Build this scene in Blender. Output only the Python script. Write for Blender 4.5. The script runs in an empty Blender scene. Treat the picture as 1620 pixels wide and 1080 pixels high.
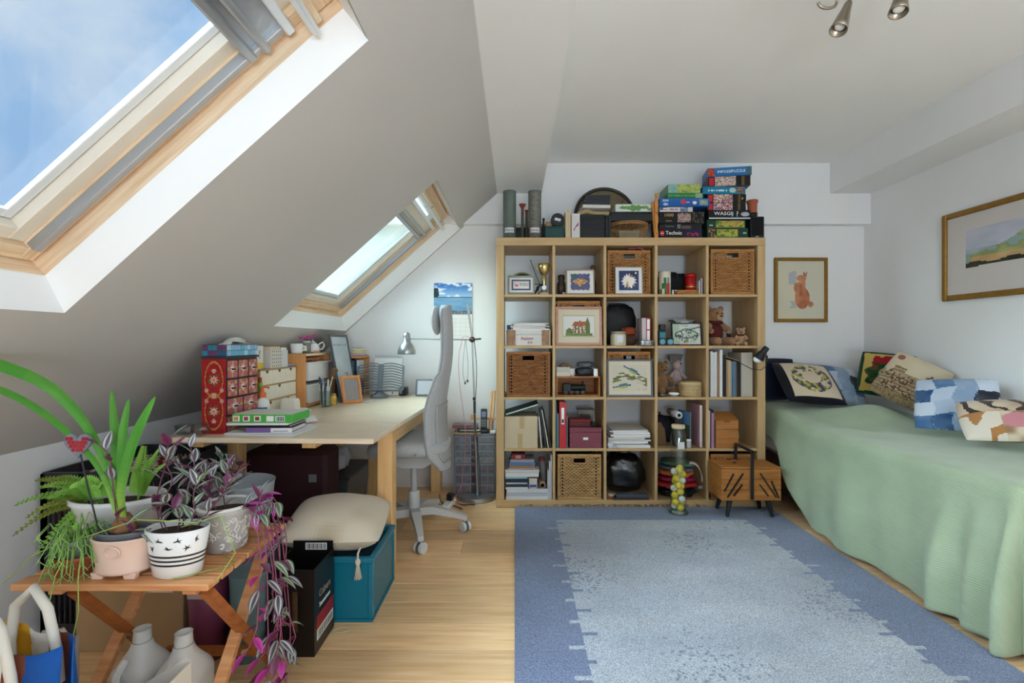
import bpy,bmesh,random
from math import sin,cos,sqrt,hypot,atan,atan2,exp,floor,radians,pi,acos
from mathutils import Vector,Matrix
R=radians
PI=pi
random.seed(7)
S=bpy.context.scene
COL=S.collection

# ---------------------------------------------------------------- camera, light, exposure
F=748.0  # focal length in pixels of the 1620 px wide frame
CH=1.143  # camera height
VX,VY=815.0,540.0
cam=bpy.data.cameras.new('camera')
cam.sensor_width=36.0
cam.lens=F/1620.0*36.0
cam.shift_x=(810.0-VX)/1620.0
cam.clip_start=0.02
camo=bpy.data.objects.new('camera',cam)
camo.location=(0,0,CH)
camo.rotation_euler=(PI/2,0,0)
COL.objects.link(camo)
S.camera=camo

S.view_settings.view_transform='Standard'
S.view_settings.look='None'
S.view_settings.gamma=1.0
S.view_settings.use_curve_mapping=False
S.view_settings.exposure=0.36
S.cycles.max_bounces=10
S.cycles.diffuse_bounces=6
S.cycles.glossy_bounces=4
S.cycles.transparent_max_bounces=16
S.cycles.caustics_reflective=False
S.cycles.caustics_refractive=False
S.cycles.sample_clamp_indirect=6.0

W=bpy.data.worlds.new('sky')
S.world=W
W.use_nodes=True
nt=W.node_tree
nt.nodes.clear()
_o=nt.nodes.new('ShaderNodeOutputWorld')
_b=nt.nodes.new('ShaderNodeBackground')
_tc=nt.nodes.new('ShaderNodeTexCoord')
_n=nt.nodes.new('ShaderNodeTexNoise')
_n.inputs['Scale'].default_value=2.6
_n.inputs['Detail'].default_value=7
_n.inputs['Roughness'].default_value=0.58
_n.inputs['Distortion'].default_value=0.6
_r=nt.nodes.new('ShaderNodeValToRGB')
_r.color_ramp.elements[0].position=0.36
_r.color_ramp.elements[0].color=(0.37,0.58,0.88,1)
_r.color_ramp.elements[1].position=0.60
_r.color_ramp.elements[1].color=(0.84,0.90,0.96,1)
_b.inputs['Strength'].default_value=0.78
nt.links.new(_tc.outputs['Generated'],_n.inputs['Vector'])
nt.links.new(_n.outputs['Fac'],_r.inputs['Fac'])
nt.links.new(_r.outputs['Color'],_b.inputs['Color'])
nt.links.new(_b.outputs['Background'],_o.inputs['Surface'])

def light(name,kind,loc,rot,energy,color,size=None,size_y=None,angle=None):
 d=bpy.data.lights.new(name,kind)
 d.energy=energy
 d.color=color
 if kind=='AREA':
  d.shape='RECTANGLE'
  d.size,d.size_y=size,size_y
 if kind=='SUN':
  d.angle=angle
 o=bpy.data.objects.new(name,d)
 o.location=loc
 o.rotation_euler=rot
 COL.objects.link(o)
 return o

 # broad hazy daylight falling on the roof slope and in through its skylights
light('hazy_sun','SUN',(-4,2,6),(R(-2),R(-54),0),38.0,(0.77,0.89,1.0),angle=R(75))
# added fill light by the unseen rear window, tilted up to brighten the ceiling
light('ceiling_fill','AREA',(0.35,-2.20,0.80),(R(-90-75),0,R(180)),108,(0.67,0.835,1.0),1.7,1.2)

# ---------------------------------------------------------------- helpers: pixels to the room
def at(px,py,Y):
 """the point of the room at depth Y that lies behind a pixel of the photograph"""
 return Vector(((px-VX)/F*Y,Y,CH-(py-VY)/F*Y))

def X_(px,Y):
 return(px-VX)/F*Y

def Z_(py,Y):
 return CH-(py-VY)/F*Y

def Yf(py,z=0.0):
 return(CH-z)*F/(py-VY)

 # ---------------------------------------------------------------- helpers: materials
MATS={}

def srgb(c):
 """8-bit sRGB triple to linear"""
 return tuple(((v/255.0)/12.92 if v/255.0<=0.04045 else((v/255.0+0.055)/1.055)**2.4)for v in c)

def mat(name,rgb,rough=0.6,metal=0.0,var=0.0,scale=12.0,bump=0.0,bscale=60.0,stretch=(1,1,1),spec=0.4,
 alpha=1.0,sheen=0.0,rgb2=None,emit=0.0,trans=0.0,detail=4.0):
 """procedural Principled material: colour with noise variation, fine bump"""
 if name in MATS:
  return MATS[name]
 m=bpy.data.materials.new(name)
 m.use_nodes=True
 n=m.node_tree
 b=n.nodes['Principled BSDF']
 c=srgb(rgb)
 b.inputs['Base Color'].default_value=(*c,1)
 b.inputs['Roughness'].default_value=rough
 b.inputs['Metallic'].default_value=metal
 b.inputs['Specular IOR Level'].default_value=spec
 b.inputs['Alpha'].default_value=alpha
 b.inputs['Transmission Weight'].default_value=trans
 if sheen:
  b.inputs['Sheen Weight'].default_value=sheen
 tc=mp=None
 if var or bump or rgb2:
  tc=n.nodes.new('ShaderNodeTexCoord')
  mp=n.nodes.new('ShaderNodeMapping')
  mp.inputs['Scale'].default_value=stretch
  n.links.new(tc.outputs['Object'],mp.inputs['Vector'])
 if var or rgb2:
  t=n.nodes.new('ShaderNodeTexNoise')
  t.inputs['Scale'].default_value=scale
  t.inputs['Detail'].default_value=detail
  n.links.new(mp.outputs['Vector'],t.inputs['Vector'])
  rp=n.nodes.new('ShaderNodeValToRGB')
  rp.color_ramp.elements[0].position=0.32
  rp.color_ramp.elements[1].position=0.68
  if rgb2:
   c2=srgb(rgb2)
   rp.color_ramp.elements[0].color=(*c,1)
   rp.color_ramp.elements[1].color=(*c2,1)
  else:
   rp.color_ramp.elements[0].color=(*[v*(1-var)for v in c],1)
   rp.color_ramp.elements[1].color=(*[min(1,v*(1+var))for v in c],1)
  n.links.new(t.outputs['Fac'],rp.inputs['Fac'])
  n.links.new(rp.outputs['Color'],b.inputs['Base Color'])
 if bump:
  t2=n.nodes.new('ShaderNodeTexNoise')
  t2.inputs['Scale'].default_value=bscale
  t2.inputs['Detail'].default_value=3
  n.links.new(mp.outputs['Vector'],t2.inputs['Vector'])
  bp=n.nodes.new('ShaderNodeBump')
  bp.inputs['Strength'].default_value=bump
  bp.inputs['Distance'].default_value=0.004
  n.links.new(t2.outputs['Fac'],bp.inputs['Height'])
  n.links.new(bp.outputs['Normal'],b.inputs['Normal'])
 MATS[name]=m
 return m

def wood(name,rgb,rgb2,axis='X',scale=4.0,rough=0.5,squeeze=14.0):
 """stretched-noise wood grain running along an axis of the object"""
 if name in MATS:
  return MATS[name]
 st={'X':(1,squeeze,squeeze),'Y':(squeeze,1,squeeze),'Z':(squeeze,squeeze,1)}[axis]
 return mat(name,rgb,rough,rgb2=rgb2,scale=scale,stretch=st,bump=0.08,bscale=scale*3,spec=0.3,detail=6)

def glass(name,rgb=(240,246,246),fac=0.10,rough=0.02,haze=None):
 """thin clear pane: see-through with a mirror sheen that grows at grazing angles"""
 if name in MATS:
  return MATS[name]
 m=bpy.data.materials.new(name)
 m.use_nodes=True
 n=m.node_tree
 n.nodes.clear()
 o=n.nodes.new('ShaderNodeOutputMaterial')
 t=n.nodes.new('ShaderNodeBsdfTransparent')
 t.inputs['Color'].default_value=(*srgb(rgb),1)
 g=n.nodes.new('ShaderNodeBsdfGlossy')
 g.inputs['Roughness'].default_value=rough
 lw=n.nodes.new('ShaderNodeLayerWeight')
 lw.inputs['Blend'].default_value=0.5
 pw=n.nodes.new('ShaderNodeMath')
 pw.operation='POWER'
 pw.inputs[1].default_value=4.0
 f=n.nodes.new('ShaderNodeMath')
 f.operation='MULTIPLY_ADD'
 f.inputs[1].default_value=0.6
 f.inputs[2].default_value=fac*0.4
 n.links.new(lw.outputs['Facing'],pw.inputs[0])
 n.links.new(pw.outputs['Value'],f.inputs[0])
 mx=n.nodes.new('ShaderNodeMixShader')
 n.links.new(f.outputs['Value'],mx.inputs['Fac'])
 n.links.new(t.outputs['BSDF'],mx.inputs[1])
 n.links.new(g.outputs['BSDF'],mx.inputs[2])
 out=mx
 if haze:
 # droplets / bloom on the pane: a diffuse-translucent veil in noise patches
  tc=n.nodes.new('ShaderNodeTexCoord')
  mp=n.nodes.new('ShaderNodeMapping')
  mp.inputs['Scale'].default_value=haze['stretch']
  tx=n.nodes.new('ShaderNodeTexNoise')
  tx.inputs['Scale'].default_value=haze['scale']
  tx.inputs['Detail'].default_value=6
  rp=n.nodes.new('ShaderNodeValToRGB')
  rp.color_ramp.elements[0].position=haze['lo']
  rp.color_ramp.elements[0].color=(haze['min'],)*3+(1,)
  rp.color_ramp.elements[1].position=haze['hi']
  rp.color_ramp.elements[1].color=(haze['max'],)*3+(1,)
  n.links.new(tc.outputs['Object'],mp.inputs['Vector'])
  n.links.new(mp.outputs['Vector'],tx.inputs['Vector'])
  n.links.new(tx.outputs['Fac'],rp.inputs['Fac'])
  tl=n.nodes.new('ShaderNodeBsdfTranslucent')
  tl.inputs['Color'].default_value=(*srgb(haze['rgb']),1)
  m2=n.nodes.new('ShaderNodeMixShader')
  n.links.new(rp.outputs['Color'],m2.inputs['Fac'])
  n.links.new(mx.outputs['Shader'],m2.inputs[1])
  n.links.new(tl.outputs['BSDF'],m2.inputs[2])
  out=m2
 n.links.new(out.outputs['Shader'],o.inputs['Surface'])
 MATS[name]=m
 return m

def paint_mat(name='printed_paint',rough=0.65,bump=0.0,bscale=200.0,sheen=0.0,spec=0.3):
 """takes its colour from the mesh's own printed colours"""
 if name in MATS:
  return MATS[name]
 m=mat(name,(200,200,200),rough,bump=bump,bscale=bscale,sheen=sheen,spec=spec)
 n=m.node_tree
 a=n.nodes.new('ShaderNodeAttribute')
 a.attribute_name='Col'
 n.links.new(a.outputs['Color'],n.nodes['Principled BSDF'].inputs['Base Color'])
 return m

 # ---------------------------------------------------------------- helpers: meshes
class MB:
 """collects boxes, tubes, lathes and prisms into one mesh"""
 def __init__(s):
  s.v=[]
  s.f=[]
  s.sm=[]
 def add(s,vs,fs,smooth=False):
  k=len(s.v)
  s.v+=[tuple(v)for v in vs]
  s.f+=[tuple(i+k for i in f)for f in fs]
  s.sm+=[smooth]*len(fs)
  return s
 def box(s,x0,y0,z0,x1,y1,z1,M=None,bev=0.0):
  b=min(bev,abs(x1-x0)/2.01,abs(y1-y0)/2.01,abs(z1-z0)/2.01)
  if b<=0:
   vs=[(x,y,z)for x in(x0,x1)for y in(y0,y1)for z in(z0,z1)]
   fs=[(0,1,3,2),(4,6,7,5),(0,4,5,1),(2,3,7,6),(0,2,6,4),(1,5,7,3)]
  else:
   vs,fs,ix=[],[],{}
   xs,ys,zs=(x0,x1),(y0,y1),(z0,z1)
   for i in(0,1):
    for j in(0,1):
     for k in(0,1):
      sx,sy,sz=(1,-1)[i],(1,-1)[j],(1,-1)[k]
      for a in range(3):
       p=[xs[i]+sx*b,ys[j]+sy*b,zs[k]+sz*b]
       p[a]=(xs[i],ys[j],zs[k])[a]
       ix[i,j,k,a]=len(vs)
       vs.append(tuple(p))
   for i in(0,1):
    q=[ix[i,0,0,0],ix[i,0,1,0],ix[i,1,1,0],ix[i,1,0,0]]
    fs.append(tuple(q if i==0 else q[::-1]))
    q=[ix[0,i,0,1],ix[1,i,0,1],ix[1,i,1,1],ix[0,i,1,1]]
    fs.append(tuple(q if i==0 else q[::-1]))
    q=[ix[0,0,i,2],ix[0,1,i,2],ix[1,1,i,2],ix[1,0,i,2]]
    fs.append(tuple(q if i==0 else q[::-1]))
   for i in(0,1):
    for j in(0,1):
     fl=(i+j)%2==0
     q=(ix[0,i,j,1],ix[0,i,j,2],ix[1,i,j,2],ix[1,i,j,1])
     fs.append(q if fl else q[::-1])
     q=(ix[i,0,j,2],ix[i,0,j,0],ix[i,1,j,0],ix[i,1,j,2])
     fs.append(q if fl else q[::-1])
     q=(ix[i,j,0,0],ix[i,j,0,1],ix[i,j,1,1],ix[i,j,1,0])
     fs.append(q if fl else q[::-1])
     for k in(0,1):
      q=(ix[i,j,k,0],ix[i,j,k,1],ix[i,j,k,2])
      fs.append(q[::-1]if(i+j+k)%2==0 else q)
  if M is not None:
   vs=[M@Vector(v)for v in vs]
  return s.add(vs,fs)
 def bar(s,a,b,w,h,up=(0,0,1)):
  """a straight bar of w x h section from a to b"""
  a,b=Vector(a),Vector(b)
  d=(b-a)
  L=d.length
  d.normalize()
  u=Vector(up)
  x=d.cross(u)
  if x.length<1e-5:
   x=d.cross(Vector((0,1,0)))
  x.normalize()
  z=x.cross(d)
  M=Matrix(((x.x,d.x,z.x,a.x),(x.y,d.y,z.y,a.y),(x.z,d.z,z.z,a.z),(0,0,0,1)))
  return s.box(-w/2,0,-h/2,w/2,L,h/2,M)
 def tube(s,pts,r,n=8,cap=True,closed=False):
  """a round tube along points; r is one radius or one for each point"""
  pts=[Vector(p)for p in pts]
  N=len(pts)
  rr=r if isinstance(r,(list,tuple))else[r]*N
  rings,ref=[],None
  for i,p in enumerate(pts):
   a=pts[(i-1)%N]if(closed or i>0)else p
   c=pts[(i+1)%N]if(closed or i<N-1)else p
   d=(c-a)
   if d.length<1e-9:
    d=Vector((0,0,1))
   d.normalize()
   if ref is None:
    ref=Vector((0,0,1))if abs(d.z)<0.9 else Vector((1,0,0))
   x=d.cross(ref)
   if x.length<1e-5:
    x=d.cross(Vector((0,1,0.3)))
   x.normalize()
   y=d.cross(x)
   y.normalize()
   ref=-y if(-y).dot(ref)>0 else y
   rings.append([p+(x*cos(2*PI*k/n)+y*sin(2*PI*k/n))*rr[i]for k in range(n)])
  vs=[v for g in rings for v in g]
  fs=[]
  for i in range(N if closed else N-1):
   j=(i+1)%N
   for k in range(n):
    l=(k+1)%n
    fs.append((i*n+k,i*n+l,j*n+l,j*n+k))
  s.add(vs,fs,True)
  if cap and not closed:
   s.add(rings[0],[tuple(range(n-1,-1,-1))])
   s.add(rings[-1],[tuple(range(n))])
  return s
 def cyl(s,c,r,h,n=20,axis='Z',r2=None):
  c=Vector(c)
  d={'X':Vector((h,0,0)),'Y':Vector((0,h,0)),'Z':Vector((0,0,h))}[axis]
  return s.tube([c,c+d],[r,r if r2 is None else r2],n)
 def lathe(s,prof,n=28,c=(0,0,0),sx=1.0,sy=1.0,M=None,wob=None):
  """revolve (radius, height) pairs about Z; sx, sy squash it to an oval"""
  vs,fs=[],[]
  for(r,z)in prof:
   for k in range(n):
    a=2*PI*k/n
    q=r*(1+(wob(a,z)if wob else 0))
    v=Vector((c[0]+q*cos(a)*sx,c[1]+q*sin(a)*sy,c[2]+z))
    vs.append(M@v if M else v)
  for i in range(len(prof)-1):
   for k in range(n):
    l=(k+1)%n
    fs.append((i*n+k,i*n+l,(i+1)*n+l,(i+1)*n+k))
  s.add(vs,fs,True)
  if prof[0][0]>1e-5:
   s.add(vs[:n],[tuple(range(n-1,-1,-1))])
  if prof[-1][0]>1e-5:
   s.add(vs[-n:],[tuple(range(n))])
  return s
 def ball(s,c,r,n=14,m=9,M=None):
  rx,ry,rz=r if isinstance(r,(tuple,list))else(r,r,r)
  vs,fs=[],[]
  for i in range(m+1):
   t=PI*i/m
   for k in range(n):
    a=2*PI*k/n
    v=Vector((rx*sin(t)*cos(a),ry*sin(t)*sin(a),-rz*cos(t)))
    v=(M@v)if M else v
    vs.append(v+Vector(c))
  for i in range(m):
   for k in range(n):
    l=(k+1)%n
    fs.append((i*n+k,i*n+l,(i+1)*n+l,(i+1)*n+k))
  return s.add(vs,fs,True)
 def prism(s,poly,d0,d1,axis='Y',smooth=False):
  """extrude a 2-D outline; axis Y: poly is (x,z); axis Z: (x,y); axis X: (y,z)"""
  n=len(poly)
  mk={'Y':lambda p,d:(p[0],d,p[1]),'Z':lambda p,d:(p[0],p[1],d),'X':lambda p,d:(d,p[0],p[1])}[axis]
  vs=[mk(p,d0)for p in poly]+[mk(p,d1)for p in poly]
  fs=[tuple(range(n)),tuple(range(2*n-1,n-1,-1))]
  fs+=[(i,n+i,n+(i+1)%n,(i+1)%n)for i in range(n)]
  return s.add(vs,fs)
 def grid(s,fn,nu,nv,smooth=True,wrap=False):
  vs=[fn(i/nu,j/nv)for j in range(nv+1)for i in range(nu+1)]
  fs=[(j*(nu+1)+i,j*(nu+1)+i+1,(j+1)*(nu+1)+i+1,(j+1)*(nu+1)+i)
   for j in range(nv)for i in range(nu)]
  return s.add(vs,fs,smooth)
 def xf(s,M):
  s.v=[tuple(M@Vector(v))for v in s.v]
  return s
 def mesh(s,name,m):
  me=bpy.data.meshes.new(name)
  me.from_pydata(s.v,[],s.f)
  me.polygons.foreach_set('use_smooth',s.sm)
  bm=bmesh.new()
  bm.from_mesh(me)
  bmesh.ops.recalc_face_normals(bm,faces=bm.faces)
  bm.to_mesh(me)
  bm.free()
  if m is not None:
   me.materials.append(m)
  return me
 def mk(s,name,m,parent=None,loc=None,rot=None,solid=0.0):
  return put(name,s.mesh(name,m),parent,loc,rot,solid)

def put(name,me,parent=None,loc=None,rot=None,solid=0.0):
 o=bpy.data.objects.new(name,me)
 COL.objects.link(o)
 if parent is not None:
  o.parent=parent
 if loc is not None:
  o.location=loc
 if rot is not None:
  o.rotation_euler=rot
 if solid:
  md=o.modifiers.new('thickness','SOLIDIFY')
  md.thickness=solid
  md.offset=0
 return o

def tag(o,label,cat,group=None,kind=None):
 o['label']=label
 o['category']=cat
 if group:
  o['group']=group
 if kind:
  o['kind']=kind
 return o

def thing(name,label,cat,loc=(0,0,0),rotz=0.0,group=None,rot=None):
 o=bpy.data.objects.new(name,None)
 o.empty_display_size=0.05
 COL.objects.link(o)
 o.location=loc
 o.rotation_euler=rot if rot else(0,0,rotz)
 return tag(o,label,cat,group)

def struct(o,label=None,cat=None):
 o['kind']='structure'
 if label:
  o['label']=label
  o['category']=cat or 'structure'
 return o

def copy_tree(o,parent=None):
 c=o.copy()
 COL.objects.link(c)
 c.parent=parent
 for ch in list(o.children):
  copy_tree(ch,c)
 return c

def canvas(name,w,h,nx,ny,fn,parent=None,loc=None,rot=None,m=None,plane='XZ'):
 """a flat print: a sheet of small faces, each with its own printed colour fn(u, v) in sRGB"""
 vs=[]
 for j in range(ny+1):
  for i in range(nx+1):
   a,b=(i/nx-0.5)*w,j/ny*h
   vs.append((a,0,b)if plane=='XZ' else((a,b,0)if plane=='XY' else(0,a,b)))
 fs=[(j*(nx+1)+i,j*(nx+1)+i+1,(j+1)*(nx+1)+i+1,(j+1)*(nx+1)+i)
  for j in range(ny)for i in range(nx)]
 me=bpy.data.meshes.new(name)
 me.from_pydata(vs,[],fs)
 ca=me.color_attributes.new('Col','FLOAT_COLOR','CORNER')
 flat=[]
 for j in range(ny):
  for i in range(nx):
   c=srgb(fn((i+0.5)/nx,(j+0.5)/ny))
   flat+=[c[0],c[1],c[2],1.0]*4
 ca.data.foreach_set('color',flat)
 me.materials.append(m or paint_mat())
 return put(name,me,parent,loc,rot)

def tint(o,fn):
 """colours of a mesh's faces from a function of the face centre (sRGB)"""
 me=o.data
 ca=me.color_attributes.new('Col','FLOAT_COLOR','CORNER')
 flat=[]
 for p in me.polygons:
  c=srgb(fn(p.center))
  flat+=[c[0],c[1],c[2],1.0]*p.loop_total
 ca.data.foreach_set('color',flat)
 return o

_TXT={}

def lettering(body,size,m,parent,loc,rot=(PI/2,0,0),name='lettering',depth=0.0004,align='CENTER',shear=0.0,bold=0.0,sx=1.0):
 """flat raised letters as a mesh, facing -Y by default"""
 cu=bpy.data.curves.new('text','FONT')
 cu.body=body
 cu.size=size
 cu.align_x=align
 cu.align_y='CENTER'
 cu.extrude=depth
 cu.shear=shear
 cu.offset=bold
 cu.resolution_u=2
 o=bpy.data.objects.new('text',cu)
 COL.objects.link(o)
 dg=bpy.context.evaluated_depsgraph_get()
 me=bpy.data.meshes.new_from_object(o.evaluated_get(dg))
 bpy.data.objects.remove(o)
 me.materials.clear()
 me.materials.append(m)
 if sx!=1.0:
  for v in me.vertices:
   v.co.x*=sx
 return put(name,me,parent,loc,rot)

def hashn(i,j,k=0):
 x=sin(i*127.1+j*311.7+k*74.7)*43758.5453
 return x-floor(x)

def vnoise(x,y,k=0):
 i,j=floor(x),floor(y)
 u,v=x-i,y-j
 u,v=u*u*(3-2*u),v*v*(3-2*v)
 a=hashn(i,j,k)*(1-u)+hashn(i+1,j,k)*u
 b=hashn(i,j+1,k)*(1-u)+hashn(i+1,j+1,k)*u
 return a*(1-v)+b*v

def mixc(a,b,t):
 t=max(0.0,min(1.0,t))
 return tuple(x*(1-t)+y*t for x,y in zip(a,b))

def inpoly(x,y,P):
 c=False
 n=len(P)
 for i in range(n):
  x1,y1=P[i]
  x2,y2=P[i-1]
  if(y1>y)!=(y2>y)and x<(x2-x1)*(y-y1)/(y2-y1)+x1:
   c=not c
 return c

 # ---------------------------------------------------------------- the room
XK=-1.875  # low knee wall under the roof slope
TH=atan(0.897)  # pitch of the slope
CT,ST=cos(TH),sin(TH)
ZK=CH+1.2675+0.897*XK  # top of the knee wall
XR=2.745  # right wall
YB,YU=3.72,3.65  # back wall: lower face, and the slightly proud upper band
YN=-2.35  # wall behind the camera
ZC=2.519  # flat ceiling
ZB=2.285  # underside of the two beams
ZS=2.05  # step in the back wall
XBL,XBR=-0.147,0.205  # main beam
SL=Matrix(((CT,0,-ST,XK),(0,1,0,0),(ST,0,CT,ZK),(0,0,0,1)))  # slope frame: u up the slope, v along the room, w outwards
UB=(XBL-XK)/CT

wall_m=mat('wall_paint',(234,234,234),0.85,var=0.015,scale=2.0,bump=0.05,bscale=90,spec=0.2)
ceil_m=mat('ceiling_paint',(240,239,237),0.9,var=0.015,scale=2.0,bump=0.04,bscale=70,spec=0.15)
slope_m=mat('shaded_slope_paint',(196,193,190),0.9,var=0.02,scale=2.0,bump=0.04,bscale=70,spec=0.15)  # greyer than the ceiling's white: the slope's shade is put into its colour
reveal_m=mat('reveal_paint',(240,241,241),0.6,bump=0.03,bscale=60,spec=0.3)

# floor of oak boards
def oak_floor():
 m=mat('oak_board',(220,176,125),0.38,rgb2=(242,206,157),scale=3.0,stretch=(1,16,1),bump=0.05,bscale=10,spec=0.4,detail=7)
 n=m.node_tree
 b=n.nodes['Principled BSDF']
 src=b.inputs['Base Color'].links[0].from_socket
 oi=n.nodes.new('ShaderNodeObjectInfo')
 hs=n.nodes.new('ShaderNodeHueSaturation')
 mr=n.nodes.new('ShaderNodeMapRange')
 mr.inputs['To Min'].default_value=0.80
 mr.inputs['To Max'].default_value=1.12
 n.links.new(oi.outputs['Random'],mr.inputs['Value'])
 n.links.new(mr.outputs['Result'],hs.inputs['Value'])
 n.links.new(src,hs.inputs['Color'])
 n.links.new(hs.outputs['Color'],b.inputs['Base Color'])
 sub=mat('subfloor',(70,48,30),0.9)
 fl=MB().box(XK-0.1,YN-0.1,-0.12,XR+0.1,YB+0.1,-0.018).mk('floor',sub)
 struct(fl,'oak plank floor of the attic room','floor')
 meshes={}
 rnd=random.Random(3)
 y=1.756-0.16*25
 row=0
 while y<YB:
  y0,y1=max(y,YN),min(y+0.1585,YB)
  if y1>YN+0.01:
   x=XK-rnd.random()*1.6
   while x<XR:
    L=rnd.choice((1.45,1.9,2.2))
    x0,x1=max(x,XK),min(x+L-0.0015,XR)
    if x1-x0>0.02:
     b=MB().box(0,0,-0.016,x1-x0,y1-y0,0.0,bev=0.0012)
     b.mk('plank',m,fl,(x0,y0,0))
    x+=L
  y+=0.16
  row+=1
oak_floor()

# walls: boxes with their inner faces at the room's planes
b=MB()
b.box(XK-0.1,YB,-0.1,XR+0.1,YB+0.12,ZC+0.1)
b.prism([(XBL-2.0,ZS),(XR+0.1,ZS),(XR+0.1,ZC+0.05),(XBL-2.0,ZC+0.05)],YU,YB+0.05,'Y')
struct(b.mk('wall_back',wall_m),'white painted back wall with a step above shelf height','wall')
struct(MB().box(XR,YN-0.1,-0.1,XR+0.12,YB+0.12,ZC+0.1).mk('wall_right',wall_m),'white painted right wall beside the bed','wall')
struct(MB().box(XK-0.12,YN-0.1,-0.1,XK,YB+0.12,ZK+0.04).mk('wall_left',wall_m),'low white knee wall under the roof slope','wall')
# rear wall with an added, unseen window, sized and placed to light the room
WX0,WX1,WZ0,WZ1=-0.45,1.35,0.08,2.0
b=MB()
b.box(XK-0.1,YN-0.12,-0.1,WX0,YN,ZC+0.1)
b.box(WX1,YN-0.12,-0.1,XR+0.1,YN,ZC+0.1)
b.box(WX0,YN-0.12,-0.1,WX1,YN,WZ0)
b.box(WX0,YN-0.12,WZ1,WX1,YN,ZC+0.1)
struct(b.mk('wall_rear',wall_m),'white wall behind the camera','wall')
wf=struct(thing('added_window_4','added white framed window behind the camera, unseen, there for its light','window',(0,YN-0.06,0)))
wm=mat('white_gloss',(238,238,236),0.35)
b=MB()
for x in(WX0,(WX0+WX1)/2-0.03,WX1-0.06):
 b.box(x,-0.03,WZ0,x+0.06,0.03,WZ1)
b.box(WX0,-0.03,WZ0,WX1,0.03,WZ0+0.06)
b.box(WX0,-0.03,WZ1-0.06,WX1,0.03,WZ1)
b.mk('frame',wm,wf)

# flat ceiling, sloping ceiling, beams
struct(MB().box(XBL-0.3,YN-0.1,ZC,XR+0.1,YB+0.1,ZC+0.12).mk('ceiling',ceil_m),'flat white ceiling','ceiling')
struct(MB().box(XBL,YN-0.05,ZB,XBR,YU+0.01,ZC+0.02).mk('beam_1',wall_m),'white boxed ceiling beam running to the bookshelf','beam')
struct(MB().box(2.43,YN-0.05,ZB,XR+0.02,YU+0.01,ZC+0.02).mk('beam_2',wall_m),'white boxed beam along the right wall','beam')

U0,U1=0.7457,1.9414  # skylight openings in the slope's plane
U0i,U1i=0.800,1.9414  # and where the reveal meets the pine
WR=0.093  # depth of the plaster reveal
SKY=[(0.29,1.385),(2.585,3.69),(-1.75,-0.66)]
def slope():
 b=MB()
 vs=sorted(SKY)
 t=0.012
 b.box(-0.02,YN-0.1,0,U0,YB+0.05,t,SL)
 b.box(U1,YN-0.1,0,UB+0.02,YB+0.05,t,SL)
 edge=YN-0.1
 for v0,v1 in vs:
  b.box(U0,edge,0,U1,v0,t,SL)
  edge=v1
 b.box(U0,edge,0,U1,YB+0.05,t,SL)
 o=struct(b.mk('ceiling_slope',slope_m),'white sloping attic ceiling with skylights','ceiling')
 r=MB()
 q=0.035
 for v0,v1 in vs:
  a=[(U0,v0,0),(U1,v0,0),(U1,v1,0),(U0,v1,0)]
  c=[(U0i,v0+q,WR),(U1i,v0+q,WR),(U1i,v1-q,WR),(U0i,v1-q,WR)]
  for k in range(4):
   l=(k+1)%4
   r.add([SL@Vector(p)for p in(a[k],a[l],c[l],c[k])],[(0,1,2,3)])
 rv=r.mk('reveal',reveal_m,o)
 # outer roof: keeps daylight to the skylights alone
 b=MB()
 x0,x1=U0i-0.04,U1i+0.04
 b.box(-0.2,YN-0.1,WR,x0,YB+0.1,0.26,SL)
 b.box(x1,YN-0.1,WR,UB+0.25,YB+0.1,0.26,SL)
 edge=YN-0.1
 for v0,v1 in vs:
  b.box(x0,edge,WR,x1,v0+q-0.04,0.26,SL)
  edge=v1-q+0.04
 b.box(x0,edge,WR,x1,YB+0.1,0.26,SL)
 struct(b.mk('roof',mat('roof_felt',(60,58,56),0.9)),'roof build-up above the sloping ceiling','roof')
slope()

pine=wood('pine',(218,184,146),(238,216,186),'X',5.0,0.45,18)
pineY=wood('pine_cross',(218,184,146),(238,216,186),'Y',5.0,0.45,18)
cream=mat('cream_bead',(232,222,206),0.5,var=0.02)
alu=mat('aluminium',(176,180,184),0.35,metal=0.7)
aluw=mat('white_aluminium',(222,226,230),0.35,metal=0.2)
gask=mat('gasket',(74,80,88),0.7)
SLR=SL.to_euler()

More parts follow.
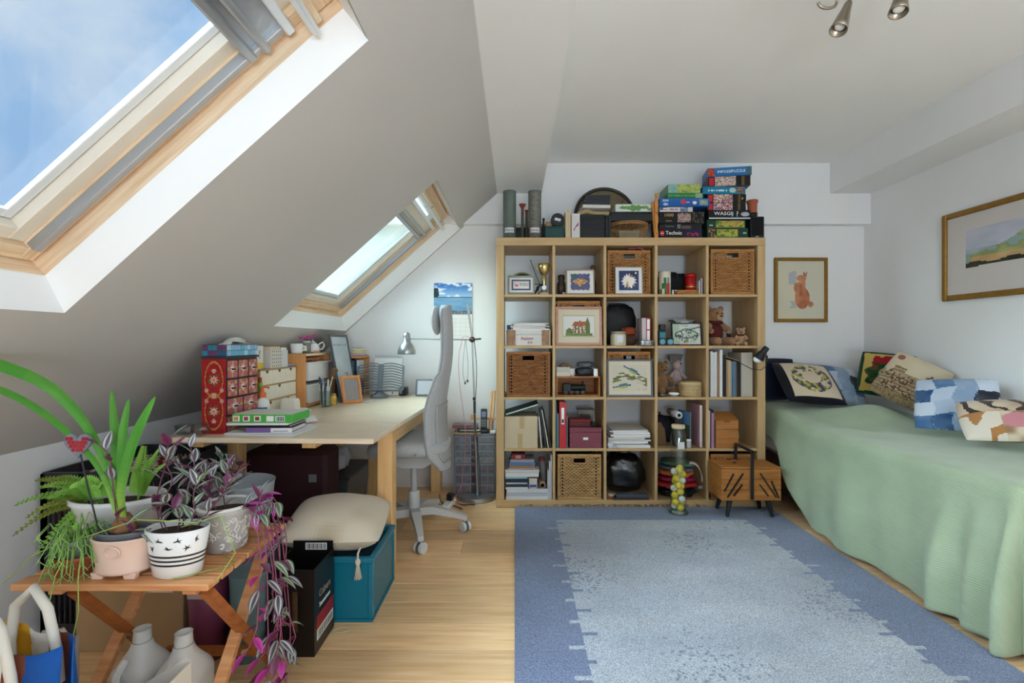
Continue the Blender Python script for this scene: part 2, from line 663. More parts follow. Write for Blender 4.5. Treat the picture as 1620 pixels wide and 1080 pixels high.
def skylight(name,label,v0,v1,pane):
 q=0.035
 a0,a1=v0+q,v1-q  # clear opening along the room
 e=struct(thing(name,label,'skylight',SL@Vector((0,0,0)),rot=SLR))
 def ring(part,i0,i1,w0,w1,m,m2=None,ubot=None):
  """a rectangular frame: from inset i0 to i1, between w0 and w1"""
  for s in(0,1):
   x=MB()
   if s==0:
    x.box(U0i+i0,a0+i0,w0,U1i-i0,a0+i1,w1,bev=0.002)
   else:
    x.box(U0i+i0,a1-i1,w0,U1i-i0,a1-i0,w1,bev=0.002)
   x.mk(part,m,e)
   x=MB()
   if s==0:
    x.box(U0i+i0,a0+i1,w0,U0i+i1,a1-i1,w1,bev=0.002)
   else:
    x.box(U1i-i1,a0+i1,w0,U1i-i0,a1-i1,w1,bev=0.002)
   x.mk(part,m2 or m,e)
 ring('frame_board',-0.038,-0.001,WR-0.004,0.235,pine,pineY)
 ring('sash_rail',0.004,0.046,0.142,0.20,pine,pineY)
 ring('glazing_bead',0.046,0.088,0.166,0.21,cream)
 ring('gasket',0.088,0.0905,0.199,0.21,gask)
 ring('spacer_bar',0.0905,0.116,0.196,0.212,aluw)
 # grey blind guide rails on both long sides
 for s in(0,1):
  y=a0+0.026 if s==0 else a1-0.048
  MB().box(U0i+0.05,y,0.128,U1i-0.14,y+0.022,0.158,bev=0.002).mk('guide_rail',alu,e)
 x=MB()
 x.box(U0i+0.09,a0+0.09,0.204,U1i-0.09,a1-0.09,0.208)
 x.mk('pane',pane,e)
 # rolled blind with its bars at the head, the opening bar and the top rail
 y0,y1=a0+0.028,a1-0.028
 MB().box(1.640,y0,0.120,1.668,y1,0.160,bev=0.006).mk('blind_bar',alu,e)
 MB().box(1.690,y0,0.112,1.712,y1,0.155,bev=0.006).mk('blind_bar',alu,e)
 MB().box(1.668,y0+0.01,0.146,1.690,y1-0.01,0.160).mk('blind_fold',alu if name=='window_1' else cream,e)
 MB().box(1.712,y0+0.01,0.140,1.770,y1-0.01,0.156).mk('blind_cloth',cream if name=='window_2' else alu,e)
 MB().box(1.770,y0,0.110,1.796,y1,0.168,bev=0.004).mk('blind_box',aluw,e)
 MB().box(1.822,a0+0.03,0.052,1.846,a1-0.03,0.082,bev=0.010).mk('opening_bar',aluw,e)
 for t in(0.14,0.5,0.86):
  y=a0+(a1-a0)*t
  MB().box(1.826,y-0.012,0.082,1.868,y+0.012,0.125,bev=0.004).mk('bracket',alu,e)
 MB().box(1.852,a0+0.02,0.088,1.874,a1-0.02,0.142,bev=0.004).mk('ventilation_flap',pineY,e)
 MB().box(1.874,a0+0.004,0.125,U1i-0.006,a1-0.004,0.20,bev=0.004).mk('head_rail',pineY,e)
 return e

pane1=glass('skylight_glass',(246,250,252),0.10)
pane2=glass('misted_glass',(206,215,213),0.10,haze=dict(scale=4.0,stretch=(1.0,7,1),lo=0.34,hi=0.75,min=0.01,max=0.045,rgb=(196,212,204)))
skylight('window_1','large pine framed skylight showing blue sky',*SKY[0],pane1)
skylight('window_2','misted pine framed skylight above the desk',*SKY[1],pane2)
skylight('added_window_3','added pine framed skylight behind the camera, unseen, for more daylight',*SKY[2],pane1)  # unseen skylight, added to let more daylight into the room

# ---------------------------------------------------------------- rug
def rug():
 x0,x1,y0,y1=0.0,1.735,0.75,3.235
 ix0,ix1,iy1=0.262,1.462,3.0
 e=thing('rug','blue pile rug with pale grey comb-edged centre on the oak floor','rug',(0,0,0))
 m=paint_mat('rug_pile',0.95,bump=0.9,bscale=320,sheen=0.3,spec=0.1)
 n=m.node_tree
 # tuft speckle over the woven colours
 bs=n.nodes['Principled BSDF']
 src=bs.inputs['Base Color'].links[0].from_socket
 tc=n.nodes.new('ShaderNodeTexCoord')
 tx=n.nodes.new('ShaderNodeTexNoise')
 tx.inputs['Scale'].default_value=210
 tx.inputs['Detail'].default_value=3
 tx2=n.nodes.new('ShaderNodeTexNoise')
 tx2.inputs['Scale'].default_value=3.2
 tx2.inputs['Detail'].default_value=4
 mr=n.nodes.new('ShaderNodeMapRange')
 mr.inputs['From Min'].default_value,mr.inputs['From Max'].default_value=0.36,0.62
 mr.inputs['To Min'].default_value,mr.inputs['To Max'].default_value=0.50,1.18
 mr2=n.nodes.new('ShaderNodeMapRange')
 mr2.inputs['From Min'].default_value,mr2.inputs['From Max'].default_value=0.3,0.7
 mr2.inputs['To Min'].default_value,mr2.inputs['To Max'].default_value=0.88,1.1
 mu=n.nodes.new('ShaderNodeMath');mu.operation='MULTIPLY'
 hs=n.nodes.new('ShaderNodeHueSaturation')
 for t in(tx,tx2):
  n.links.new(tc.outputs['Object'],t.inputs['Vector'])
 n.links.new(tx.outputs['Fac'],mr.inputs['Value'])
 n.links.new(tx2.outputs['Fac'],mr2.inputs['Value'])
 n.links.new(mr.outputs['Result'],mu.inputs[0])
 n.links.new(mr2.outputs['Result'],mu.inputs[1])
 n.links.new(mu.outputs['Value'],hs.inputs['Value'])
 n.links.new(src,hs.inputs['Color'])
 n.links.new(hs.outputs['Color'],bs.inputs['Base Color'])
 nx,ny=174,249
 blue,pale=(118,132,162),(178,184,190)
 rnd=random.Random(5)
 comb={}
 for j in range(ny):
  if j%8==3:
   comb[j]=(rnd.uniform(0.03,0.075),rnd.uniform(0.02,0.06))
   comb[j+1]=comb[j]
 def colour(i,j):
  x=x0+(i+0.5)/nx*(x1-x0)
  y=y0+(j+0.5)/ny*(y1-y0)
  a,c=comb.get(j,(0,0))
  lo,hi=ix0,ix1
  inside=lo<x<hi and y<iy1
  if y<iy1-0.03 and a:
   if j%16<8:  # pale teeth reaching out
    inside=lo-a<x<hi+a
   else:  # and blue ones reaching in
    inside=lo+c<x<hi-c
  if not inside:
   return mixc(blue,(98,110,138),vnoise(x*4,y*4,1)*0.9)
  k=vnoise(x*2.1,y*9,2)*0.7+0.3*vnoise(x*30,y*60,4)
  c0=mixc(pale,(146,156,170),k*0.75)
  if hashn(i,j,8)*0.62+vnoise(x*3,y*3,9)*0.38>0.80:
   c0=mixc(c0,(96,106,128),0.6)
  return c0
 vs=[]
 for j in range(ny+1):
  for i in range(nx+1):
   vs.append((x0+i/nx*(x1-x0),y0+j/ny*(y1-y0),0.013+0.0022*(hashn(i,j,3)-0.5)))
 fs=[(j*(nx+1)+i,j*(nx+1)+i+1,(j+1)*(nx+1)+i+1,(j+1)*(nx+1)+i)for j in range(ny)for i in range(nx)]
 me=bpy.data.meshes.new('pile')
 me.from_pydata(vs,[],fs)
 ca=me.color_attributes.new('Col','FLOAT_COLOR','CORNER')
 flat=[]
 for j in range(ny):
  for i in range(nx):
   c=srgb(colour(i,j))
   flat+=[c[0],c[1],c[2],1.0]*4
 ca.data.foreach_set('color',flat)
 me.materials.append(m)
 me.polygons.foreach_set('use_smooth',[True]*len(me.polygons))
 put('pile',me,e)
 MB().box(x0-0.002,y0-0.002,0.0005,x1+0.002,y1+0.002,0.0115,bev=0.003).mk('backing',mat('rug_edge',(104,116,144),0.95,bump=0.5,bscale=200),e)
 return e
rug()

# ---------------------------------------------------------------- bookshelf: five by five open cubes
YS=3.248
SX0,SX1,SZ1=X_(785,YS),X_(1211,YS),1.857
SD=0.385
FR,DV=0.054,0.018
CW=(SX1-SX0-2*FR-4*DV)/5
CHT=(SZ1-2*FR-4*DV)/5
def cell(c,r):
 """x0, x1, floor z, ceiling z of column c (0 left) and row r (0 top)"""
 x0=SX0+FR+c*(CW+DV)
 z1=SZ1-FR-r*(CHT+DV)
 return x0,x0+CW,z1-CHT,z1

birch=wood('birch_veneer',(180,149,104),(198,167,122),'X',3.0,0.45,12)
birchZ=wood('birch_veneer_upright',(180,149,104),(198,167,122),'Z',3.0,0.45,12)
def bookshelf():
 e=thing('bookshelf','birch cube bookshelf, five by five, packed with books and baskets','bookshelf',(0,YS,0))
 g=0.0008
 MB().box(SX0,0,SZ1-FR,SX1,SD,SZ1,bev=0.0015).mk('top_panel',birch,e)
 MB().box(SX0,0,0.002,SX1,SD,FR,bev=0.0015).mk('bottom_panel',birch,e)
 MB().box(SX0,0,FR+g,SX0+FR,SD,SZ1-FR-g,bev=0.0015).mk('side_panel',birchZ,e)
 MB().box(SX1-FR,0,FR+g,SX1,SD,SZ1-FR-g,bev=0.0015).mk('side_panel',birchZ,e)
 for c in range(4):
  x=cell(c,0)[1]
  MB().box(x,0.004,FR+g,x+DV,SD-0.002,SZ1-FR-g,bev=0.001).mk('upright',birchZ,e)
 me=None
 for c in range(5):
  x0,x1,_,_=cell(c,0)
  for r in range(4):
   z=cell(c,r)[2]
   MB().box(x0+g,0.004,z-DV,x1-g,SD-0.002,z,bev=0.001).mk('shelf',birch,e)
 return e
bookshelf()

# ---------------------------------------------------------------- desk
DZ=0.732
desk_top_m=mat('desk_veneer',(226,203,172),0.32,rgb2=(240,222,196),scale=3.5,stretch=(2,16,16),bump=0.04,bscale=10,spec=0.5,detail=6)
desk_m=wood('desk_birch',(214,170,112),(232,194,140),'Z',3.0,0.42,12)
desk_mx=wood('desk_birch_rail',(214,170,112),(232,194,140),'Y',3.0,0.42,12)
DESK=thing('desk','long birch desk with a raised drop leaf under the skylights','desk',(-0.599,1.992,0),R(-2.0))
def desk():
 e=DESK
 Wd,Ld,lf=0.905,1.685,0.415
 t=0.022
 # x runs 0 (right edge) to -Wd; y runs away from the camera
 MB().box(-Wd,0,DZ-t,0,lf-0.001,DZ,bev=0.002).mk('drop_leaf',desk_top_m,e)
 MB().box(-Wd,lf+0.001,DZ-t,0,Ld,DZ,bev=0.002).mk('desk_top',desk_top_m,e)
 # aprons
 z0,z1=DZ-0.13,DZ-t-0.001
 MB().box(-0.098,lf+0.01,z0,-0.078,Ld-0.1,z1).mk('apron',desk_mx,e)
 MB().box(-Wd+0.05,lf+0.01,z0,-Wd+0.07,Ld-0.1,z1).mk('apron',desk_mx,e)
 MB().box(-Wd+0.08,lf+0.36,z0,-0.1,lf+0.38,z1).mk('apron',desk_m,e)
 # drawer let into the long side
 d=MB().box(-0.077,lf+0.12,z0+0.004,-0.060,lf+0.86,z1-0.004,bev=0.002).mk('drawer',desk_mx,e)
 MB().box(-0.0595,lf+0.42,z1-0.022,-0.054,lf+0.52,z1-0.006).mk('finger_slot',mat('dark_slot',(70,48,28),0.8),d)
 # rails carrying the raised leaf
 for x in(-0.30,-0.80):
  MB().box(x-0.03,0.05,DZ-t-0.03,x+0.03,lf+0.2,DZ-t-0.001,bev=0.002).mk('leaf_support',desk_mx,e)
 def leg(x,y,w=0.074):
  MB().box(x-w,y,0,x,y+w,z1,bev=0.003).mk('leg',desk_m,e)
 leg(-0.024,lf-0.062)
 leg(-Wd+0.10,lf-0.062)
 leg(-0.024,Ld-0.09)
 leg(-Wd+0.10,Ld-0.09)
 leg(-0.33,lf+0.64,0.06)
desk()

# ---------------------------------------------------------------- bed with its spread
BX0,BX1,BY0,BY1,BZ=1.815,2.73,1.70,3.64,0.60
def bed():
 e=thing('bed','single bed against the right wall with dark base under green bedspread','bed',(0,0,0))
 dk=wood('dark_bed_wood',(70,46,30),(90,62,42),'Y')
 MB().box(BX0+0.03,BY0+0.03,0.10,BX1,BY1,0.34,bev=0.01).mk('base',dk,e)
 for x in(BX0+0.05,BX1-0.11):
  for y in(BY0+0.05,BY1-0.11):
   MB().box(x,y,0,x+0.06,y+0.06,0.099).mk('leg',dk,e)
 MB().box(BX0+0.012,BY0+0.012,0.341,BX1,BY1,BZ-0.012,bev=0.04).mk('mattress',mat('mattress_ticking',(226,224,218),0.9),e)
bed()
def bump2(x,y,cx,cy,rx,ry,rot=0.0):
 dx,dy=x-cx,y-cy
 a,b=dx*cos(rot)+dy*sin(rot),-dx*sin(rot)+dy*cos(rot)
 q=(a/rx)**2+(b/ry)**2
 return exp(-q*1.4)
def smooth(a,b,t):
 t=max(0.0,min(1.0,(t-a)/(b-a)))
 return t*t*(3-2*t)
def spread_top(x,y):
 z=BZ+0.006
 z+=0.072*smooth(2.85,3.35,y)*(1-0.5*smooth(2.3,2.7,x))
 z+=0.020*bump2(x,y,2.05,2.0,0.3,0.5)+0.075*bump2(x,y,2.33,3.08,0.26,0.16,-0.25)+0.012*bump2(x,y,2.0,3.15,0.05,0.3,0.5)+0.010*bump2(x,y,2.12,2.75,0.04,0.3,0.9)
 z+=0.010*sin(9*x+14*y+2*sin(5*y))*smooth(2.2,3.0,y)+0.006*sin(31*x+11*y+3*sin(4*x))*smooth(2.3,3.1,y)
 z+=0.003*sin(23*x-9*y)
 return z
def bedspread():
 mt=mat('bedspread_weave',(162,178,148),0.9,var=0.08,scale=5,sheen=0.3,spec=0.1)
 n=mt.node_tree
 tc=n.nodes.new('ShaderNodeTexCoord')
 wv=n.nodes.new('ShaderNodeTexWave')
 wv.bands_direction='Y'
 wv.inputs['Scale'].default_value=34
 wv.inputs['Distortion'].default_value=0.8
 wv.inputs['Detail'].default_value=2
 bp=n.nodes.new('ShaderNodeBump')
 bp.inputs['Strength'].default_value=0.35
 bp.inputs['Distance'].default_value=0.004
 n.links.new(tc.outputs['UV'],wv.inputs['Vector'])
 n.links.new(wv.outputs['Fac'],bp.inputs['Height'])
 n.links.new(bp.outputs['Normal'],n.nodes['Principled BSDF'].inputs['Normal'])
 x1,y1=BX1+0.005,BY1
 def drop(y):
  """how far the cloth hangs at the side: short by the shelf, to the floor further on"""
  full=0.605
  return full-0.02+0.015*sin(6*y)-0.42*smooth(2.82,3.36,y)
 NU,NV=96,150
 LF=0.60
 vs,uv=[],[]
 rr=0.05
 for j in range(NV+1):
  b=j/NV  # along the bed: from the foot hem to the head
  yb=(BY0-LF)+b*(y1-(BY0-LF))
  L=drop(max(yb,BY0))
  for i in range(NU+1):
   a=i/NU
   xb=(BX0-L)+a*(x1-(BX0-L))
   qx,qy=max(xb,BX0+rr),max(yb,BY0+rr)
   dx,dy=xb-qx,yb-qy
   d=hypot(dx,dy)
   if d<1e-6:
    vs.append((xb,yb,spread_top(xb,yb)))
   else:
    nx,ny=dx/d,dy/d
    arc=rr*PI/2
    if d<arc:
     t=d/rr
     o,z=rr*sin(t),rr*(1-cos(t))
    else:
     o,z=rr,rr+(d-arc)
    corner=min(abs(dx),abs(dy))/max(1e-6,max(abs(dx),abs(dy)))
    s=qy*1.0+qx*1.0
    k=smooth(0.05,0.5,d)
    fold=0.020*sin(s*10.0+1.3)+0.010*sin(s*23+2*d)+0.03*bump2(qy,0,1.9,0,0.16,1)*sin(qy*42)
    if corner>0.02:
     fold+=0.06*sin(atan2(-dy,-dx)*6.0-0.4)*smooth(0.0,0.3,corner)
    out=o+k*(0.045+fold+0.05*corner)
    zz=spread_top(qx,qy)-z
    zz=max(zz,0.022+0.008*(0.5+0.5*sin(s*17)))
    vs.append((qx+nx*out,qy+ny*out,zz))
   uv.append((yb,xb))
 fs=[(j*(NU+1)+i,j*(NU+1)+i+1,(j+1)*(NU+1)+i+1,(j+1)*(NU+1)+i)for j in range(NV)for i in range(NU)]
 me=bpy.data.meshes.new('bedspread')
 me.from_pydata(vs,[],fs)
 ul=me.uv_layers.new(name='UVMap')
 for l in me.loops:
  ul.data[l.index].uv=uv[l.vertex_index]
 me.polygons.foreach_set('use_smooth',[True]*len(me.polygons))
 me.materials.append(mt)
 o=put('bedspread',me,solid=0.004)
 tag(o,'sage green ribbed bedspread draped over the bed to the floor','bedspread')
bedspread()

# ---------------------------------------------------------------- small shared materials
white_m=mat('white_plastic',(236,236,234),0.4)
paper_m=mat('paper',(236,234,230),0.9,var=0.02)
pages_m=mat('page_edges',(226,218,202),0.95,var=0.08,scale=40,stretch=(1,1,40))
black_m=mat('black_card',(24,24,26),0.5)
blackp_m=mat('black_plastic',(30,31,33),0.4)
grey_m=mat('grey_plastic',(120,124,128),0.45)
silver_m=mat('silver_metal',(172,176,180),0.3,metal=0.85)
chrome_m=mat('chrome',(200,202,205),0.15,metal=1.0)
card_m=mat('brown_card',(176,146,108),0.85,var=0.05,scale=8)
clear_m=glass('clear_glass',(236,243,242),0.14)
clearp_m=glass('clear_plastic',(214,222,226),0.16,rough=0.15)

def solid(name,rgb,rough=0.6,**k):
 return mat(name,rgb,rough,**k)

 # ---------------------------------------------------------------- office chair, seen from its side
def office_chair():
 e=thing('office_chair','light grey high-backed swivel chair with headrest at the desk','chair',(-0.61,2.845,0))
 fab=mat('chair_fabric',(172,174,176),0.9,var=0.05,scale=60,bump=0.25,bscale=420,sheen=0.2,spec=0.1)
 fabd=mat('chair_fabric_edge',(150,152,154),0.85,bump=0.2,bscale=300)
 pl=mat('chair_plastic',(190,190,188),0.45)
 # five star base
 R0=0.312
 ang0=atan2(2.55-2.845,-0.51+0.61)
 for k in range(5):
  a=ang0+k*2*PI/5
  d=Vector((cos(a),sin(a),0))
  sx=Vector((-d.y,d.x,0))
  b=MB()
  prof=[(0.03,0.150,0.105,0.030),(0.12,0.158,0.112,0.027),(0.22,0.128,0.094,0.022),(R0+0.008,0.095,0.070,0.016)]
  vs,fs=[],[]
  for(r,zt,zb,w)in prof:
   for(s,z)in((-1,zb),(1,zb),(1,zt),(-1,zt)):
    vs.append(d*r+sx*(w*s)+Vector((0,0,z)))
  for i in range(3):
   for q in range(4):
    w=(q+1)%4
    fs.append((i*4+q,i*4+w,i*4+4+w,i*4+4+q))
  fs+=[(3,2,1,0),(12,13,14,15)]
  b.add(vs,fs)
  sp=b.mk('base_spoke',pl,e)
  c=MB()
  cc=d*(R0-0.004)
  th=a+0.7
  ax=Vector((cos(th),sin(th),0))
  for s in(-1,1):
   p=cc+ax*(0.008*s)+Vector((0,0,0.031))
   c.tube([p,p+ax*(0.017*s)],[0.030,0.0295],18)
  c.tube([cc+Vector((0,0,0.031)),cc+Vector((0,0,0.075))],0.007,8)
  ct=c.mk('caster',mat('caster_wheel',(206,208,210),0.4),e)
  h=MB()
  h.tube([cc+ax*-0.008+Vector((0,0,0.031)),cc+ax*0.008+Vector((0,0,0.031))],0.0315,18)
  h.mk('caster_tread',mat('caster_tread',(90,92,94),0.5),ct)
 b=MB()
 b.lathe([(0.034,0.10),(0.036,0.20),(0.034,0.245),(0.026,0.25)],20)
 b.mk('column_sleeve',pl,e)
 MB().cyl((0,0,0.25),0.019,0.165,16).mk('gas_lift',mat('gas_lift',(176,176,174),0.35),e)
 # tilt mechanism
 b=MB()
 b.prism([(-0.16,0.475),(0.17,0.475),(0.17,0.455),(0.07,0.40),(-0.06,0.40),(-0.16,0.45)],-0.075,0.075,'Y')
 b.mk('mechanism',pl,e)
 # seat cushion (front towards -X)
 def seat(u,v):
  a,t=2*PI*u,v
  ph=PI*(t-0.5)
  cx,cy=cos(a),sin(a)
  q=(abs(cx)**3.2+abs(cy)**3.2)**(-1/3.2)
  k=max(0.0,cos(ph))**0.30
  z=sin(ph)
  x,y=0.235*cx*q*k-0.02,0.235*cy*q*k
  zz=0.528+0.050*(abs(z)**0.8)*(1 if z>0 else-1)
  zz+=-0.022*smooth(0.12,0.26,-x)+0.006*smooth(0.1,0.25,abs(y))
  return(x,y,zz)
 MB().grid(seat,40,18).mk('seat',fab,e)
 for x in(-0.12,0.06):
  MB().tube([(x,-0.238,0.520),(x,-0.246,0.520)],0.006,10).mk('adjuster',chrome_m,e)
  # backrest: an S-shaped shell 0.44 wide across Y, leaning about x = 0.16
 prof=[(0.190,0.395),(0.182,0.48),(0.168,0.57),(0.160,0.70),(0.166,0.80),(0.185,0.92),(0.203,1.06),(0.204,1.20),(0.198,1.30),(0.194,1.355)]
 def cx(z):
  for i in range(len(prof)-1):
   (xa,za),(xb,zb)=prof[i],prof[i+1]
   if z<=zb:
    t=(z-za)/(zb-za)
    t2=t
    return xa+(xb-xa)*t2
  return prof[-1][0]
 def cxs(z):
  return sum(cx(z+d)for d in(-0.05,-0.025,0,0.025,0.05))/5
 def half(z):
  w=0.225
  if z<0.52:
   w*=0.45+0.55*smooth(0.36,0.52,z)
  if z>0.72:
   w*=1-0.42*smooth(0.72,1.10,z)
  if z>1.30:
   w*=sqrt(max(0.05,1-((z-1.30)/0.062)**2))if z<1.362 else 0.05
  return w
 def back(u,v):
  z=0.395+v*0.965
  a=2*PI*u
  w=half(z)
  t=0.030
  s,c=sin(a),cos(a)
  q=(abs(c)**2.6+abs(s)**2.6)**(-1/2.6)
  yy=w*c*q
  xx=cxs(z)+t*s*q-0.055*(yy/0.225)**2*(1.0 if z<0.95 else 0.5)
  return(xx,yy,z)
 b=MB().grid(back,36,46)
 b.add([back(i/36,0)for i in range(36)],[tuple(range(36))])
 b.add([back(i/36,1)for i in range(36)],[tuple(range(36))])
 b.mk('backrest',fab,e)
 # seam welts along both edges of the back
 for s in(0,0.5):
  pts=[]
  for k in range(41):
   p=Vector(back(s+(0.085 if s==0 else 0.415-0.0),k/40*0.95+0.02))if False else Vector(back(s,k/40*0.95+0.02))
   p.y+=0.0015 if s==0 else-0.0015
   pts.append(p)
  MB().tube(pts,0.005,6).mk('welt',fabd,e)
  # lower rear cover panel, a shade smoother
 def rear(u,v):
  z=0.44+v*0.34
  uu=(u-0.5)*0.8
  w=half(z)*1.0
  yy=w*uu*2*0.92
  q=max(0.0,1-abs(uu*2*0.92)**2.6)**(1/2.6)
  xx=cxs(z)+0.034*q-0.055*(yy/0.225)**2
  return(xx,yy,z)
 MB().grid(rear,16,14).mk('back_cover',mat('chair_shell',(160,160,160),0.6),e,solid=0.004)
 # headrest pad at the top front
 b=MB()
 b.ball((0,0,0),(0.028,0.125,0.088),20,14)
 b.xf(Matrix.Translation((0.138,0,1.270))@Matrix.Rotation(R(-2),4,'Y'))
 b.mk('headrest',fab,e)
 return e
office_chair()

# ---------------------------------------------------------------- silver floor lamp with a bell shade over the desk
def floor_lamp():
 Y=3.42
 e=thing('floor_lamp','silver floor lamp with bell shade on a long arm over the desk','lamp',(X_(753,3.44),3.475,0))
 b=MB()
 n=28
 out=[(0.145*cos(PI+PI*k/n),0.150*sin(PI+PI*k/n))for k in range(n+1)]
 b.prism(out,0.004,0.020,'Z')
 inner=[(x*0.94,y*0.94-0.004)for x,y in out]
 b.prism(inner,0.0201,0.030,'Z')
 b.mk('base',silver_m,e)
 # post, leaning a little to the left
 p0=Vector((0.01,-0.035,0.028))
 j=Vector((-0.026,-0.045,Z_(537,Y)))
 top=Vector((-0.062,-0.05,Z_(480,Y)))
 mid=p0.lerp(j,0.62)
 MB().tube([p0,mid],0.0085,12).mk('lower_post',silver_m,e)
 MB().tube([mid,j,j+(j-mid).normalized()*0.01],0.0065,12).mk('upper_post',silver_m,e)
 MB().tube([j+Vector((0.0,0,0.02)),top],0.008,12).mk('counter_rod',silver_m,e)
 MB().cyl(mid-Vector((0,0,0.01)),0.011,0.02,12).mk('collar',blackp_m,e)
 b=MB()
 b.tube([j+Vector((0.0,-0.022,0)),j+Vector((0,0.016,0))],[0.021,0.021],16)
 b.tube([j+Vector((0,-0.030,0)),j+Vector((0,-0.022,0))],[0.010,0.018],16)
 b.mk('clamp_knob',blackp_m,e)
 sx=X_(643,Y)-e.location.x
 end=Vector((sx+0.045,-0.045,j.z+0.006))
 MB().tube([j,end],0.0045,10).mk('arm',silver_m,e)
 MB().tube([j+Vector((0.01,-0.01,0)),j+Vector((0.065,-0.02,0.006))],0.006,8).mk('arm_tail',blackp_m,e)
 # bell shade with its lamp holder
 zc=Z_(560,Y)
 c=(sx,-0.045,zc)
 b=MB()
 prof=[(0.064,0.0),(0.066,0.004),(0.063,0.030),(0.052,0.062),(0.034,0.083),(0.028,0.088),(0.027,0.130),(0.022,0.150),(0.010,0.158),(0.0,0.159)]
 inner=[(r*0.95,z-0.002)for r,z in prof[:6]]
 b.lathe(inner[::-1]+prof,30,c)
 sh=b.mk('shade',silver_m,e)
 MB().ball((sx,-0.045,zc+0.03),(0.024,0.024,0.03),14,9).mk('bulb',mat('bulb_frost',(244,244,240),0.4),sh)
 MB().tube([(sx+0.026,-0.045,zc+0.11),end],0.006,8).mk('swivel',chrome_m,e)
 # flex with its inline switch, hanging along the post
 pts=[]
 for k in range(26):
  t=k/25
  p=j.lerp(p0,t)+Vector((0.014+0.012*sin(t*9),-0.020,0))
  pts.append(p)
 MB().tube(pts,0.0028,6).mk('flex',blackp_m,e)
 s=j.lerp(p0,0.43)
 MB().box(s.x-0.005,s.y-0.034,s.z-0.045,s.x+0.012,s.y-0.022,s.z+0.045,bev=0.003).mk('inline_switch',blackp_m,e)
 return e,j
LAMP,LJ=floor_lamp()

def cables():
 o=LAMP.location
 j=Vector((o.x+LJ.x,o.y+LJ.y-0.055,LJ.z))
 red=mat('pink_cord',(196,120,124),0.6)
 pts=[j+Vector((0.012,0,0.0))]
 for k in range(1,30):
  t=k/29
  pts.append(Vector((j.x-0.075-0.02*sin(t*7)+0.02*t,j.y-0.012,j.z+0.02-t*1.05))if k>2 else j+Vector((-0.03*k,-0.005,0.022)))
 for k in range(12):
  t=(k+1)/12
  pts.append(Vector((j.x-0.07-0.05*sin(t*5),j.y-0.09-0.02*t,max(0.008,0.09-0.12*t))))
 tag(MB().tube(pts,0.0022,6).mk('charging_cable',red),'thin pink cable hanging from the lamp joint to the floor','cable')
 wh=mat('grey_cord',(120,116,118),0.6)
 lp=[]
 for k in range(24):
  t=k/23
  lp.append(j+Vector((-0.040-0.018*sin(t*PI*2),-0.030,0.004-0.30*sin(t*PI))))
 o2=thing('earphones','grey earphones looped over the lamp joint','earphones')
 MB().tube(lp,0.0018,6).mk('lead',wh,o2)
 MB().ball(lp[11]+Vector((0,0,-0.012)),(0.006,0.006,0.011),8,6).mk('earbud',blackp_m,o2)
 MB().ball(lp[13]+Vector((0.008,0,-0.004)),(0.006,0.006,0.011),8,6).mk('earbud',blackp_m,o2)
cables()

# ---------------------------------------------------------------- wall calendar
def calendar():
 Y=YB-0.004
 x0,x1=X_(686,Y),X_(747,Y)
 zt,zm,zb=Z_(447,Y),Z_(497,Y),Z_(537,Y)
 e=thing('wall_calendar','wall calendar with a blue lake photograph above the desk','calendar',((x0+x1)/2,Y,zb))
 def lake(u,v):
  if v<0.10:
   return mixc((150,160,168),(64,72,82),hashn(int(u*40),int(v*30)))
  if v<0.52:
   c=mixc((96,142,178),(120,170,205),v*1.6)
   return mixc(c,(160,200,225),0.5*vnoise(u*6,v*30,3))
  if v<0.56:
   return(62,92,98)
  if u<0.10+0.05*vnoise(v*30,2)and v<0.82:
   return mixc((30,44,52),(60,76,84),hashn(int(u*60),int(v*40)))
  c=mixc((168,205,235),(52,110,190),(v-0.56)*2.3)
  k=vnoise(u*5+2,v*9,5)*0.6+vnoise(u*13,v*21,6)*0.4
  return mixc(c,(240,246,250),smooth(0.48,0.72,k))
 MB().box(-(x1-x0)/2,0,zm-zb,(x1-x0)/2,0.0022,zt-zb).mk('photo_page',paper_m,e)
 canvas('photograph',(x1-x0)*0.99,(zt-zm)*0.985,44,36,lake,e,(0,-0.0008,zm-zb+0.001))
 g=MB().box(-(x1-x0)/2,0,0,(x1-x0)/2,0.0018,zm-zb-0.003).mk('date_page',paper_m,e)
 b=MB()
 w,h=(x1-x0),zm-zb-0.003
 for k in range(1,6):
  b.box(-w/2+0.01,-0.0006,h*k/6,w/2-0.01,-0.0002,h*k/6+0.0012)
 for k in range(8):
  x=-w/2+0.01+(w-0.02)*k/7
  b.box(x,-0.0006,h*0.05,x+0.0012,-0.0002,h*5/6)
 b.mk('date_grid',mat('grid_line',(190,192,198),0.9),g)
calendar()

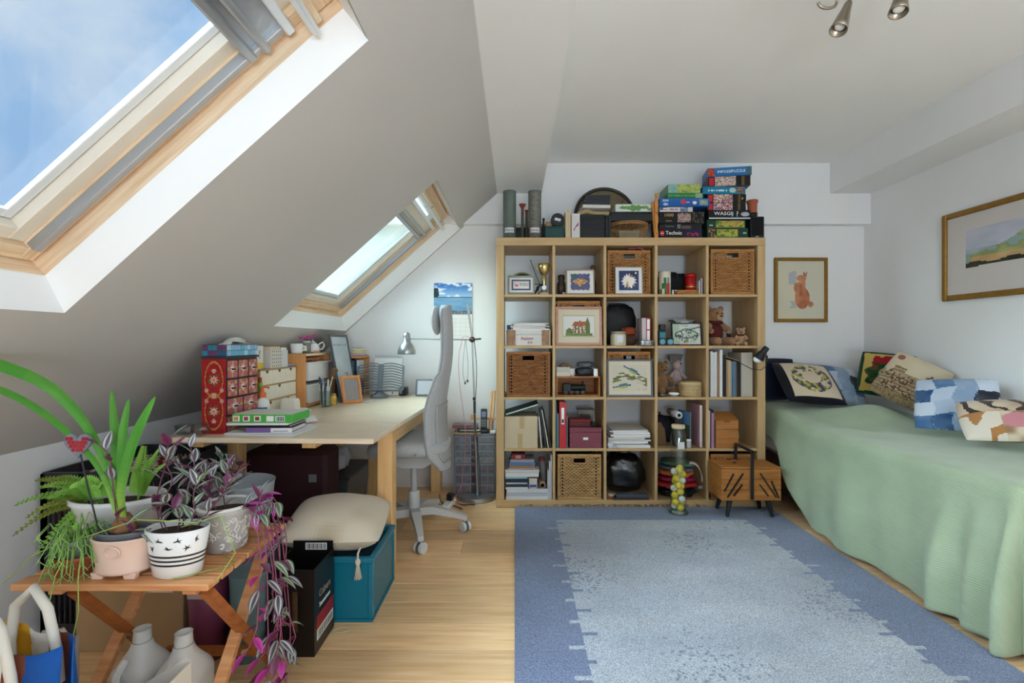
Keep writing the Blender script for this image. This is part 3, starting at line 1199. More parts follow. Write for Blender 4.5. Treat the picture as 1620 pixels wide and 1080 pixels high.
# ---------------------------------------------------------------- plastic drawer organiser beside the shelf, with things on top
def organiser():
 Y0=3.50
 x0,x1=X_(718,Y0),X_(784,Y0)
 H=Z_(686,Y0)
 e=thing('drawer_organiser','grey plastic organiser with seven clear drawers beside the bookshelf','organiser',((x0+x1)/2,Y0,0))
 w=(x1-x0)/2
 fr=mat('organiser_frame',(122,132,144),0.45)
 dr=mat('smoke_drawer',(136,146,156),0.25,spec=0.6)
 b=MB()
 b.box(-w,0.004,0.0,-w+0.006,0.165,H)
 b.box(w-0.006,0.004,0.0,w,0.165,H)
 b.box(-w,0.004,H-0.012,w,0.165,H)
 b.box(-w,0.004,0.0,w,0.165,0.010)
 b.box(-w,0.16,0.0,w,0.166,H)
 hs=[0.075,0.072,0.072,0.050,0.050,0.050,0.050]
 k=(H-0.026)/sum(hs)
 z=0.011
 zs=[]
 for h in hs:
  zs.append((z,z+h*k))
  z+=h*k
  b.box(-w,0.006,z-0.002,w,0.164,z+0.002)
 b.mk('frame',fr,e)
 tints=[(150,110,96),(122,100,104),(112,92,98),(160,156,148),(120,126,132),(128,128,136),(140,140,146)]
 for i,(a,c)in enumerate(zs):
  d=MB().box(-w+0.008,0.0,a+0.003,w-0.008,0.15,c-0.003,bev=0.002).mk('drawer',dr,e)
  wm_=mat('organiser_window_%d'%i,mixc(tints[i],(92,100,112),0.55),0.2,var=0.35,scale=26)
  for xa,xb in((-w+0.014,-0.032),(0.032,w-0.014)):
   MB().box(xa,-0.0015,a+0.008,xb,-0.0002,c-0.012).mk('window_panel',wm_,d)
  for x in(-w*0.62,w*0.62):
   MB().box(x-0.0025,-0.0025,a+0.006,x+0.0025,-0.0003,c-0.009).mk('divider_rib',fr,d)
  m=MB().box(-0.026,-0.004,a+0.008,0.026,0.0,c-0.006,bev=0.002)
  m.mk('pull_plate',mat('pull_plate',(58,58,64),0.4),d)
  MB().box(-0.018,-0.008,c-0.016,0.018,-0.0042,c-0.009,bev=0.002).mk('red_tab',mat('red_tab',(214,38,44),0.4),d)
 return x0,x1,Y0,H
OX0,OX1,OY,OH=organiser()

def book(name,label,loc,w,d,t,cover,rot=(0,0,0),group=None,spine='front',cat='book',pages=None,extra=None):
 """a closed book lying flat: w wide (x), d deep (y), t thick; its spine faces the room or sideways"""
 e=thing(name,label,cat,loc,group=group,rot=rot)
 c=0.0022 if t>0.008 else t*0.2
 b=MB()
 b.box(-w/2,0,0,w/2,d,c)
 b.box(-w/2,0,t-c,w/2,d,t)
 if spine=='front':
  b.box(-w/2,-0.0015,0,w/2,c,t)
  pg=(-w/2+0.003,c+0.0005,c+0.0003,w/2-0.003,d-0.004,t-c-0.0003)
 else:
  b.box(-w/2-0.0015,0,0,-w/2+c,d,t)
  pg=(-w/2+c+0.0005,0.004,c+0.0003,w/2-0.004,d-0.004,t-c-0.0003)
 b.mk('cover',cover,e)
 MB().box(*pg).mk('pages',pages or pages_m,e)
 return e

def upright(name,label,x,t,h,d,y,z,cover,group=None,spine=True,lean=0.0,cat='book',pages=None):
 """a book standing on the shelf: t thick along x, spine to the room (or pages when spine is False)"""
 e=thing(name,label,cat,(x,y,z),group=group,rot=(0,lean,0))
 c=min(0.0022,t*0.22)
 b=MB()
 b.box(0,0,0,c,d,h)
 b.box(t-c,0,0,t,d,h)
 if spine:
  b.box(0,-0.0015,0,t,c,h)
  pg=(c+0.0002,c+0.0005,0.003,t-c-0.0002,d-0.004,h-0.003)
 else:
  b.box(0,d-c,0,t,d,h)
  pg=(c+0.0002,0.003,0.003,t-c-0.0002,d-c-0.0005,h-0.003)
 b.mk('cover',cover,e)
 MB().box(*pg).mk('pages',pages or pages_m,e)
 return e

def organiser_top():
 z=OH
 o=thing('wooden_tray','thin wooden board on top of the drawer organiser','board',((OX0+OX1)/2,OY-0.012,z))
 MB().box(-0.155,0,0.0005,0.045,0.10,0.011,bev=0.002).mk('board',birch,o)
 MB().box(-0.155,0.094,0.0115,0.045,0.10,0.016).mk('lip',birch,o)
 z+=0.0115
 cx=(OX0+OX1)/2-0.06
 for k,(c,t,dx,lb)in enumerate([((40,38,40),0.010,0.02,'thin black notebook lying lowest on the organiser'),
  ((190,184,170),0.008,0.04,'cream notebook between two black ones on the organiser'),
  ((52,50,50),0.010,0.01,'black notebook lying on the cream notebook'),
  ((118,84,92),0.022,-0.02,'magazine with a colourful spine topping the organiser pile')]):
  book('notebook',lb,(cx+dx*0.6,OY-0.01+k*0.004,z),0.15 if k<3 else 0.19,0.085,t,solid('nb_%d'%k,c,0.5,var=0.3,scale=30),group='notebooks on the organiser')
  z+=t+0.0006
  # cordless phone on its cradle
 px=X_(764,OY)
 p=thing('cordless_phone','black cordless phone standing in its cradle on the organiser','phone',(px+0.004,OY+0.04,OH+0.0005))
 MB().box(-0.038,-0.034,0,0.038,0.05,0.028,bev=0.010).mk('cradle',blackp_m,p)
 h=MB().box(-0.024,-0.012,0,0.024,0.012,0.150,bev=0.006).mk('handset',blackp_m,p,(0,0.0,0.0285),(R(-7),0,0))
 MB().box(-0.017,-0.0132,0.088,0.017,-0.0122,0.128).mk('screen',mat('phone_screen',(96,112,136),0.15),h)
 for r in range(4):
  for c in range(3):
   MB().box(-0.018+c*0.013,-0.0135,0.020+r*0.014,-0.008+c*0.013,-0.0122,0.029+r*0.014,bev=0.001).mk('key',grey_m,h)
   # table easel of light wood behind the phone
 es=thing('table_easel','small beech table easel beside the bookshelf','easel',(X_(776,OY),OY+0.10,OH+0.0005))
 bw=wood('beech',(206,150,92),(226,176,120),'Z')
 for x,hh in((-0.018,0.30),(0.006,0.305)):
  MB().bar((x,0,0),(x+0.02,0.045,hh),0.013,0.012).mk('upright',bw,es)
 MB().box(-0.16,-0.012,0.088,0.036,-0.001,0.104).mk('ledge',bw,es)
 MB().box(-0.155,-0.012,0.1045,-0.132,0.006,0.130,bev=0.002).mk('block',bw,es)
 bx=thing('tissue_packet','small white packet leaning by the easel on the organiser','packet',(X_(783,OY)-0.014,OY-0.004,OH+0.0005))
 MB().box(-0.022,0,0,0.022,0.02,0.024,bev=0.006).mk('packet',white_m,bx)
 MB().box(-0.008,-0.001,0.004,0.008,0.0,0.018).mk('sticker',paper_m,bx)
organiser_top()

# extension socket and leads on the floor behind the chair
def floor_power():
 c=at(712,790,3.30)
 e=thing('extension_socket','white extension socket with a black plug on the floor','socket',(c.x,3.30,0),R(80))
 MB().box(-0.12,-0.028,0,0.06,0.028,0.036,bev=0.006).mk('socket_body',white_m,e)
 MB().box(-0.02,-0.022,0.0365,0.026,0.022,0.085,bev=0.006).mk('plug',blackp_m,e)
 for k,(a,b2,c2,lb)in enumerate([((-0.50,3.42),(-0.40,3.32),(-0.28,3.27),'black lead trailing from the socket across the floor'),
  ((-0.56,3.5),(-0.55,3.33),(-0.36,3.2),'black lead curling on the floor behind the chair')]):
  pts=[]
  for i in range(20):
   t=i/19
   x=a[0]*(1-t)**2+2*b2[0]*t*(1-t)+c2[0]*t*t
   y=a[1]*(1-t)**2+2*b2[1]*t*(1-t)+c2[1]*t*t
   pts.append((x,y+0.02*sin(8*t+k),0.006+0.001*k))
  tag(MB().tube(pts,0.0035,6).mk('power_lead',blackp_m),lb,'cable','leads on the floor')
floor_power()

# ---------------------------------------------------------------- things standing on the desk
DT=DZ+0.0006
def dpos(px,py):
 """spot on the desk top behind a pixel"""
 Y=Yf(py,DZ)
 return Vector((X_(px,Y),Y,DT))

def simple_box(name,label,cat,loc,w,d,h,m,rotz=0,group=None,lid=None,lid_h=0.0,bev=0.002,parts=None,rot=None):
 """a box with its lid; origin at the middle of the front bottom edge"""
 e=thing(name,label,cat,loc,rotz,group,rot)
 if lid_h:
  MB().box(-w/2+0.001,0.001,0,w/2-0.001,d-0.001,h-lid_h-0.0004,bev=bev).mk('body',m,e)
  MB().box(-w/2,0,h-lid_h,w/2,d,h,bev=bev).mk('lid',lid or m,e)
 else:
  MB().box(-w/2,0,0,w/2,d,h,bev=bev).mk('body',m,e)
 return e

def painted_chest():
# long side with nine little drawers faces the room (+X); red flowered end faces the camera
 x0,x1,y0,y1=-1.392,-1.283,2.10,2.362
 H=0.344
 e=thing('painted_chest','red flower-painted chest of small drawers on the desk','chest',(x1,y0,DT))
 frame=mat('chest_frame',(66,52,58),0.6,var=0.1)
 D=x1-x0
 b=MB()
 b.box(-D,0,0,-0.008,y1-y0,H-0.010)
 b.mk('carcass',frame,e)
 MB().box(-D-0.003,-0.003,H-0.010,0.002,y1-y0+0.003,H,bev=0.002).mk('top',frame,e)
 def red(u,v):
  base=mixc((150,24,30),(176,34,38),vnoise(u*9,v*20,1))
  def flower(cx,cy,r,c1,c2):
   dx,dy=(u-cx)*0.33,v-cy
   d=hypot(dx,dy)
   a=atan2(dy,dx)
   if d<r*0.28:
    return(196,120,40)
   if d<r*(0.78+0.22*cos(8*a)):
    return mixc(c1,c2,d/r)
   if d<r*1.35 and cos(5*a+1)>0.2 and cy in(0.30,0.72):
    return(96,104,40)
   return None
  for(cx,cy,r)in((0.5,0.30,0.062),(0.5,0.72,0.062),(0.5,0.84,0.035),(0.5,0.17,0.035),(0.2,0.58,0.032),(0.82,0.58,0.032),(0.2,0.44,0.032),(0.82,0.44,0.032),(0.5,0.51,0.04)):
   c=flower(cx,cy,r,(238,214,202),(206,150,140))
   if c:
    return c
    # yellow cartouche line
  for yc in(0.30,0.72):
   q=abs(hypot((u-0.5)/0.36,(v-yc)/0.24+0.0)-1)
   if q<0.05:
    return(186,138,62)
  return base
 canvas('flower_panel',D,H-0.012,34,104,red,e,(-D/2,-0.0012,0))
 rows=[(3,0.245,0.325),(3,0.160,0.238),(2,0.080,0.153),(2,0.006,0.073)]
 L=y1-y0
 def face(seed):
  def fn(u,v):
   base=(176,96,100)if seed%4<2 else(158,74,82)
   dx,dy=(u-0.5),(v-0.52)
   d=hypot(dx,dy)
   a=atan2(dy,dx)
   if d<0.26*(0.75+0.3*cos(9*a)):
    return(236,226,220)
   if 0.30<d<0.55 and(cos(4*a+seed)>0.75):
    return(202,170,84)
   return mixc(base,(196,120,118),vnoise(u*7,v*7,seed))
  return fn
 s=0
 for n,za,zb in rows:
  wd=(L-0.008)/n
  for k in range(n):
   ya,yb=0.004+k*wd+0.003,0.004+(k+1)*wd-0.003
   d=MB().box(-0.0078,ya,za,0.0,yb,zb,bev=0.0012).mk('drawer',frame,e)
   canvas('painted_front',yb-ya-0.003,zb-za-0.003,16,16,face(s),d,(0.0006,(ya+yb)/2,za+0.0015),plane='YZ')
   MB().box(0.0008,(ya+yb)/2-0.010,(za+zb)/2-0.004,0.011,(ya+yb)/2+0.010,(za+zb)/2+0.004,bev=0.002).mk('pull',black_m,d)
   s+=1
   # blue mosaic tissue box on top
 t=thing('tissue_box','blue mosaic tissue box with a white tissue on the painted chest','tissue box',(-1.337,2.103,DT+H+0.0006))
 tb=mat('mosaic_grout',(60,84,104),0.6)
 w2,h=0.054,0.050
 MB().box(-w2,0,0,w2,0.25,h,bev=0.002).mk('body',tb,t)
 rnd=random.Random(2)
 cols=[(52,126,150),(90,170,200),(170,208,226),(130,176,214),(36,92,120),(112,60,100)]
 def tiles(n,fixed,fn):
  for r in range(2):
   a=0.0
   while a<0.985:
    b2=min(1.0,a+rnd.uniform(0.14,0.24)*(1.0 if fixed=='y' else 0.55))
    c=rnd.choice(cols[:4]if fixed=='x' else[cols[0],cols[4],cols[5],cols[0]])
    fn(a,b2,r,mat('tile_%d_%d_%d'%c,c,0.3))
    a=b2
 def end(a,b2,r,m):
  MB().box(-w2+a*2*w2+0.001,-0.0022,r*h/2+0.001,-w2+b2*2*w2-0.001,0.0005,(r+1)*h/2-0.001,bev=0.0006).mk('tile',m,t)
 def side(a,b2,r,m):
  MB().box(w2-0.0005,a*0.25+0.001,r*h/2+0.001,w2+0.0022,b2*0.25-0.001,(r+1)*h/2-0.001,bev=0.0006).mk('tile',m,t)
 tiles(5,'y',end)
 tiles(9,'x',side)
 def tis(u,v):
  a,q=(u-0.5),v
  return(a*0.06*(1-0.1*q)+0.012*sin(q*5+u*9),0.07+q*0.15+0.02*sin(u*6),h+0.001+0.034*sin(q*PI*0.9)**0.7*(1-1.1*abs(a))+0.006*sin(u*14+q*4)*q)
 MB().grid(tis,14,14).mk('tissue',paper_m,t,solid=0.0015)
painted_chest()

def mini_drawers():
 xf,y0,y1,H=-1.33,2.462,2.872,0.262
 e=thing('mini_drawer_chest','plain white wood chest of mini drawers on the desk','chest',(xf,y0,DT))
 wdm=mat('pale_ply',(230,222,204),0.6,var=0.03)
 edge=mat('ply_edge',(186,150,104),0.7)
 D,L=0.17,y1-y0
 b=MB()
 t=0.006
 b.box(-D,0,0,0,t,H)
 b.box(-D,L-t,0,0,L,H)
 b.box(-D,0,H-t,0.0,L,H)
 b.box(-D,0,0,0,L,t)
 b.box(-D,0,0,-D+t,L,H)
 for z in(H*0.345,H*0.665):
  b.box(-D,t,z-0.003,-0.001,L-t,z+0.003)
 b.mk('carcass',edge,e)
 def drawer(ya,yb,za,zb):
  d=MB().box(-D+0.01,ya+0.0015,za+0.0015,0.0008,yb-0.0015,zb-0.0015,bev=0.001).mk('drawer',wdm,e)
  c=(ya+yb)/2
  pts=[(c+0.013*cos(PI+PI*k/8),zb-0.0016+0.016*sin(PI+PI*k/8))for k in range(9)]
  MB().prism(pts,0.0009,0.0022,'X').mk('finger_notch',mat('notch',(110,84,56),0.8),d)
 for k in range(3):
  drawer(t+k*(L-2*t)/3,t+(k+1)*(L-2*t)/3,H*0.665+0.003,H-t)
 drawer(t,L-t,H*0.345+0.003,H*0.665-0.003)
 for k in range(2):
  drawer(t+k*(L-2*t)/2,t+(k+1)*(L-2*t)/2,t,H*0.345-0.003)
 z=DT+H+0.0006
 # boxes on top of it
 y=2.47
 bx=simple_box('medicine_carton','upright white carton with a yellow base band on the mini drawers','carton',(-1.372,2.468,z),0.035,0.075,0.125,mat('carton_white',(226,226,218),0.6))
 MB().box(-0.0178,-0.0008,0.004,0.0182,0.075,0.034).mk('yellow_band',mat('carton_yellow',(226,196,60),0.6),bx)
 lettering('STIXI',0.020,black_m,bx,(0.018,0.037,0.08),(PI/2,R(-90),PI/2))
 g=simple_box('green_bottle_carton','tall green bottle standing before the mini drawers','bottle',(-1.318,2.432,DT),0.022,0.022,0.20,mat('green_bottle',(120,178,50),0.4),bev=0.006)
 MB().lathe([(0.009,0.2005),(0.009,0.224),(0.0,0.226)],12,(0,0.011,0)).mk('cap',mat('red_cap',(178,60,40),0.5),g)
 pf=thing('perforated_box','pale box with rows of punched dots on the mini drawers','box',(-1.375,2.575,z))
 MB().box(-0.055,0,0,0.045,0.12,0.105,bev=0.002).mk('body',mat('putty_box',(206,200,192),0.6),pf)
 for r in range(5):
  for k in range(5):
   MB().tube([(0.0452,0.016+k*0.022,0.012+r*0.020),(0.0458,0.016+k*0.022,0.012+r*0.020)],0.0035,8).mk('dot',mat('dot_dark',(64,58,78),0.7),pf)
 MB().box(-0.05,0.002,0.1055,0.04,0.11,0.118,bev=0.002).mk('lid',mat('cream_lid',(224,206,168),0.6),pf)
 fr=thing('frosted_sleeve','frosted plastic sleeve standing beside the perforated box','sleeve',(-1.338,2.71,z))
 MB().box(-0.05,0,0,0.0,0.075,0.098,bev=0.002).mk('sleeve',mat('frosted',(206,210,214),0.35),fr)
 MB().box(-0.045,0.004,0.0985,-0.006,0.07,0.112).mk('insert',paper_m,fr)
 bl=simple_box('blue_tray','thin blue tray at the end of the mini drawers','tray',(-1.372,2.795,z),0.075,0.07,0.010,mat('blue_tray',(70,92,196),0.5),lid=mat('white_tray',(226,228,232),0.5),lid_h=0.004)
 bk=upright('paperback','dark box file leaning behind the yellow-banded carton',-1.482,0.045,0.095,0.10,2.56,z,mat('grey_board',(132,128,124),0.7))
 cd=simple_box('card_carton','brown card carton behind the perforated box','carton',(-1.435,2.70,z),0.05,0.09,0.10,card_m,lid=card_m,lid_h=0.02)
 return z
mini_drawers()

def pump_bottle():
 e=thing('pump_bottle','white lotion bottle with orange pump on the desk','bottle',(X_(421,2.50)+0.06,2.43,DT))
 e.location=(X_(420,2.43),2.40,DT)
 MB().lathe([(0.0,0.0),(0.031,0.0),(0.034,0.006),(0.034,0.095),(0.030,0.112),(0.016,0.122),(0.013,0.126)],24).mk('body',mat('lotion_white',(236,236,232),0.35),e)
 b=MB()
 b.lathe([(0.018,0.1265),(0.019,0.150),(0.010,0.154),(0.006,0.172),(0.012,0.174),(0.012,0.182),(0.0,0.184)],20)
 b.tube([(0.0,0,0.179),(0.034,-0.006,0.179),(0.038,-0.007,0.172)],0.0042,8)
 b.mk('pump',mat('orange_pump',(226,112,66),0.4),e)
 lb=MB()
 n=10
 def lab(u,v):
  a=-PI/2+(u-0.2)*1.5
  return(0.0345*cos(a),0.0345*sin(a),0.018+v*0.062)
 lb.grid(lab,n,4)
 lb.mk('label',mat('blue_label',(58,122,196),0.4,var=0.3,scale=60),e)
pump_bottle()

def desk_left():
# white sponge block
 c=Vector((X_(463,2.66),2.60,DT))
 e=thing('sponge_block','white foam block on the desk beside the paper pile','sponge',c)
 def sp(u,v):
  a=2*PI*u
  ph=PI*(v-0.5)
  q=(abs(cos(a))**5+abs(sin(a))**5)**(-1/5)
  k=max(0,cos(ph))**0.25
  return(0.048*cos(a)*q*k,0.03+0.032*sin(a)*q*k,0.048+0.048*(abs(sin(ph))**0.7)*(1 if ph>0 else-1))
 MB().grid(sp,32,14).mk('foam',mat('white_foam',(238,234,224),0.9,bump=0.3,bscale=200),e)
 MB().box(-0.03,-0.003,0.02,0.03,-0.0015,0.05).mk('sleeve',paper_m,e)
 # the paper pile with the green carton
 z=DT
 base=Vector((-1.115,2.05,0))
 for k,(w,d,t,c3,dx,dy,rz,lb)in enumerate([
  (0.315,0.24,0.004,(222,224,228),0.0,0.0,-4,'large white sheet lowest in the desk paper pile'),
  (0.30,0.22,0.005,(206,210,220),-0.01,0.02,3,'pale blue-grey folder low in the desk paper pile')]):
  e=thing('paper_folder',lb,'folder',(base.x+dx,base.y+dy,z),R(rz),'papers in the desk pile')
  MB().box(-w/2,0,0,w/2,d,t*0.45).mk('back_cover',solid('pf%d'%k,c3,0.8),e)
  MB().box(-w/2+0.004,0.003,t*0.5,w/2-0.003,d-0.003,t).mk('sheets',paper_m,e)
  z+=t+0.0005
 book('paperback','purple and white paperback under the green carton',(base.x+0.03,base.y+0.035,z),0.20,0.15,0.020,mat('purple_white',(128,100,162),0.5),rot=(0,0,R(2)),group=None)
 e=thing('note_label','white band round the purple paperback on the desk','label',(base.x+0.085,base.y+0.0335,z+0.0005),R(2))
 MB().box(-0.045,-0.0035,0,0.048,-0.002,0.019).mk('band',paper_m,e)
 MB().box(-0.035,-0.0042,0.004,0.030,-0.0036,0.008).mk('print',mat('faint_print',(160,150,190),0.8),e)
 z+=0.0206
 book('notebook','black notebook lying between purple paperback and white pad',(base.x+0.005,base.y+0.04,z),0.225,0.16,0.010,black_m,rot=(0,0,R(-1)))
 z+=0.0106
 e=thing('writing_pad','white writing pad under the green carton','pad',(base.x-0.015,base.y+0.03,z),R(1))
 MB().box(-0.14,0,0,0.13,0.19,0.010,bev=0.002).mk('sheets',paper_m,e)
 MB().box(-0.14,0.0,0.0101,0.13,0.19,0.0112).mk('cover',mat('pad_cover',(214,218,226),0.7),e)
 z+=0.0118
 g=thing('green_carton','flat green carton with snack pictures on top of the paper pile','carton',(base.x+0.0,base.y+0.03,z),R(-2))
 w,d,h=0.270,0.165,0.036
 MB().box(-w/2,0,0,w/2,d,h,bev=0.0015).mk('body',mat('carton_green',(72,176,66),0.5),g)
 MB().box(-w/2+0.004,0.004,h+0.0002,w/2-0.004,d-0.004,h+0.0012).mk('top_panel',mat('carton_top',(214,216,210),0.5),g)
 for k,(x,c3)in enumerate([(-0.115,(222,150,84)),(-0.07,(170,60,74)),(-0.02,(150,60,56))]):
  p=MB().box(x-0.014,-0.0012,0.006,x+0.016,-0.0002,0.030).mk('picture_square',mat('sq_white',(240,240,236),0.5),g)
  MB().box(x-0.009,-0.0020,0.010,x+0.010,-0.0013,0.026,bev=0.0003).mk('picture',mat('snack_%d'%k,c3,0.5,var=0.3,scale=90),p)
 MB().box(0.022,-0.0012,0.006,0.054,-0.0002,0.030).mk('brand_panel',mat('sq_white',(240,240,236),0.5),g)
 bc=MB().box(0.062,-0.0012,0.006,0.104,-0.0002,0.030).mk('barcode',mat('sq_white',(240,240,236),0.5),g)
 for k in range(9):
  MB().box(0.066+k*0.004,-0.0018,0.008,0.0675+k*0.004+0.0008*(k%3),-0.0013,0.027).mk('barcode_line',black_m,bc)
  # loose crumpled wraps to the right of the pile
 for k,(px,py,r,lb)in enumerate([(484,668,0.036,'crumpled white tissue beside the paper pile'),(478,653,0.030,'small crumpled paper wrap behind the paper pile')]):
  c=dpos(px,py)
  def wr(u,v,r=r,k=k):
   a,t=2*PI*u,PI*v
   q=r*(1+0.28*sin(5*a+3*k)*sin(3*t)+0.16*sin(11*a+7*t))
   return(q*sin(t)*cos(a)*1.4,q*sin(t)*sin(a),0.012+max(-0.0115,-q*cos(t)*0.5))
  tag(MB().grid(wr,22,12).mk('paper_wrap',paper_m,None,c),lb,'paper','crumpled wraps on the desk')
  # light bulb and glass dish on the leaf's corner
 e=thing('light_bulb','clear light bulb lying on the desk corner by the painted chest','bulb',(-1.362,2.056,DT),R(180))
 Mx=Matrix.Translation((0,0,0.030))@Matrix.Rotation(R(90),4,'Y')
 MB().lathe([(0.0,-0.03),(0.016,-0.027),(0.027,-0.014),(0.030,0.0),(0.026,0.018),(0.016,0.036),(0.013,0.042)],22,M=Mx).mk('globe',clear_m,e)
 MB().lathe([(0.014,0.0425),(0.0145,0.064),(0.008,0.070),(0.0,0.071)],16,M=Mx).mk('screw_cap',silver_m,e)
 e=thing('glass_dish','small clear glass dish on the desk corner','dish',(-1.472,2.105,DT))
 MB().lathe([(0.0,0.0),(0.030,0.0),(0.036,0.006),(0.036,0.034),(0.033,0.034),(0.033,0.008),(0.0,0.006)],24).mk('bowl',clear_m,e)
 MB().lathe([(0.034,0.0345),(0.039,0.0345),(0.039,0.038),(0.034,0.038)],24).mk('rim',clear_m,e)
desk_left()

def bin_unit():
 xf,y0,y1,H,D=-1.282,2.885,3.275,0.335,0.19
 e=thing('wooden_bin_unit','open pine unit holding white plastic bins on the desk','storage unit',(xf,y0,DT))
 pw=wood('orange_pine',(206,140,84),(222,162,104),'Z')
 L=y1-y0
 MB().box(-D,0,0,0.0,0.016,H,bev=0.002).mk('side_panel',pw,e)
 MB().box(-D,L-0.016,0,0.0,L,H,bev=0.002).mk('side_panel',pw,e)
 MB().box(-D,0.017,H-0.014,0.0,L-0.017,H-0.0005).mk('top_board',mat('pale_top',(232,208,172),0.5),e)
 MB().box(-D,0.017,0.008,0.0,L-0.017,0.022).mk('bottom_board',pw,e)
 MB().box(-D,0.017,0.023,-D+0.006,L-0.017,H-0.015).mk('back_board',pw,e)
 for k,z in enumerate((0.026,0.165)):
  o=thing('plastic_bin',('lower' if k==0 else 'upper')+' white plastic bin in the pine unit','bin',(xf,y0,DT+z),group='bins in the pine unit')
  h=0.105
  b=MB()
  ya,yb=0.03,L-0.03
  for s in range(5):
   pass
  outer=[(ya+0.02,0),(yb-0.02,0),(yb-0.006,h),(ya+0.006,h)]
  b.prism(outer,-D+0.012,0.006,'X')
  b.mk('tub',mat('bin_white',(232,232,230),0.4),o)
  MB().box(-D+0.010,ya-0.008,h+0.0005,0.016,yb+0.008,h+0.010,bev=0.003).mk('rim',mat('bin_white',(232,232,230),0.4),o)
 c=thing('bundled_cable','copper-coloured cable coil on the upper bin','cable',(xf-0.06,y0+0.2,DT+0.165+0.116))
 pts=[(0.040*cos(t*0.7)*(1+0.02*t),0.10*sin(t*0.7),0.004+0.0010*t)for t in range(20)]
 MB().tube(pts,0.0035,6).mk('coil',mat('copper_cord',(196,120,84),0.5),c)
 MB().box(-0.01,-0.012,0.0,0.01,0.012,0.012).mk('tie',black_m,c)
 z=DT+H+0.0006
 # on top: mug, jar of flowers, teapot and bits
 m=thing('white_mug','plain white mug on the pine unit','mug',(xf-0.075,y0+0.05,z))
 MB().lathe([(0.0,0),(0.030,0),(0.034,0.01),(0.036,0.062),(0.033,0.062),(0.031,0.012),(0.0,0.008)],24).mk('cup',white_m,m)
 MB().tube([(0.034,0,0.05),(0.052,0,0.044),(0.054,0,0.026),(0.034,0,0.016)],0.004,8).mk('handle',white_m,m)
 j=thing('flower_jar','dark glass jar with pink orchid cactus flowers on the pine unit','vase',(xf-0.045,y0+0.125,z))
 MB().lathe([(0.0,0.0),(0.024,0.0),(0.025,0.055),(0.021,0.060),(0.021,0.066),(0.0,0.0661)],20).mk('jar',mat('jar_grey',(118,120,110),0.2),j)
 MB().box(-0.012,-0.0262,0.015,0.012,-0.0252,0.048).mk('label',mat('jar_label',(220,220,210),0.6,var=0.4,scale=90),j)
 MB().lathe([(0.0225,0.0665),(0.0225,0.078),(0.0,0.079)],18).mk('lid',mat('jar_lid',(198,200,200),0.4),j)
 rnd=random.Random(8)
 pk=mat('magenta_petal',(204,60,150),0.5)
 for k in range(7):
  p=Vector((rnd.uniform(-0.045,0.05),rnd.uniform(-0.03,0.06),rnd.uniform(0.082,0.12)))
  st=MB().tube([(0,0,0.072),p*0.7+Vector((0,0,0.03)),p],0.0015,5).mk('stem',mat('stem_green',(96,130,60),0.6),j)
  b=MB()
  for q in range(6):
   a=q*PI/3
   d=Vector((cos(a),sin(a),0.6))*0.014
   b.ball(p+d*0.6,(0.004,0.004,0.010),6,5,Matrix.Rotation(a,3,'Z')@Matrix.Rotation(R(50),3,'Y'))
  b.mk('flower',pk,j)
 t=thing('teapot','white patterned china teapot on the pine unit','teapot',(xf-0.055,y0+0.235,z))
 MB().lathe([(0.0,0.0),(0.026,0.0),(0.040,0.012),(0.044,0.030),(0.038,0.052),(0.024,0.064),(0.0,0.066)],26).mk('body',mat('china',(236,232,230),0.25,var=0.06,scale=40),t)
 MB().lathe([(0.022,0.0662),(0.016,0.073),(0.004,0.076),(0.006,0.084),(0.0,0.087)],18).mk('lid',mat('china',(236,232,230),0.25),t)
 MB().tube([(0.03,0.024,0.055),(0.05,0.042,0.072),(0.058,0.048,0.05),(0.05,0.042,0.026),(0.036,0.028,0.022)],0.0045,8).mk('handle',white_m,t)
 MB().tube([(-0.03,-0.022,0.025),(-0.046,-0.034,0.045),(-0.054,-0.04,0.062)],[0.008,0.006,0.004],8).mk('spout',white_m,t)
 d=simple_box('purple_packet','lilac packet beside the teapot on the pine unit','packet',(xf-0.08,y0+0.31,z),0.07,0.05,0.045,mat('lilac',(150,132,170),0.6,var=0.3,scale=40),lid=mat('lilac_top',(196,180,200),0.6),lid_h=0.012)
 tr=simple_box('peach_dish','small peach dish in front of the teapot','dish',(xf-0.016,y0+0.19,z),0.024,0.04,0.014,mat('peach',(222,160,130),0.5),lid=mat('peach_rim',(232,180,150),0.5),lid_h=0.003)
bin_unit()

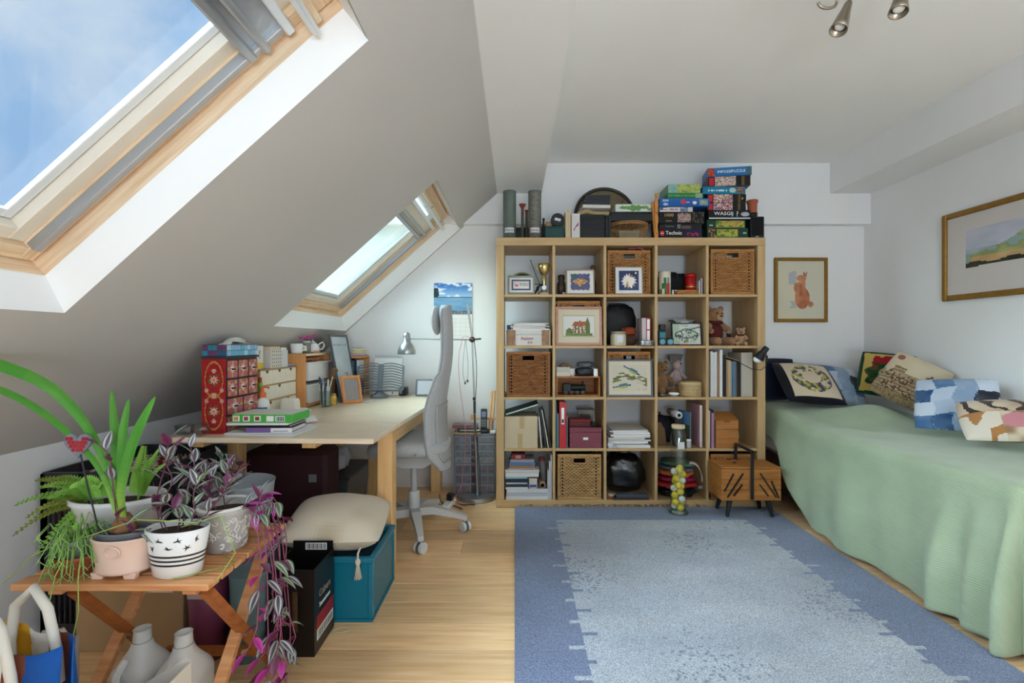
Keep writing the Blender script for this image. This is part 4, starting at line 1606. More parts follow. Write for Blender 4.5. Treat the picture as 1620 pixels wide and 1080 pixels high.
def back_unit():
 """second low shelf against the back wall, mostly hidden by the leaning frame"""
 x1,y0,y1,H=-1.135,3.512,3.70,0.30
 e=thing('corner_shelf','small pine corner shelf behind the leaning frame','shelf',(x1,y0,DT))
 pw=wood('orange_pine',(206,140,84),(222,162,104),'Z')
 MB().box(-0.22,0,0,-0.205,0.17,H-0.013).mk('side_panel',pw,e)
 MB().box(-0.20,0.155,0,0.0,0.17,H-0.013).mk('back_panel',pw,e)
 MB().box(-0.22,-0.0,H-0.0125,0.0,0.17,H,bev=0.002).mk('top_board',pw,e)
 MB().box(-0.204,0.0,0.13,-0.002,0.154,0.142).mk('mid_board',pw,e)
 z=DT+H+0.0006
 f=thing('folded_cloth','folded pale yellow cloth on the corner shelf','cloth',(x1-0.05,y0+0.02,z))
 for k,(w,c)in enumerate([(0.085,(196,176,196)),(0.080,(226,214,170)),(0.070,(232,222,184))]):
  MB().box(-w/2,0,k*0.019,w/2,0.12,k*0.019+0.018,bev=0.008).mk('fold',mat('cloth_%d'%k,c,0.95),f)
 for k,(c,t,h)in enumerate([((90,130,150),0.016,0.118),((210,214,214),0.013,0.112),((60,76,112),0.018,0.120),((176,150,110),0.014,0.110),((84,160,196),0.016,0.115)]):
  upright('paperback',['teal','white','navy','tan','sky blue'][k]+' paperback standing low in the corner shelf',x1-0.19+k*0.036,t,h,0.12,y0+0.012,DT+0.0008,solid('ucb%d'%k,c,0.6),group='books in the corner shelf')
  upright('paperback',['teal','white','navy','tan','sky blue'][k]+' paperback standing on the upper corner shelf',x1-0.19+k*0.036,t,h+0.014,0.12,y0+0.012,DT+0.143,solid('ucb%d'%((k+2)%5),c,0.6),group='books in the corner shelf')
back_unit()

def leaning_frames():
# big slim black poster frame, leaning back on the pine unit, facing the room
 L,H=0.33,0.465
 lean=-atan(0.085/H)
 e=thing('framed_poster','tall black-framed poster leaning on the desk by the pine unit','frame',(-1.172,3.165,DT),rot=(0,lean,0))
 fm=mat('slate_frame',(84,90,98),0.4)
 w=0.016
 for args,nm in(((0,0,0,0.014,w,H),'frame_rail'),((0,L-w,0,0.014,L,H),'frame_rail'),((0,w,0,0.014,L-w,w),'frame_rail'),((0,w,H-w,0.014,L-w,H),'frame_rail')):
  MB().box(*args,bev=0.002).mk(nm,fm,e)
 MB().box(0.002,w,w,0.006,L-w,H-w).mk('backing',black_m,e)
 def art(u,v):
  c=mixc((206,214,220),(182,194,204),vnoise(u*3,v*5,4))
  if 0.84<v<0.89 and 0.1<u<0.9 and hashn(int(u*22),3)>0.35:
   return(150,158,168)
  if 0.08<v<0.40 and abs(u-0.5-0.5*(v-0.25))<0.12 and vnoise(u*9,v*14,2)>0.3:
   return(150,160,166)
  return c
 canvas('poster',L-2*w,H-2*w,20,34,art,e,(0.0068,L/2,w),plane='YZ',m=paint_mat('poster_gloss',0.25))
 f=thing('blank_picture','small orange wood frame with a blank grey back on the desk','frame',(-1.125,3.09,DT),rot=(0,R(-13),0))
 of=wood('orange_frame',(214,132,70),(226,154,92),'Z')
 l,h,w=0.145,0.185,0.018
 f.rotation_euler=(0,R(-13),R(-38))
 for args in((0,0,0,0.012,w,h),(0,l-w,0,0.012,l,h),(0,w,0,0.012,l-w,w),(0,w,h-w,0.012,l-w,h)):
  MB().box(*args,bev=0.002).mk('frame_rail',of,f)
 MB().box(0.002,w,w,0.006,l-w,h-w).mk('grey_panel',mat('grey_panel',(150,144,144),0.6,var=0.06,scale=60),f)
leaning_frames()

def pens():
 c=Vector((X_(514,2.98),2.98,DT))
 e=thing('pen_glass','clear glass tumbler packed with pens on the desk','pen holder',c)
 MB().lathe([(0.0,0.0),(0.031,0.0),(0.034,0.10),(0.0315,0.10),(0.029,0.008),(0.0,0.006)],24).mk('tumbler',clear_m,e)
 rnd=random.Random(4)
 cols=[(38,40,44),(210,214,220),(60,84,110),(226,226,224),(92,84,80),(150,158,166),(40,60,96),(200,196,184)]
 nm=['black','silver','dark blue','white','brown','grey','navy','cream']
 for k in range(1,12):
  a=k*2*PI/12
  p0=Vector((0.0195*cos(a),0.0195*sin(a),0.010))
  d=(Vector((0.0262*cos(a),0.0262*sin(a),0.10))-p0).normalized()
  L=rnd.uniform(0.135,0.185)
  k2=(k*3+1+k//8)%8
  m=solid('pen_%d'%(k%8),cols[k%8],0.4)
  p=thing('pen',nm[k%8]+' pen with a '+nm[k2]+' cap standing in the glass tumbler','pen',c+p0,group='pens in the tumbler')
  MB().tube([(0,0,0),d*(L*0.75)],0.0042,8).mk('barrel',m,p)
  MB().tube([d*(L*0.75),d*(L*0.97),d*L],[0.0045,0.0045,0.002],8).mk('cap',solid('pen_%d'%k2,cols[k2],0.4),p)
 b=thing('makeup_brush','large brown-bristled brush standing in the pen tumbler','brush',c)
 d=Vector((0.62,-0.05,0.78)).normalized()
 p0=Vector((0.0,0.0,0.012))
 d=(Vector((0.0262,0.0,0.105))-p0).normalized()
 MB().tube([p0,p0+d*0.19],0.0035,8).mk('handle',mat('brush_handle',(220,206,176),0.4),b)
 bb=MB().lathe([(0.006,0.0),(0.016,0.02),(0.022,0.04),(0.016,0.052),(0.0,0.056)],18,M=Matrix.Translation(p0+d*0.185)@d.to_track_quat('Z','Y').to_matrix().to_4x4())
 bb.mk('bristles',mat('bristle',(112,86,66),0.9,var=0.3,scale=120,bump=0.5),b)
 s=thing('spice_jar','small jar with yellow label beside the pen tumbler','jar',(X_(527,3.06),3.06,DT))
 MB().lathe([(0.0,0.0),(0.020,0.0),(0.021,0.055),(0.018,0.060)],18).mk('jar',mat('spice',(214,178,84),0.4,var=0.3,scale=50),s)
 MB().lathe([(0.019,0.0605),(0.019,0.074),(0.0,0.075)],18).mk('lid',mat('gold_lid',(170,140,84),0.4,metal=0.5),s)
 o=thing('oval_coaster','small oval lilac coaster lying on the desk','coaster',(-1.03,3.26,DT))
 MB().lathe([(0.0,0),(0.042,0),(0.043,0.003),(0.0,0.004)],28,sx=1.0,sy=0.7).mk('pad',mat('coaster_white',(226,226,230),0.5),o)
 MB().lathe([(0.0,0.0042),(0.030,0.0042),(0.030,0.0052),(0.0,0.0054)],24,sx=1.0,sy=0.7).mk('print',mat('coaster_lilac',(170,160,200),0.5),o)
pens()

def book_stand():
 Y=3.50
 c=Vector((X_(603,Y),Y-0.04,DT))
 e=thing('book_stand','grey wavy-slatted book stand on the desk','book stand',c,R(4))
 gm=mat('stand_grey',(112,118,126),0.45)
 b=MB()
 b.lathe([(0.062,0.0),(0.066,0.006),(0.064,0.018),(0.042,0.026),(0.024,0.044),(0.018,0.060)],28)
 b.mk('base',gm,e)
 pl=Matrix.Translation((0,0.0,0.045))@Matrix.Rotation(R(-14),4,'X')
 def loc(x,z,y=0.0):
  return pl@Vector((x,y,z))
 MB().box(-0.165,-0.035,0.0,0.165,0.004,0.010,pl,bev=0.003).mk('ledge',gm,e)
 MB().box(-0.020,0.0,0.0105,0.020,0.012,0.205,pl,bev=0.003).mk('spine',gm,e)
 for s in(-1,1):
  b=MB()
  b.box(s*0.165-0.006,0.0,0.0105,s*0.165+0.006,0.012,0.19,pl)
  b.mk('side_post',gm,e)
  for k in range(10):
   z=0.028+k*0.0195
   pts=[loc(s*(0.020+0.140*t),z+0.010*sin(t*PI*1.15+0.2)-0.006*t,0.006)for t in[q/12 for q in range(13)]]
   MB().tube(pts,0.0045,6).mk('slat',gm,e)
  MB().tube([loc(s*0.10,0.006,-0.03),loc(s*0.10,-0.022,-0.038)],0.006,8).mk('page_clip',gm,e)
  # spiral pad leaning on the wall
 p=thing('spiral_pad','white wire-bound pad leaning on the wall behind the book stand','notepad',(X_(612,3.58),3.585,DT+0.003),rot=(R(-9),0,0))
 MB().box(-0.105,0,0,0.105,0.010,0.295).mk('sheets',paper_m,p)
 MB().box(-0.112,0.0105,0,0.112,0.013,0.305).mk('board',mat('pad_board',(214,218,222),0.6),p)
 for k in range(20):
  x=-0.098+k*0.0103
  MB().tube([(x,-0.003,0.283),(x,-0.003,0.299),(x,0.016,0.299)],0.0016,5).mk('ring',grey_m,p)
 k=simple_box('black_hard_drive','small black device at the foot of the wall behind the book stand','device',(X_(634,3.58)+0.012,3.575,DT),0.055,0.09,0.062,blackp_m,bev=0.006)
 MB().lathe([(0.013,0.0),(0.013,0.008),(0.0,0.009)],16,M=Matrix.Translation((-0.012,-0.0005,0.024))@Matrix.Rotation(R(90),4,'X')).mk('dial',grey_m,k)
 # tablet in a grey case, half hidden by the chair
 t=thing('tablet','tablet in grey case leaning on the wall behind the chair','tablet',(X_(682,3.56),3.535,DT),rot=(R(-13),0,0))
 MB().box(-0.115,0,0,0.115,0.010,0.130,bev=0.005).mk('case',mat('tablet_case',(118,124,134),0.5),t)
 MB().box(-0.100,-0.0010,0.016,0.100,-0.0002,0.118).mk('screen',mat('tablet_screen',(206,214,224),0.2),t)
book_stand()

# ---------------------------------------------------------------- kit for the shelf's contents
YF=YS+0.012  # usual front line of things on the shelf
def sx(px,Y=YF):
 return X_(px,Y)
def ph(n,Y=YF):
 return n/F*Y

def palette(cols,su=6,sv=6,seed=0):
 def fn(u,v):
  k=vnoise(u*su+seed,v*sv+seed,seed)*0.7+0.3*hashn(int(u*su*4),int(v*sv*4),seed)
  return cols[min(len(cols)-1,int(k*len(cols)))]
 return fn

def framed(name,label,loc,w,h,fm,fw,art,n,mount=None,mw=0.0,rot=(R(-6),0,0),depth=0.014,art_h=None,group=None,glassy=False,cat='picture'):
 """a picture: four mitred-look rails, mount board, print and back board; base at the lower front edge"""
 loc=Vector(loc)+Vector((0,0,depth*sin(max(0,-rot[0]))+0.0003))
 e=thing(name,label,cat,loc,rot=rot,group=group)
 for s in(-1,1):
  MB().box(s*w/2-(fw if s>0 else 0),0,0,s*w/2+(fw if s<0 else 0),depth,h,bev=fw*0.18).mk('frame_rail',fm,e)
 MB().box(-w/2+fw,0,0,w/2-fw,depth,fw,bev=fw*0.18).mk('frame_rail',fm,e)
 MB().box(-w/2+fw,0,h-fw,w/2-fw,depth,h,bev=fw*0.18).mk('frame_rail',fm,e)
 MB().box(-w/2+fw*0.5,depth*0.55,fw*0.5,w/2-fw*0.5,depth*0.95,h-fw*0.5).mk('mount_board',mount or paper_m,e)
 aw,ah=w-2*fw-2*mw,(h-2*fw-2*mw)
 canvas('artwork',aw,ah,n,max(4,int(n*ah/aw)),art,e,(0,depth*0.5,fw+mw))
 return e

 # ---------------------------------------------------------------- wicker baskets
def basket_meshes():
 w,h,d=0.302,0.312,0.335
 hw=0.041
 hz0,hz1=h-0.060,h-0.028
 rows,stakes=25,20
 rx=0.0044
 b=MB()
 z0,z1=0.018,h-0.018
 sp=(w-0.03)/stakes
 for r in range(rows):
  z=z0+(r+0.5)*(z1-z0)/rows
  segs=[(-w/2+0.010,w/2-0.010)]
  if hz0-0.004<z<hz1+0.004:
   segs=[(-w/2+0.010,-hw),(hw,w/2-0.010)]
  if r%2:
   cut=[]
   for xa,xb in segs:
    for ga,gb in((-0.122,-0.108),(0.108,0.122)):
     if xa<ga and xb>gb:
      cut.append((xa,ga))
      xa=gb
    cut.append((xa,xb))
   segs=cut
  for xa,xb in segs:
   n=max(4,int((xb-xa)/sp*2))
   pts=[]
   for k in range(n+1):
    x=xa+(xb-xa)*k/n
    pts.append((x,0.004-0.0056*sin(PI*(x+w)/sp+r*PI),z))
   b.tube(pts,rx,4,cap=False)
 front=b.mesh('weave',None)
 s=MB()
 for k in range(stakes+1):
  x=-w/2+0.015+k*sp
  if abs(x)<hw:
   s.box(x-0.0022,0.003,0.012,x+0.0022,0.007,hz0)
  else:
   s.box(x-0.0022,0.003,0.012,x+0.0022,0.007,h-0.012)
 stake=s.mesh('stakes',None)
 side=MB()
 for r in range(24):
  z=z0+(r+0.5)*(z1-z0)/24
  for sgn in(-1,1):
   pts=[(sgn*(w/2-0.004+0.003*sin(k*1.57+r*PI)),0.012+k*(d-0.024)/20,z)for k in range(21)]
   side.tube(pts,0.005,4,cap=False)
 side=side.mesh('side_weave',None)
 rim=[]
 for part in('top','bottom','left','right'):
  m=MB()
  if part=='top':
   m.box(-w/2,-0.004,h-0.020,w/2,0.010,h,bev=0.004)
  elif part=='bottom':
   m.box(-w/2,-0.004,0.0,w/2,0.010,0.018,bev=0.004)
  else:
   sg=-1 if part=='left' else 1
   m.box(min(sg*w/2,sg*(w/2-0.014)),-0.003,0.0185,max(sg*w/2,sg*(w/2-0.014)),0.010,h-0.0205,bev=0.004)
  rim.append(m.mesh('rim_'+part,None))
 hole=MB()
 for(x0,x1,za,zb)in((-hw-0.005,hw+0.005,hz1,hz1+0.005),(-hw-0.005,hw+0.005,hz0-0.005,hz0),(-hw-0.005,-hw,hz0,hz1),(hw,hw+0.005,hz0,hz1)):
  hole.box(x0,-0.005,za,x1,0.009,zb)
 hole=hole.mesh('handle_surround',None)
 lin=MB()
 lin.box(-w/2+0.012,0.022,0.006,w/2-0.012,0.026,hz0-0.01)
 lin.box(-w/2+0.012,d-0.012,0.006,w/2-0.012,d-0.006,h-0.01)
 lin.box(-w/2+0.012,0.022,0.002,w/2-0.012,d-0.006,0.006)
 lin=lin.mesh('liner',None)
 return front,stake,side,rim,hole,lin
BASKET=basket_meshes()
def wicker(tone):
 cols={'honey':((150,98,50),(206,154,92)),'brown':((124,76,38),(190,130,76)),'pale':((164,122,72),(220,184,130))}
 a,b=cols[tone]
 return(mat('wicker_'+tone,a,0.55,rgb2=b,scale=26,stretch=(0.6,1,3),bump=0.2,bscale=150),
  mat('wicker_rim_'+tone,mixc(a,b,0.3),0.55,var=0.15,scale=40,bump=0.3,bscale=160))
def basket(c,r,label,tone='honey',dy=0.0,back=0.0,name='wicker_basket'):
 x0,x1,z0,z1=cell(c,r)
 e=thing(name,label,'basket',((x0+x1)/2+dy,YF+back,z0+0.0006),group='wicker baskets in the bookshelf')
 wm_,rm_=wicker(tone)
 front,stake,side,rim,hole,lin=BASKET
 def inst(nm,me,m,stuff=False):
  o=bpy.data.objects.new(nm,me)
  COL.objects.link(o)
  o.parent=e
  if not me.materials:
   me.materials.append(None)
  o.material_slots[0].link='OBJECT'
  o.material_slots[0].material=m
  if stuff:
   o['kind']='stuff'
 inst('weave',front,wm_,True)
 inst('stakes',stake,rm_,True)
 inst('side_weave',side,wm_,True)
 for me in rim:
  inst('rim',me,rm_)
 inst('handle_surround',hole,rm_)
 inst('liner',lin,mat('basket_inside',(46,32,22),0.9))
 return e
basket(2,0,'honey wicker basket behind the snow goose picture, top row','honey',back=0.04)
basket(4,0,'honey wicker basket at the right end of the top row','honey')
basket(1,1,'wicker basket behind the house picture, only its rim showing','honey',back=0.04)
basket(0,2,'red-brown wicker basket at the left end of the third row','brown')
basket(2,2,'wicker basket behind the blue tit picture, only its rim showing','honey',back=0.04)
basket(1,4,'pale wicker basket in the bottom row','pale')
basket(4,4,'wicker basket behind the sewing box','honey')

# ---------------------------------------------------------------- top of the bookshelf
ZT=SZ1+0.0006
def game_box(name,label,px0,px1,h,z,fm,fn=None,nx=30,ny=8,depth=0.20,y=YF,rz=0.0,texts=(),cat='puzzle',pad=0.0,group=None,patch=()):
 """a boxed game or puzzle: base, lid, and a printed front"""
 Yc=y
 x0,x1=X_(px0,Yc),X_(px1,Yc)
 w=x1-x0
 e=thing(name,label,cat,((x0+x1)/2,Yc,z),rotz=rz,group=group)
 MB().box(-w/2+0.001,0.001,0,w/2-0.001,depth-0.001,h*0.35,bev=0.001).mk('base',fm,e)
 MB().box(-w/2,0,0.002,w/2,depth,h,bev=0.001).mk('lid',fm,e)
 if fn:
  canvas('printed_front',w*0.985,h*0.93,nx,ny,fn,e,(0,-0.0006,h*0.035))
 for(t,size,u,v,m,k)in texts:
  lettering(t,size,m,e,((u-0.5)*w,-0.0014,h*v),sx=k)
 for(ua,ub,va,vb,m)in patch:
  MB().box((ua-0.5)*w,-0.0013,va*h,(ub-0.5)*w,-0.0007,vb*h).mk('printed_patch',m,e)
 return e,z+h+0.0005

tw=mat('ink_white',(240,240,238),0.5)
tr=mat('ink_red',(206,30,36),0.5)
tg=mat('ink_green',(130,196,96),0.5)
tgo=mat('ink_gold',(196,160,90),0.5)
def shelf_top():
# two tall grey-green tubes
 tubem=mat('tube_card',(96,108,100),0.55,var=0.08,scale=30,stretch=(1,1,4))
 tubem2=mat('tube_card_dark',(92,94,92),0.5,rgb2=(124,122,108),scale=30,stretch=(1,1,3))
 for px,m,lb in((805,tubem,'tall grey-green cylinder with a cord at its top, left end of the shelf top'),(846.5,tubem2,'tall patterned grey cylinder standing right of the candlesticks')):
  r=ph(10.4)
  H=ph(77)
  e=thing('gift_tube',lb,'tube',(sx(px)+(0.004 if px<820 else 0),YF+r+0.01,ZT),group='cylinders on the bookshelf')
  MB().lathe([(0.0,0.0),(r,0.0),(r,H*0.96)],28).mk('tube',m,e)
  MB().lathe([(r+0.0008,H*0.9605),(r+0.0008,H),(0.0,H+0.001)],28).mk('cap',m,e)
  def lab(u,v):
   a=-PI/2-0.75+u*1.5
   return((r+0.0006)*cos(a),(r+0.0006)*sin(a),H*0.12+v*H*0.10)
  MB().grid(lab,10,2).mk('label',mat('label_white',(214,212,216),0.5),e)
  for k in range(8):
   a=-PI/2-0.62+k*0.17
   MB().box(-0.002,-0.0004,0,0.002,0.0004,0.016,Matrix.Translation(((r+0.0013)*cos(a),(r+0.0013)*sin(a),H*0.14))@Matrix.Rotation(a+PI/2,4,'Z')).mk('print_mark',mat('faint_ink',(110,108,130),0.6),e)
  if px<820:
   MB().tube([(0.0,0,H),(0.003,0,H+0.010),(-0.003,0,H+0.004)],0.002,6).mk('cord',black_m,e)
   # candlesticks
 cw=mat('candlestick_wood',(70,70,58),0.45)
 cr=mat('candle_cup',(118,44,32),0.4)
 for k,(px,H,r,dy,lb)in enumerate([(826.5,55,0.010,0.03,'taller dark candlestick with a flared rust-red cup'),(833.0,49,0.0095,0.085,'shorter dark candlestick with a red cup behind the taller one')]):
  e=thing('candlestick',lb,'candlestick',(sx(px,YF+dy),YF+dy,ZT),group='candlesticks on the bookshelf')
  H=ph(H)
  MB().lathe([(0.016,0.0),(0.016,0.006),(r,0.012),(r,H*0.80)],18).mk('stem',cw,e)
  fl=0.024 if k==0 else 0.014
  MB().lathe([(r*0.9,H*0.801),(r,H*0.88),(fl*0.75,H*0.94),(fl,H*0.97),(fl,H),(0.0,H-0.004)],20).mk('cup',cr,e)
 simple_box('black_box','black box behind the candlesticks on the shelf top','box',(sx(825,YF+0.2),YF+0.17,ZT),0.115,0.12,ph(26),black_m,lid=black_m,lid_h=0.02)
 e=thing('dark_bottle','slim dark bottle behind the right-hand cylinder','bottle',(sx(860,YF+0.12),YF+0.13,ZT))
 MB().lathe([(0.0,0.0),(0.014,0.0),(0.014,0.10),(0.007,0.125),(0.007,0.15)],16).mk('body',blackp_m,e)
 MB().lathe([(0.009,0.1505),(0.009,0.168),(0.0,0.169)],14).mk('cap',blackp_m,e)
 # dark green box, terracotta cube and tape roll
 z=ZT
 xg0,xg1=sx(862.5),sx(893)
 gb=simple_box('green_box','dark green lidded box on the bookshelf top','box',((xg0+xg1)/2,YF+0.008,z),xg1-xg0,0.15,ph(19),mat('bottle_green',(18,66,62),0.5),lid=mat('bottle_green',(18,66,62),0.5),lid_h=0.012)
 zz=z+ph(19)+0.0005
 e=simple_box('terracotta_block','small tan block on the dark green box','block',(sx(867.5),YF+0.03,zz),0.030,0.03,0.036,mat('tan_block',(166,118,84),0.7),lid=mat('tan_block',(166,118,84),0.7),lid_h=0.006)
 e=thing('tape_reel','black disc-shaped reel with a white sticker on the green box','reel',(sx(882.5),YF+0.02,zz+0.0465))
 MB().tube([(0,0,0),(0,0.040,0)],0.046,32).mk('reel',black_m,e)
 MB().tube([(0,-0.003,0),(0,-0.0003,0)],0.040,32).mk('face',mat('reel_face',(18,24,28),0.35),e)
 MB().box(-0.020,-0.0048,-0.008,0.022,-0.0032,0.010,Matrix.Rotation(R(14),4,'Y')).mk('sticker',mat('label_white',(214,212,216),0.5),e)
 # upright books
 upright('book','cream hardback, leftmost of the upright books on the shelf top',sx(894.6),ph(4.2),ph(42),0.17,YF,ZT,mat('cream_cover',(198,182,146),0.7))
 upright('book','taller cream hardback leaning beside the leaf-marked book',sx(899.2),ph(4.0),ph(46),0.17,YF+0.006,ZT,mat('cream_cover2',(206,190,154),0.7))
 bk=upright('book','white book with a magenta leaf on its spine',sx(904.0),ph(13.2),ph(38),0.19,YF-0.004,ZT,mat('white_cover',(206,202,198),0.6))
 w=ph(13.2)
 MB().prism([(w*0.25,ph(13)),(w*0.85,ph(25)),(w*0.80,ph(19)),(w*0.5,ph(16)),(w*0.3,ph(10))],-0.0026,-0.0018,'Y').mk('leaf_motif',mat('magenta',(146,32,120),0.6),bk)
 MB().box(-0.0012,-0.003,0,-0.0002,0.19,ph(38)).mk('edge',mat('dark_edge',(70,40,36),0.7),bk)
 # stack of eleven black sleeves
 z=ZT
 x0,x1=sx(918.5),sx(957)
 n=11
 t=ph(37)/n
 nums=['lowest','second','third','fourth','fifth','sixth','seventh','eighth','ninth','tenth','topmost']
 for k in range(n):
  e=thing('black_case',nums[k]+' black case from below in the stack on the shelf top','case',((x0+x1)/2+0.002*sin(k*4),YF+0.001*(k%3),z),group='stacked black cases')
  w=x1-x0
  MB().box(-w/2,0,0.0004,w/2,0.16,t*0.42,bev=0.001).mk('tray',mat('case_black',(30,31,34),0.4),e)
  MB().box(-w/2-0.0006,-0.0006,t*0.46,w/2+0.0006,0.16,t-0.0006,bev=0.001).mk('lid',mat('case_black',(30,31,34),0.4),e)
  z+=t
 for k in range(2):
  upright('black_folder',['narrow black folder standing right of the black cases','second narrow black folder beside the round basket'][k],sx(958.6+k*4.6),ph(3.8),ph(36),0.16,YF+0.01,ZT,black_m,cat='folder',pages=black_m)
  # on the cases: bent card wallets, a white book, black notebooks
 z0=z+0.0006
 for k,(lift,lb)in enumerate([(0.0,'lower bent card wallet on the black cases'),(0.012,'upper bent card wallet on the black cases')]):
  e=thing('card_wallet',lb,'wallet',((x0+x1)/2,YF+0.004*k,z0+lift),group='bent card wallets')
  def leafp(u,v,s=0):
   x=(u-0.5)*0.215
   zz=0.016*exp(-((x+0.045)/0.035)**2)+(0.0 if x>-0.09 else-0.0)
   return(x+0.006,v*0.13,zz+0.0012+s)
  MB().grid(lambda u,v:leafp(u,v),24,2).mk('sheet',mat('kraft',(180,160,118),0.8),e,solid=0.0018)
  MB().grid(lambda u,v:leafp(u,v,0.005),24,2).mk('flap',mat('kraft_light',(196,178,136),0.8),e,solid=0.0018)
 z=z0+0.0455
 book('book','white paperback between card wallets and black notebooks',(sx(944),YF+0.005,z),ph(44),0.12,ph(5),mat('white_book',(206,204,200),0.6),rot=(0,0,R(3)))
 z+=ph(5)+0.0005
 for k in range(3):
  book('notebook',['lowest','middle','top'][k]+' black notebook crowning the case stack',(sx(945+k),YF+0.006,z),ph(40-k),0.12,ph(5),mat('nb_black',(36,38,44),0.5),group='black notebooks on the cases')
  z+=ph(5)+0.0005
  # big round tray leaning on the wall
 cx,rr=sx(957,3.60),0.225
 e=thing('round_tray','large round dark-rimmed tray leaning on the wall above the cases','tray',(cx,3.565,ZT+0.001),rot=(R(-9),0,0))
 tm=mat('tray_rim',(52,48,40),0.45)
 pts=[(rr*cos(2*PI*k/48),0,rr+0.013+rr*sin(2*PI*k/48))for k in range(48)]
 MB().tube(pts,0.013,10,closed=True).mk('rim',tm,e)
 MB().tube([(0,0.004,rr+0.013),(0,0.010,rr+0.013)],rr-0.006,48).mk('plate',mat('tray_plate',(112,98,70),0.5,var=0.1,scale=8),e)
 MB().bar((0.02,-0.004,0.10),(0.14,-0.004,0.36),0.02,0.006).mk('cross_bar',tm,e)
 # round cane basket with a black box and a leaf-print packet on it
 bx=sx(1000.5)
 R1,R2,Hb=0.118,0.146,ph(27)
 Yb=YF+0.150
 e=thing('cane_basket','round open cane basket on the bookshelf top','basket',(bx,Yb,ZT))
 cm=mat('cane',(190,142,88),0.55)
 MB().lathe([(0.0,0.0),(R1,0.0),(R1,0.006),(0.0,0.0061)],36).mk('base_disc',cm,e)
 for(r,z)in((R2,Hb),(R2*0.985,Hb-0.012),(R1+0.002,0.010)):
  MB().tube([(r*cos(2*PI*k/40),r*sin(2*PI*k/40),z)for k in range(40)],0.0035,6,closed=True).mk('hoop',cm,e)
 for k in range(64):
  a=2*PI*k/64
  MB().tube([(R1*cos(a),R1*sin(a),0.008),((R1+R2)/2*1.02*cos(a),(R1+R2)/2*1.02*sin(a),Hb*0.55),(R2*cos(a),R2*sin(a),Hb)],0.0017,4,cap=False).mk('stake',cm,e)
 inn=simple_box('basket_tin','pale green tin inside the round cane basket','tin',(bx,Yb-0.07,ZT+0.007),0.15,0.12,0.06,mat('sage_tin',(120,140,124),0.5),lid=mat('sage_lid',(150,160,140),0.5),lid_h=0.012)
 bb=simple_box('black_tray','black lidded box resting across the cane basket','box',(bx+0.004,YF+0.02,ZT+Hb+0.0042),ph(69),0.24,ph(14.5),black_m,lid=black_m,lid_h=0.012)
 zt=ZT+Hb+0.0042+ph(14.5)+0.0006
 e=thing('leaf_print_packet','white packet printed with green leaves on the black box','packet',(sx(1004),YF+0.03,zt))
 def leaves(u,v):
  for(cx2,cy,rr2)in((0.52,0.5,0.30),(0.20,0.55,0.16),(0.82,0.6,0.16),(0.98,0.3,0.12)):
   dx,dy=(u-cx2)*1.9,v-cy
   d=hypot(dx,dy)
   if d<rr2*1.6*(0.7+0.3*abs(cos(3.5*atan2(dy,dx)))):
    return mixc((78,124,62),(120,160,96),hashn(int(u*50),int(v*20)))
  return(206,216,206)
 w,h=ph(58),ph(13)
 MB().box(-w/2,0,0,w/2,0.14,h,bev=0.006).mk('packet',mat('packet_white',(206,216,206),0.5),e)
 canvas('leaf_print',w*0.95,h*0.86,40,12,leaves,e,(0,-0.0007,h*0.07))
 # folded wooden easel leg standing upright
 e=thing('wooden_rack','orange folded wooden rack standing between basket and puzzles','rack',(sx(1038.5),YF-0.002,ZT))
 om=wood('rack_wood',(182,118,52),(206,146,76),'Z')
 wv=[(0.0105+0.003*sin(k*1.05),k*ph(70)/18)for k in range(19)]
 MB().prism([(-q,z)for q,z in wv]+[(q,z)for q,z in wv[::-1]],0.0,0.013,'Y').mk('front_slat',om,e)
 for z in(0.03,0.17,0.28):
  MB().tube([(0,-0.002,z),(0,0.0,z)],0.0035,8).mk('peg',black_m,e)
 MB().prism([(-0.010,0.0),(0.008,0.0),(-0.014,0.25),(-0.030,0.25)],0.014,0.026,'Y').mk('rear_slat',om,e)
 # left puzzle stack
 z=ZT
 dk=mat('box_black',(22,22,26),0.45)
 nv=mat('box_navy',(34,30,58),0.45)
 def tech(u,v):
  if u>0.60:
   c=mixc((34,26,66),(24,22,48),v)
   if 0.2<v<0.62 and vnoise(u*30,v*6,3)>0.45 and 0.64<u<0.93:
    return(150,40,70)
   return c
  return(20,20,24)
 e,z=game_box('building_set','black building set box with large white Technic lettering',1043.5,1110.5,ph(14.2),z,dk,tech,40,12,texts=(('Technic',0.036,0.335,0.53,tw,1.0),),patch=((0.02,0.10,0.25,0.75,tr),),cat='toy box')
 lettering('LEGO',0.010,tw,e,((0.06-0.5)*ph(67),-0.0020,ph(14.2)*0.5))
 def tech2(u,v):
  return(96,78,76)if 0.52<u<0.74 and v<0.6 else(22,22,26)
 e,z=game_box('building_set','flatter dark set box with faded Technic lettering above the first',1043.5,1110.0,ph(8.2),z,dk,tech2,40,6,y=YF+0.006,texts=(('Technic',0.020,0.24,0.5,mat('ink_dim',(120,118,122),0.5),1.0),),patch=((0.42,0.50,0.1,0.9,mat('ink_grey',(110,112,112),0.5)),),cat='toy box')
 lettering('LEGO',0.007,tr,e,((0.05-0.5)*ph(66),-0.0020,ph(8.2)*0.5))
 def thou(u,v):
  if 0.42<u<0.70 and 0.1<v<0.9:
   return palette([(150,110,104),(176,150,140),(110,84,84),(196,176,160)],12,8,4)(u,v)
  if u>0.76 and vnoise(u*40,v*3,2)>0.62:
   return(92,80,56)
  return(20,20,24)
 e,z=game_box('jigsaw_box','black thousand piece jigsaw box above the building sets',1043.0,1114.0,ph(18.4),z,dk,thou,44,14,y=YF-0.002,texts=(('1000',0.030,0.21,0.70,tgo,1.15),('Gelini',0.014,0.21,0.22,tgo,1.3)),group='jigsaws left stack')
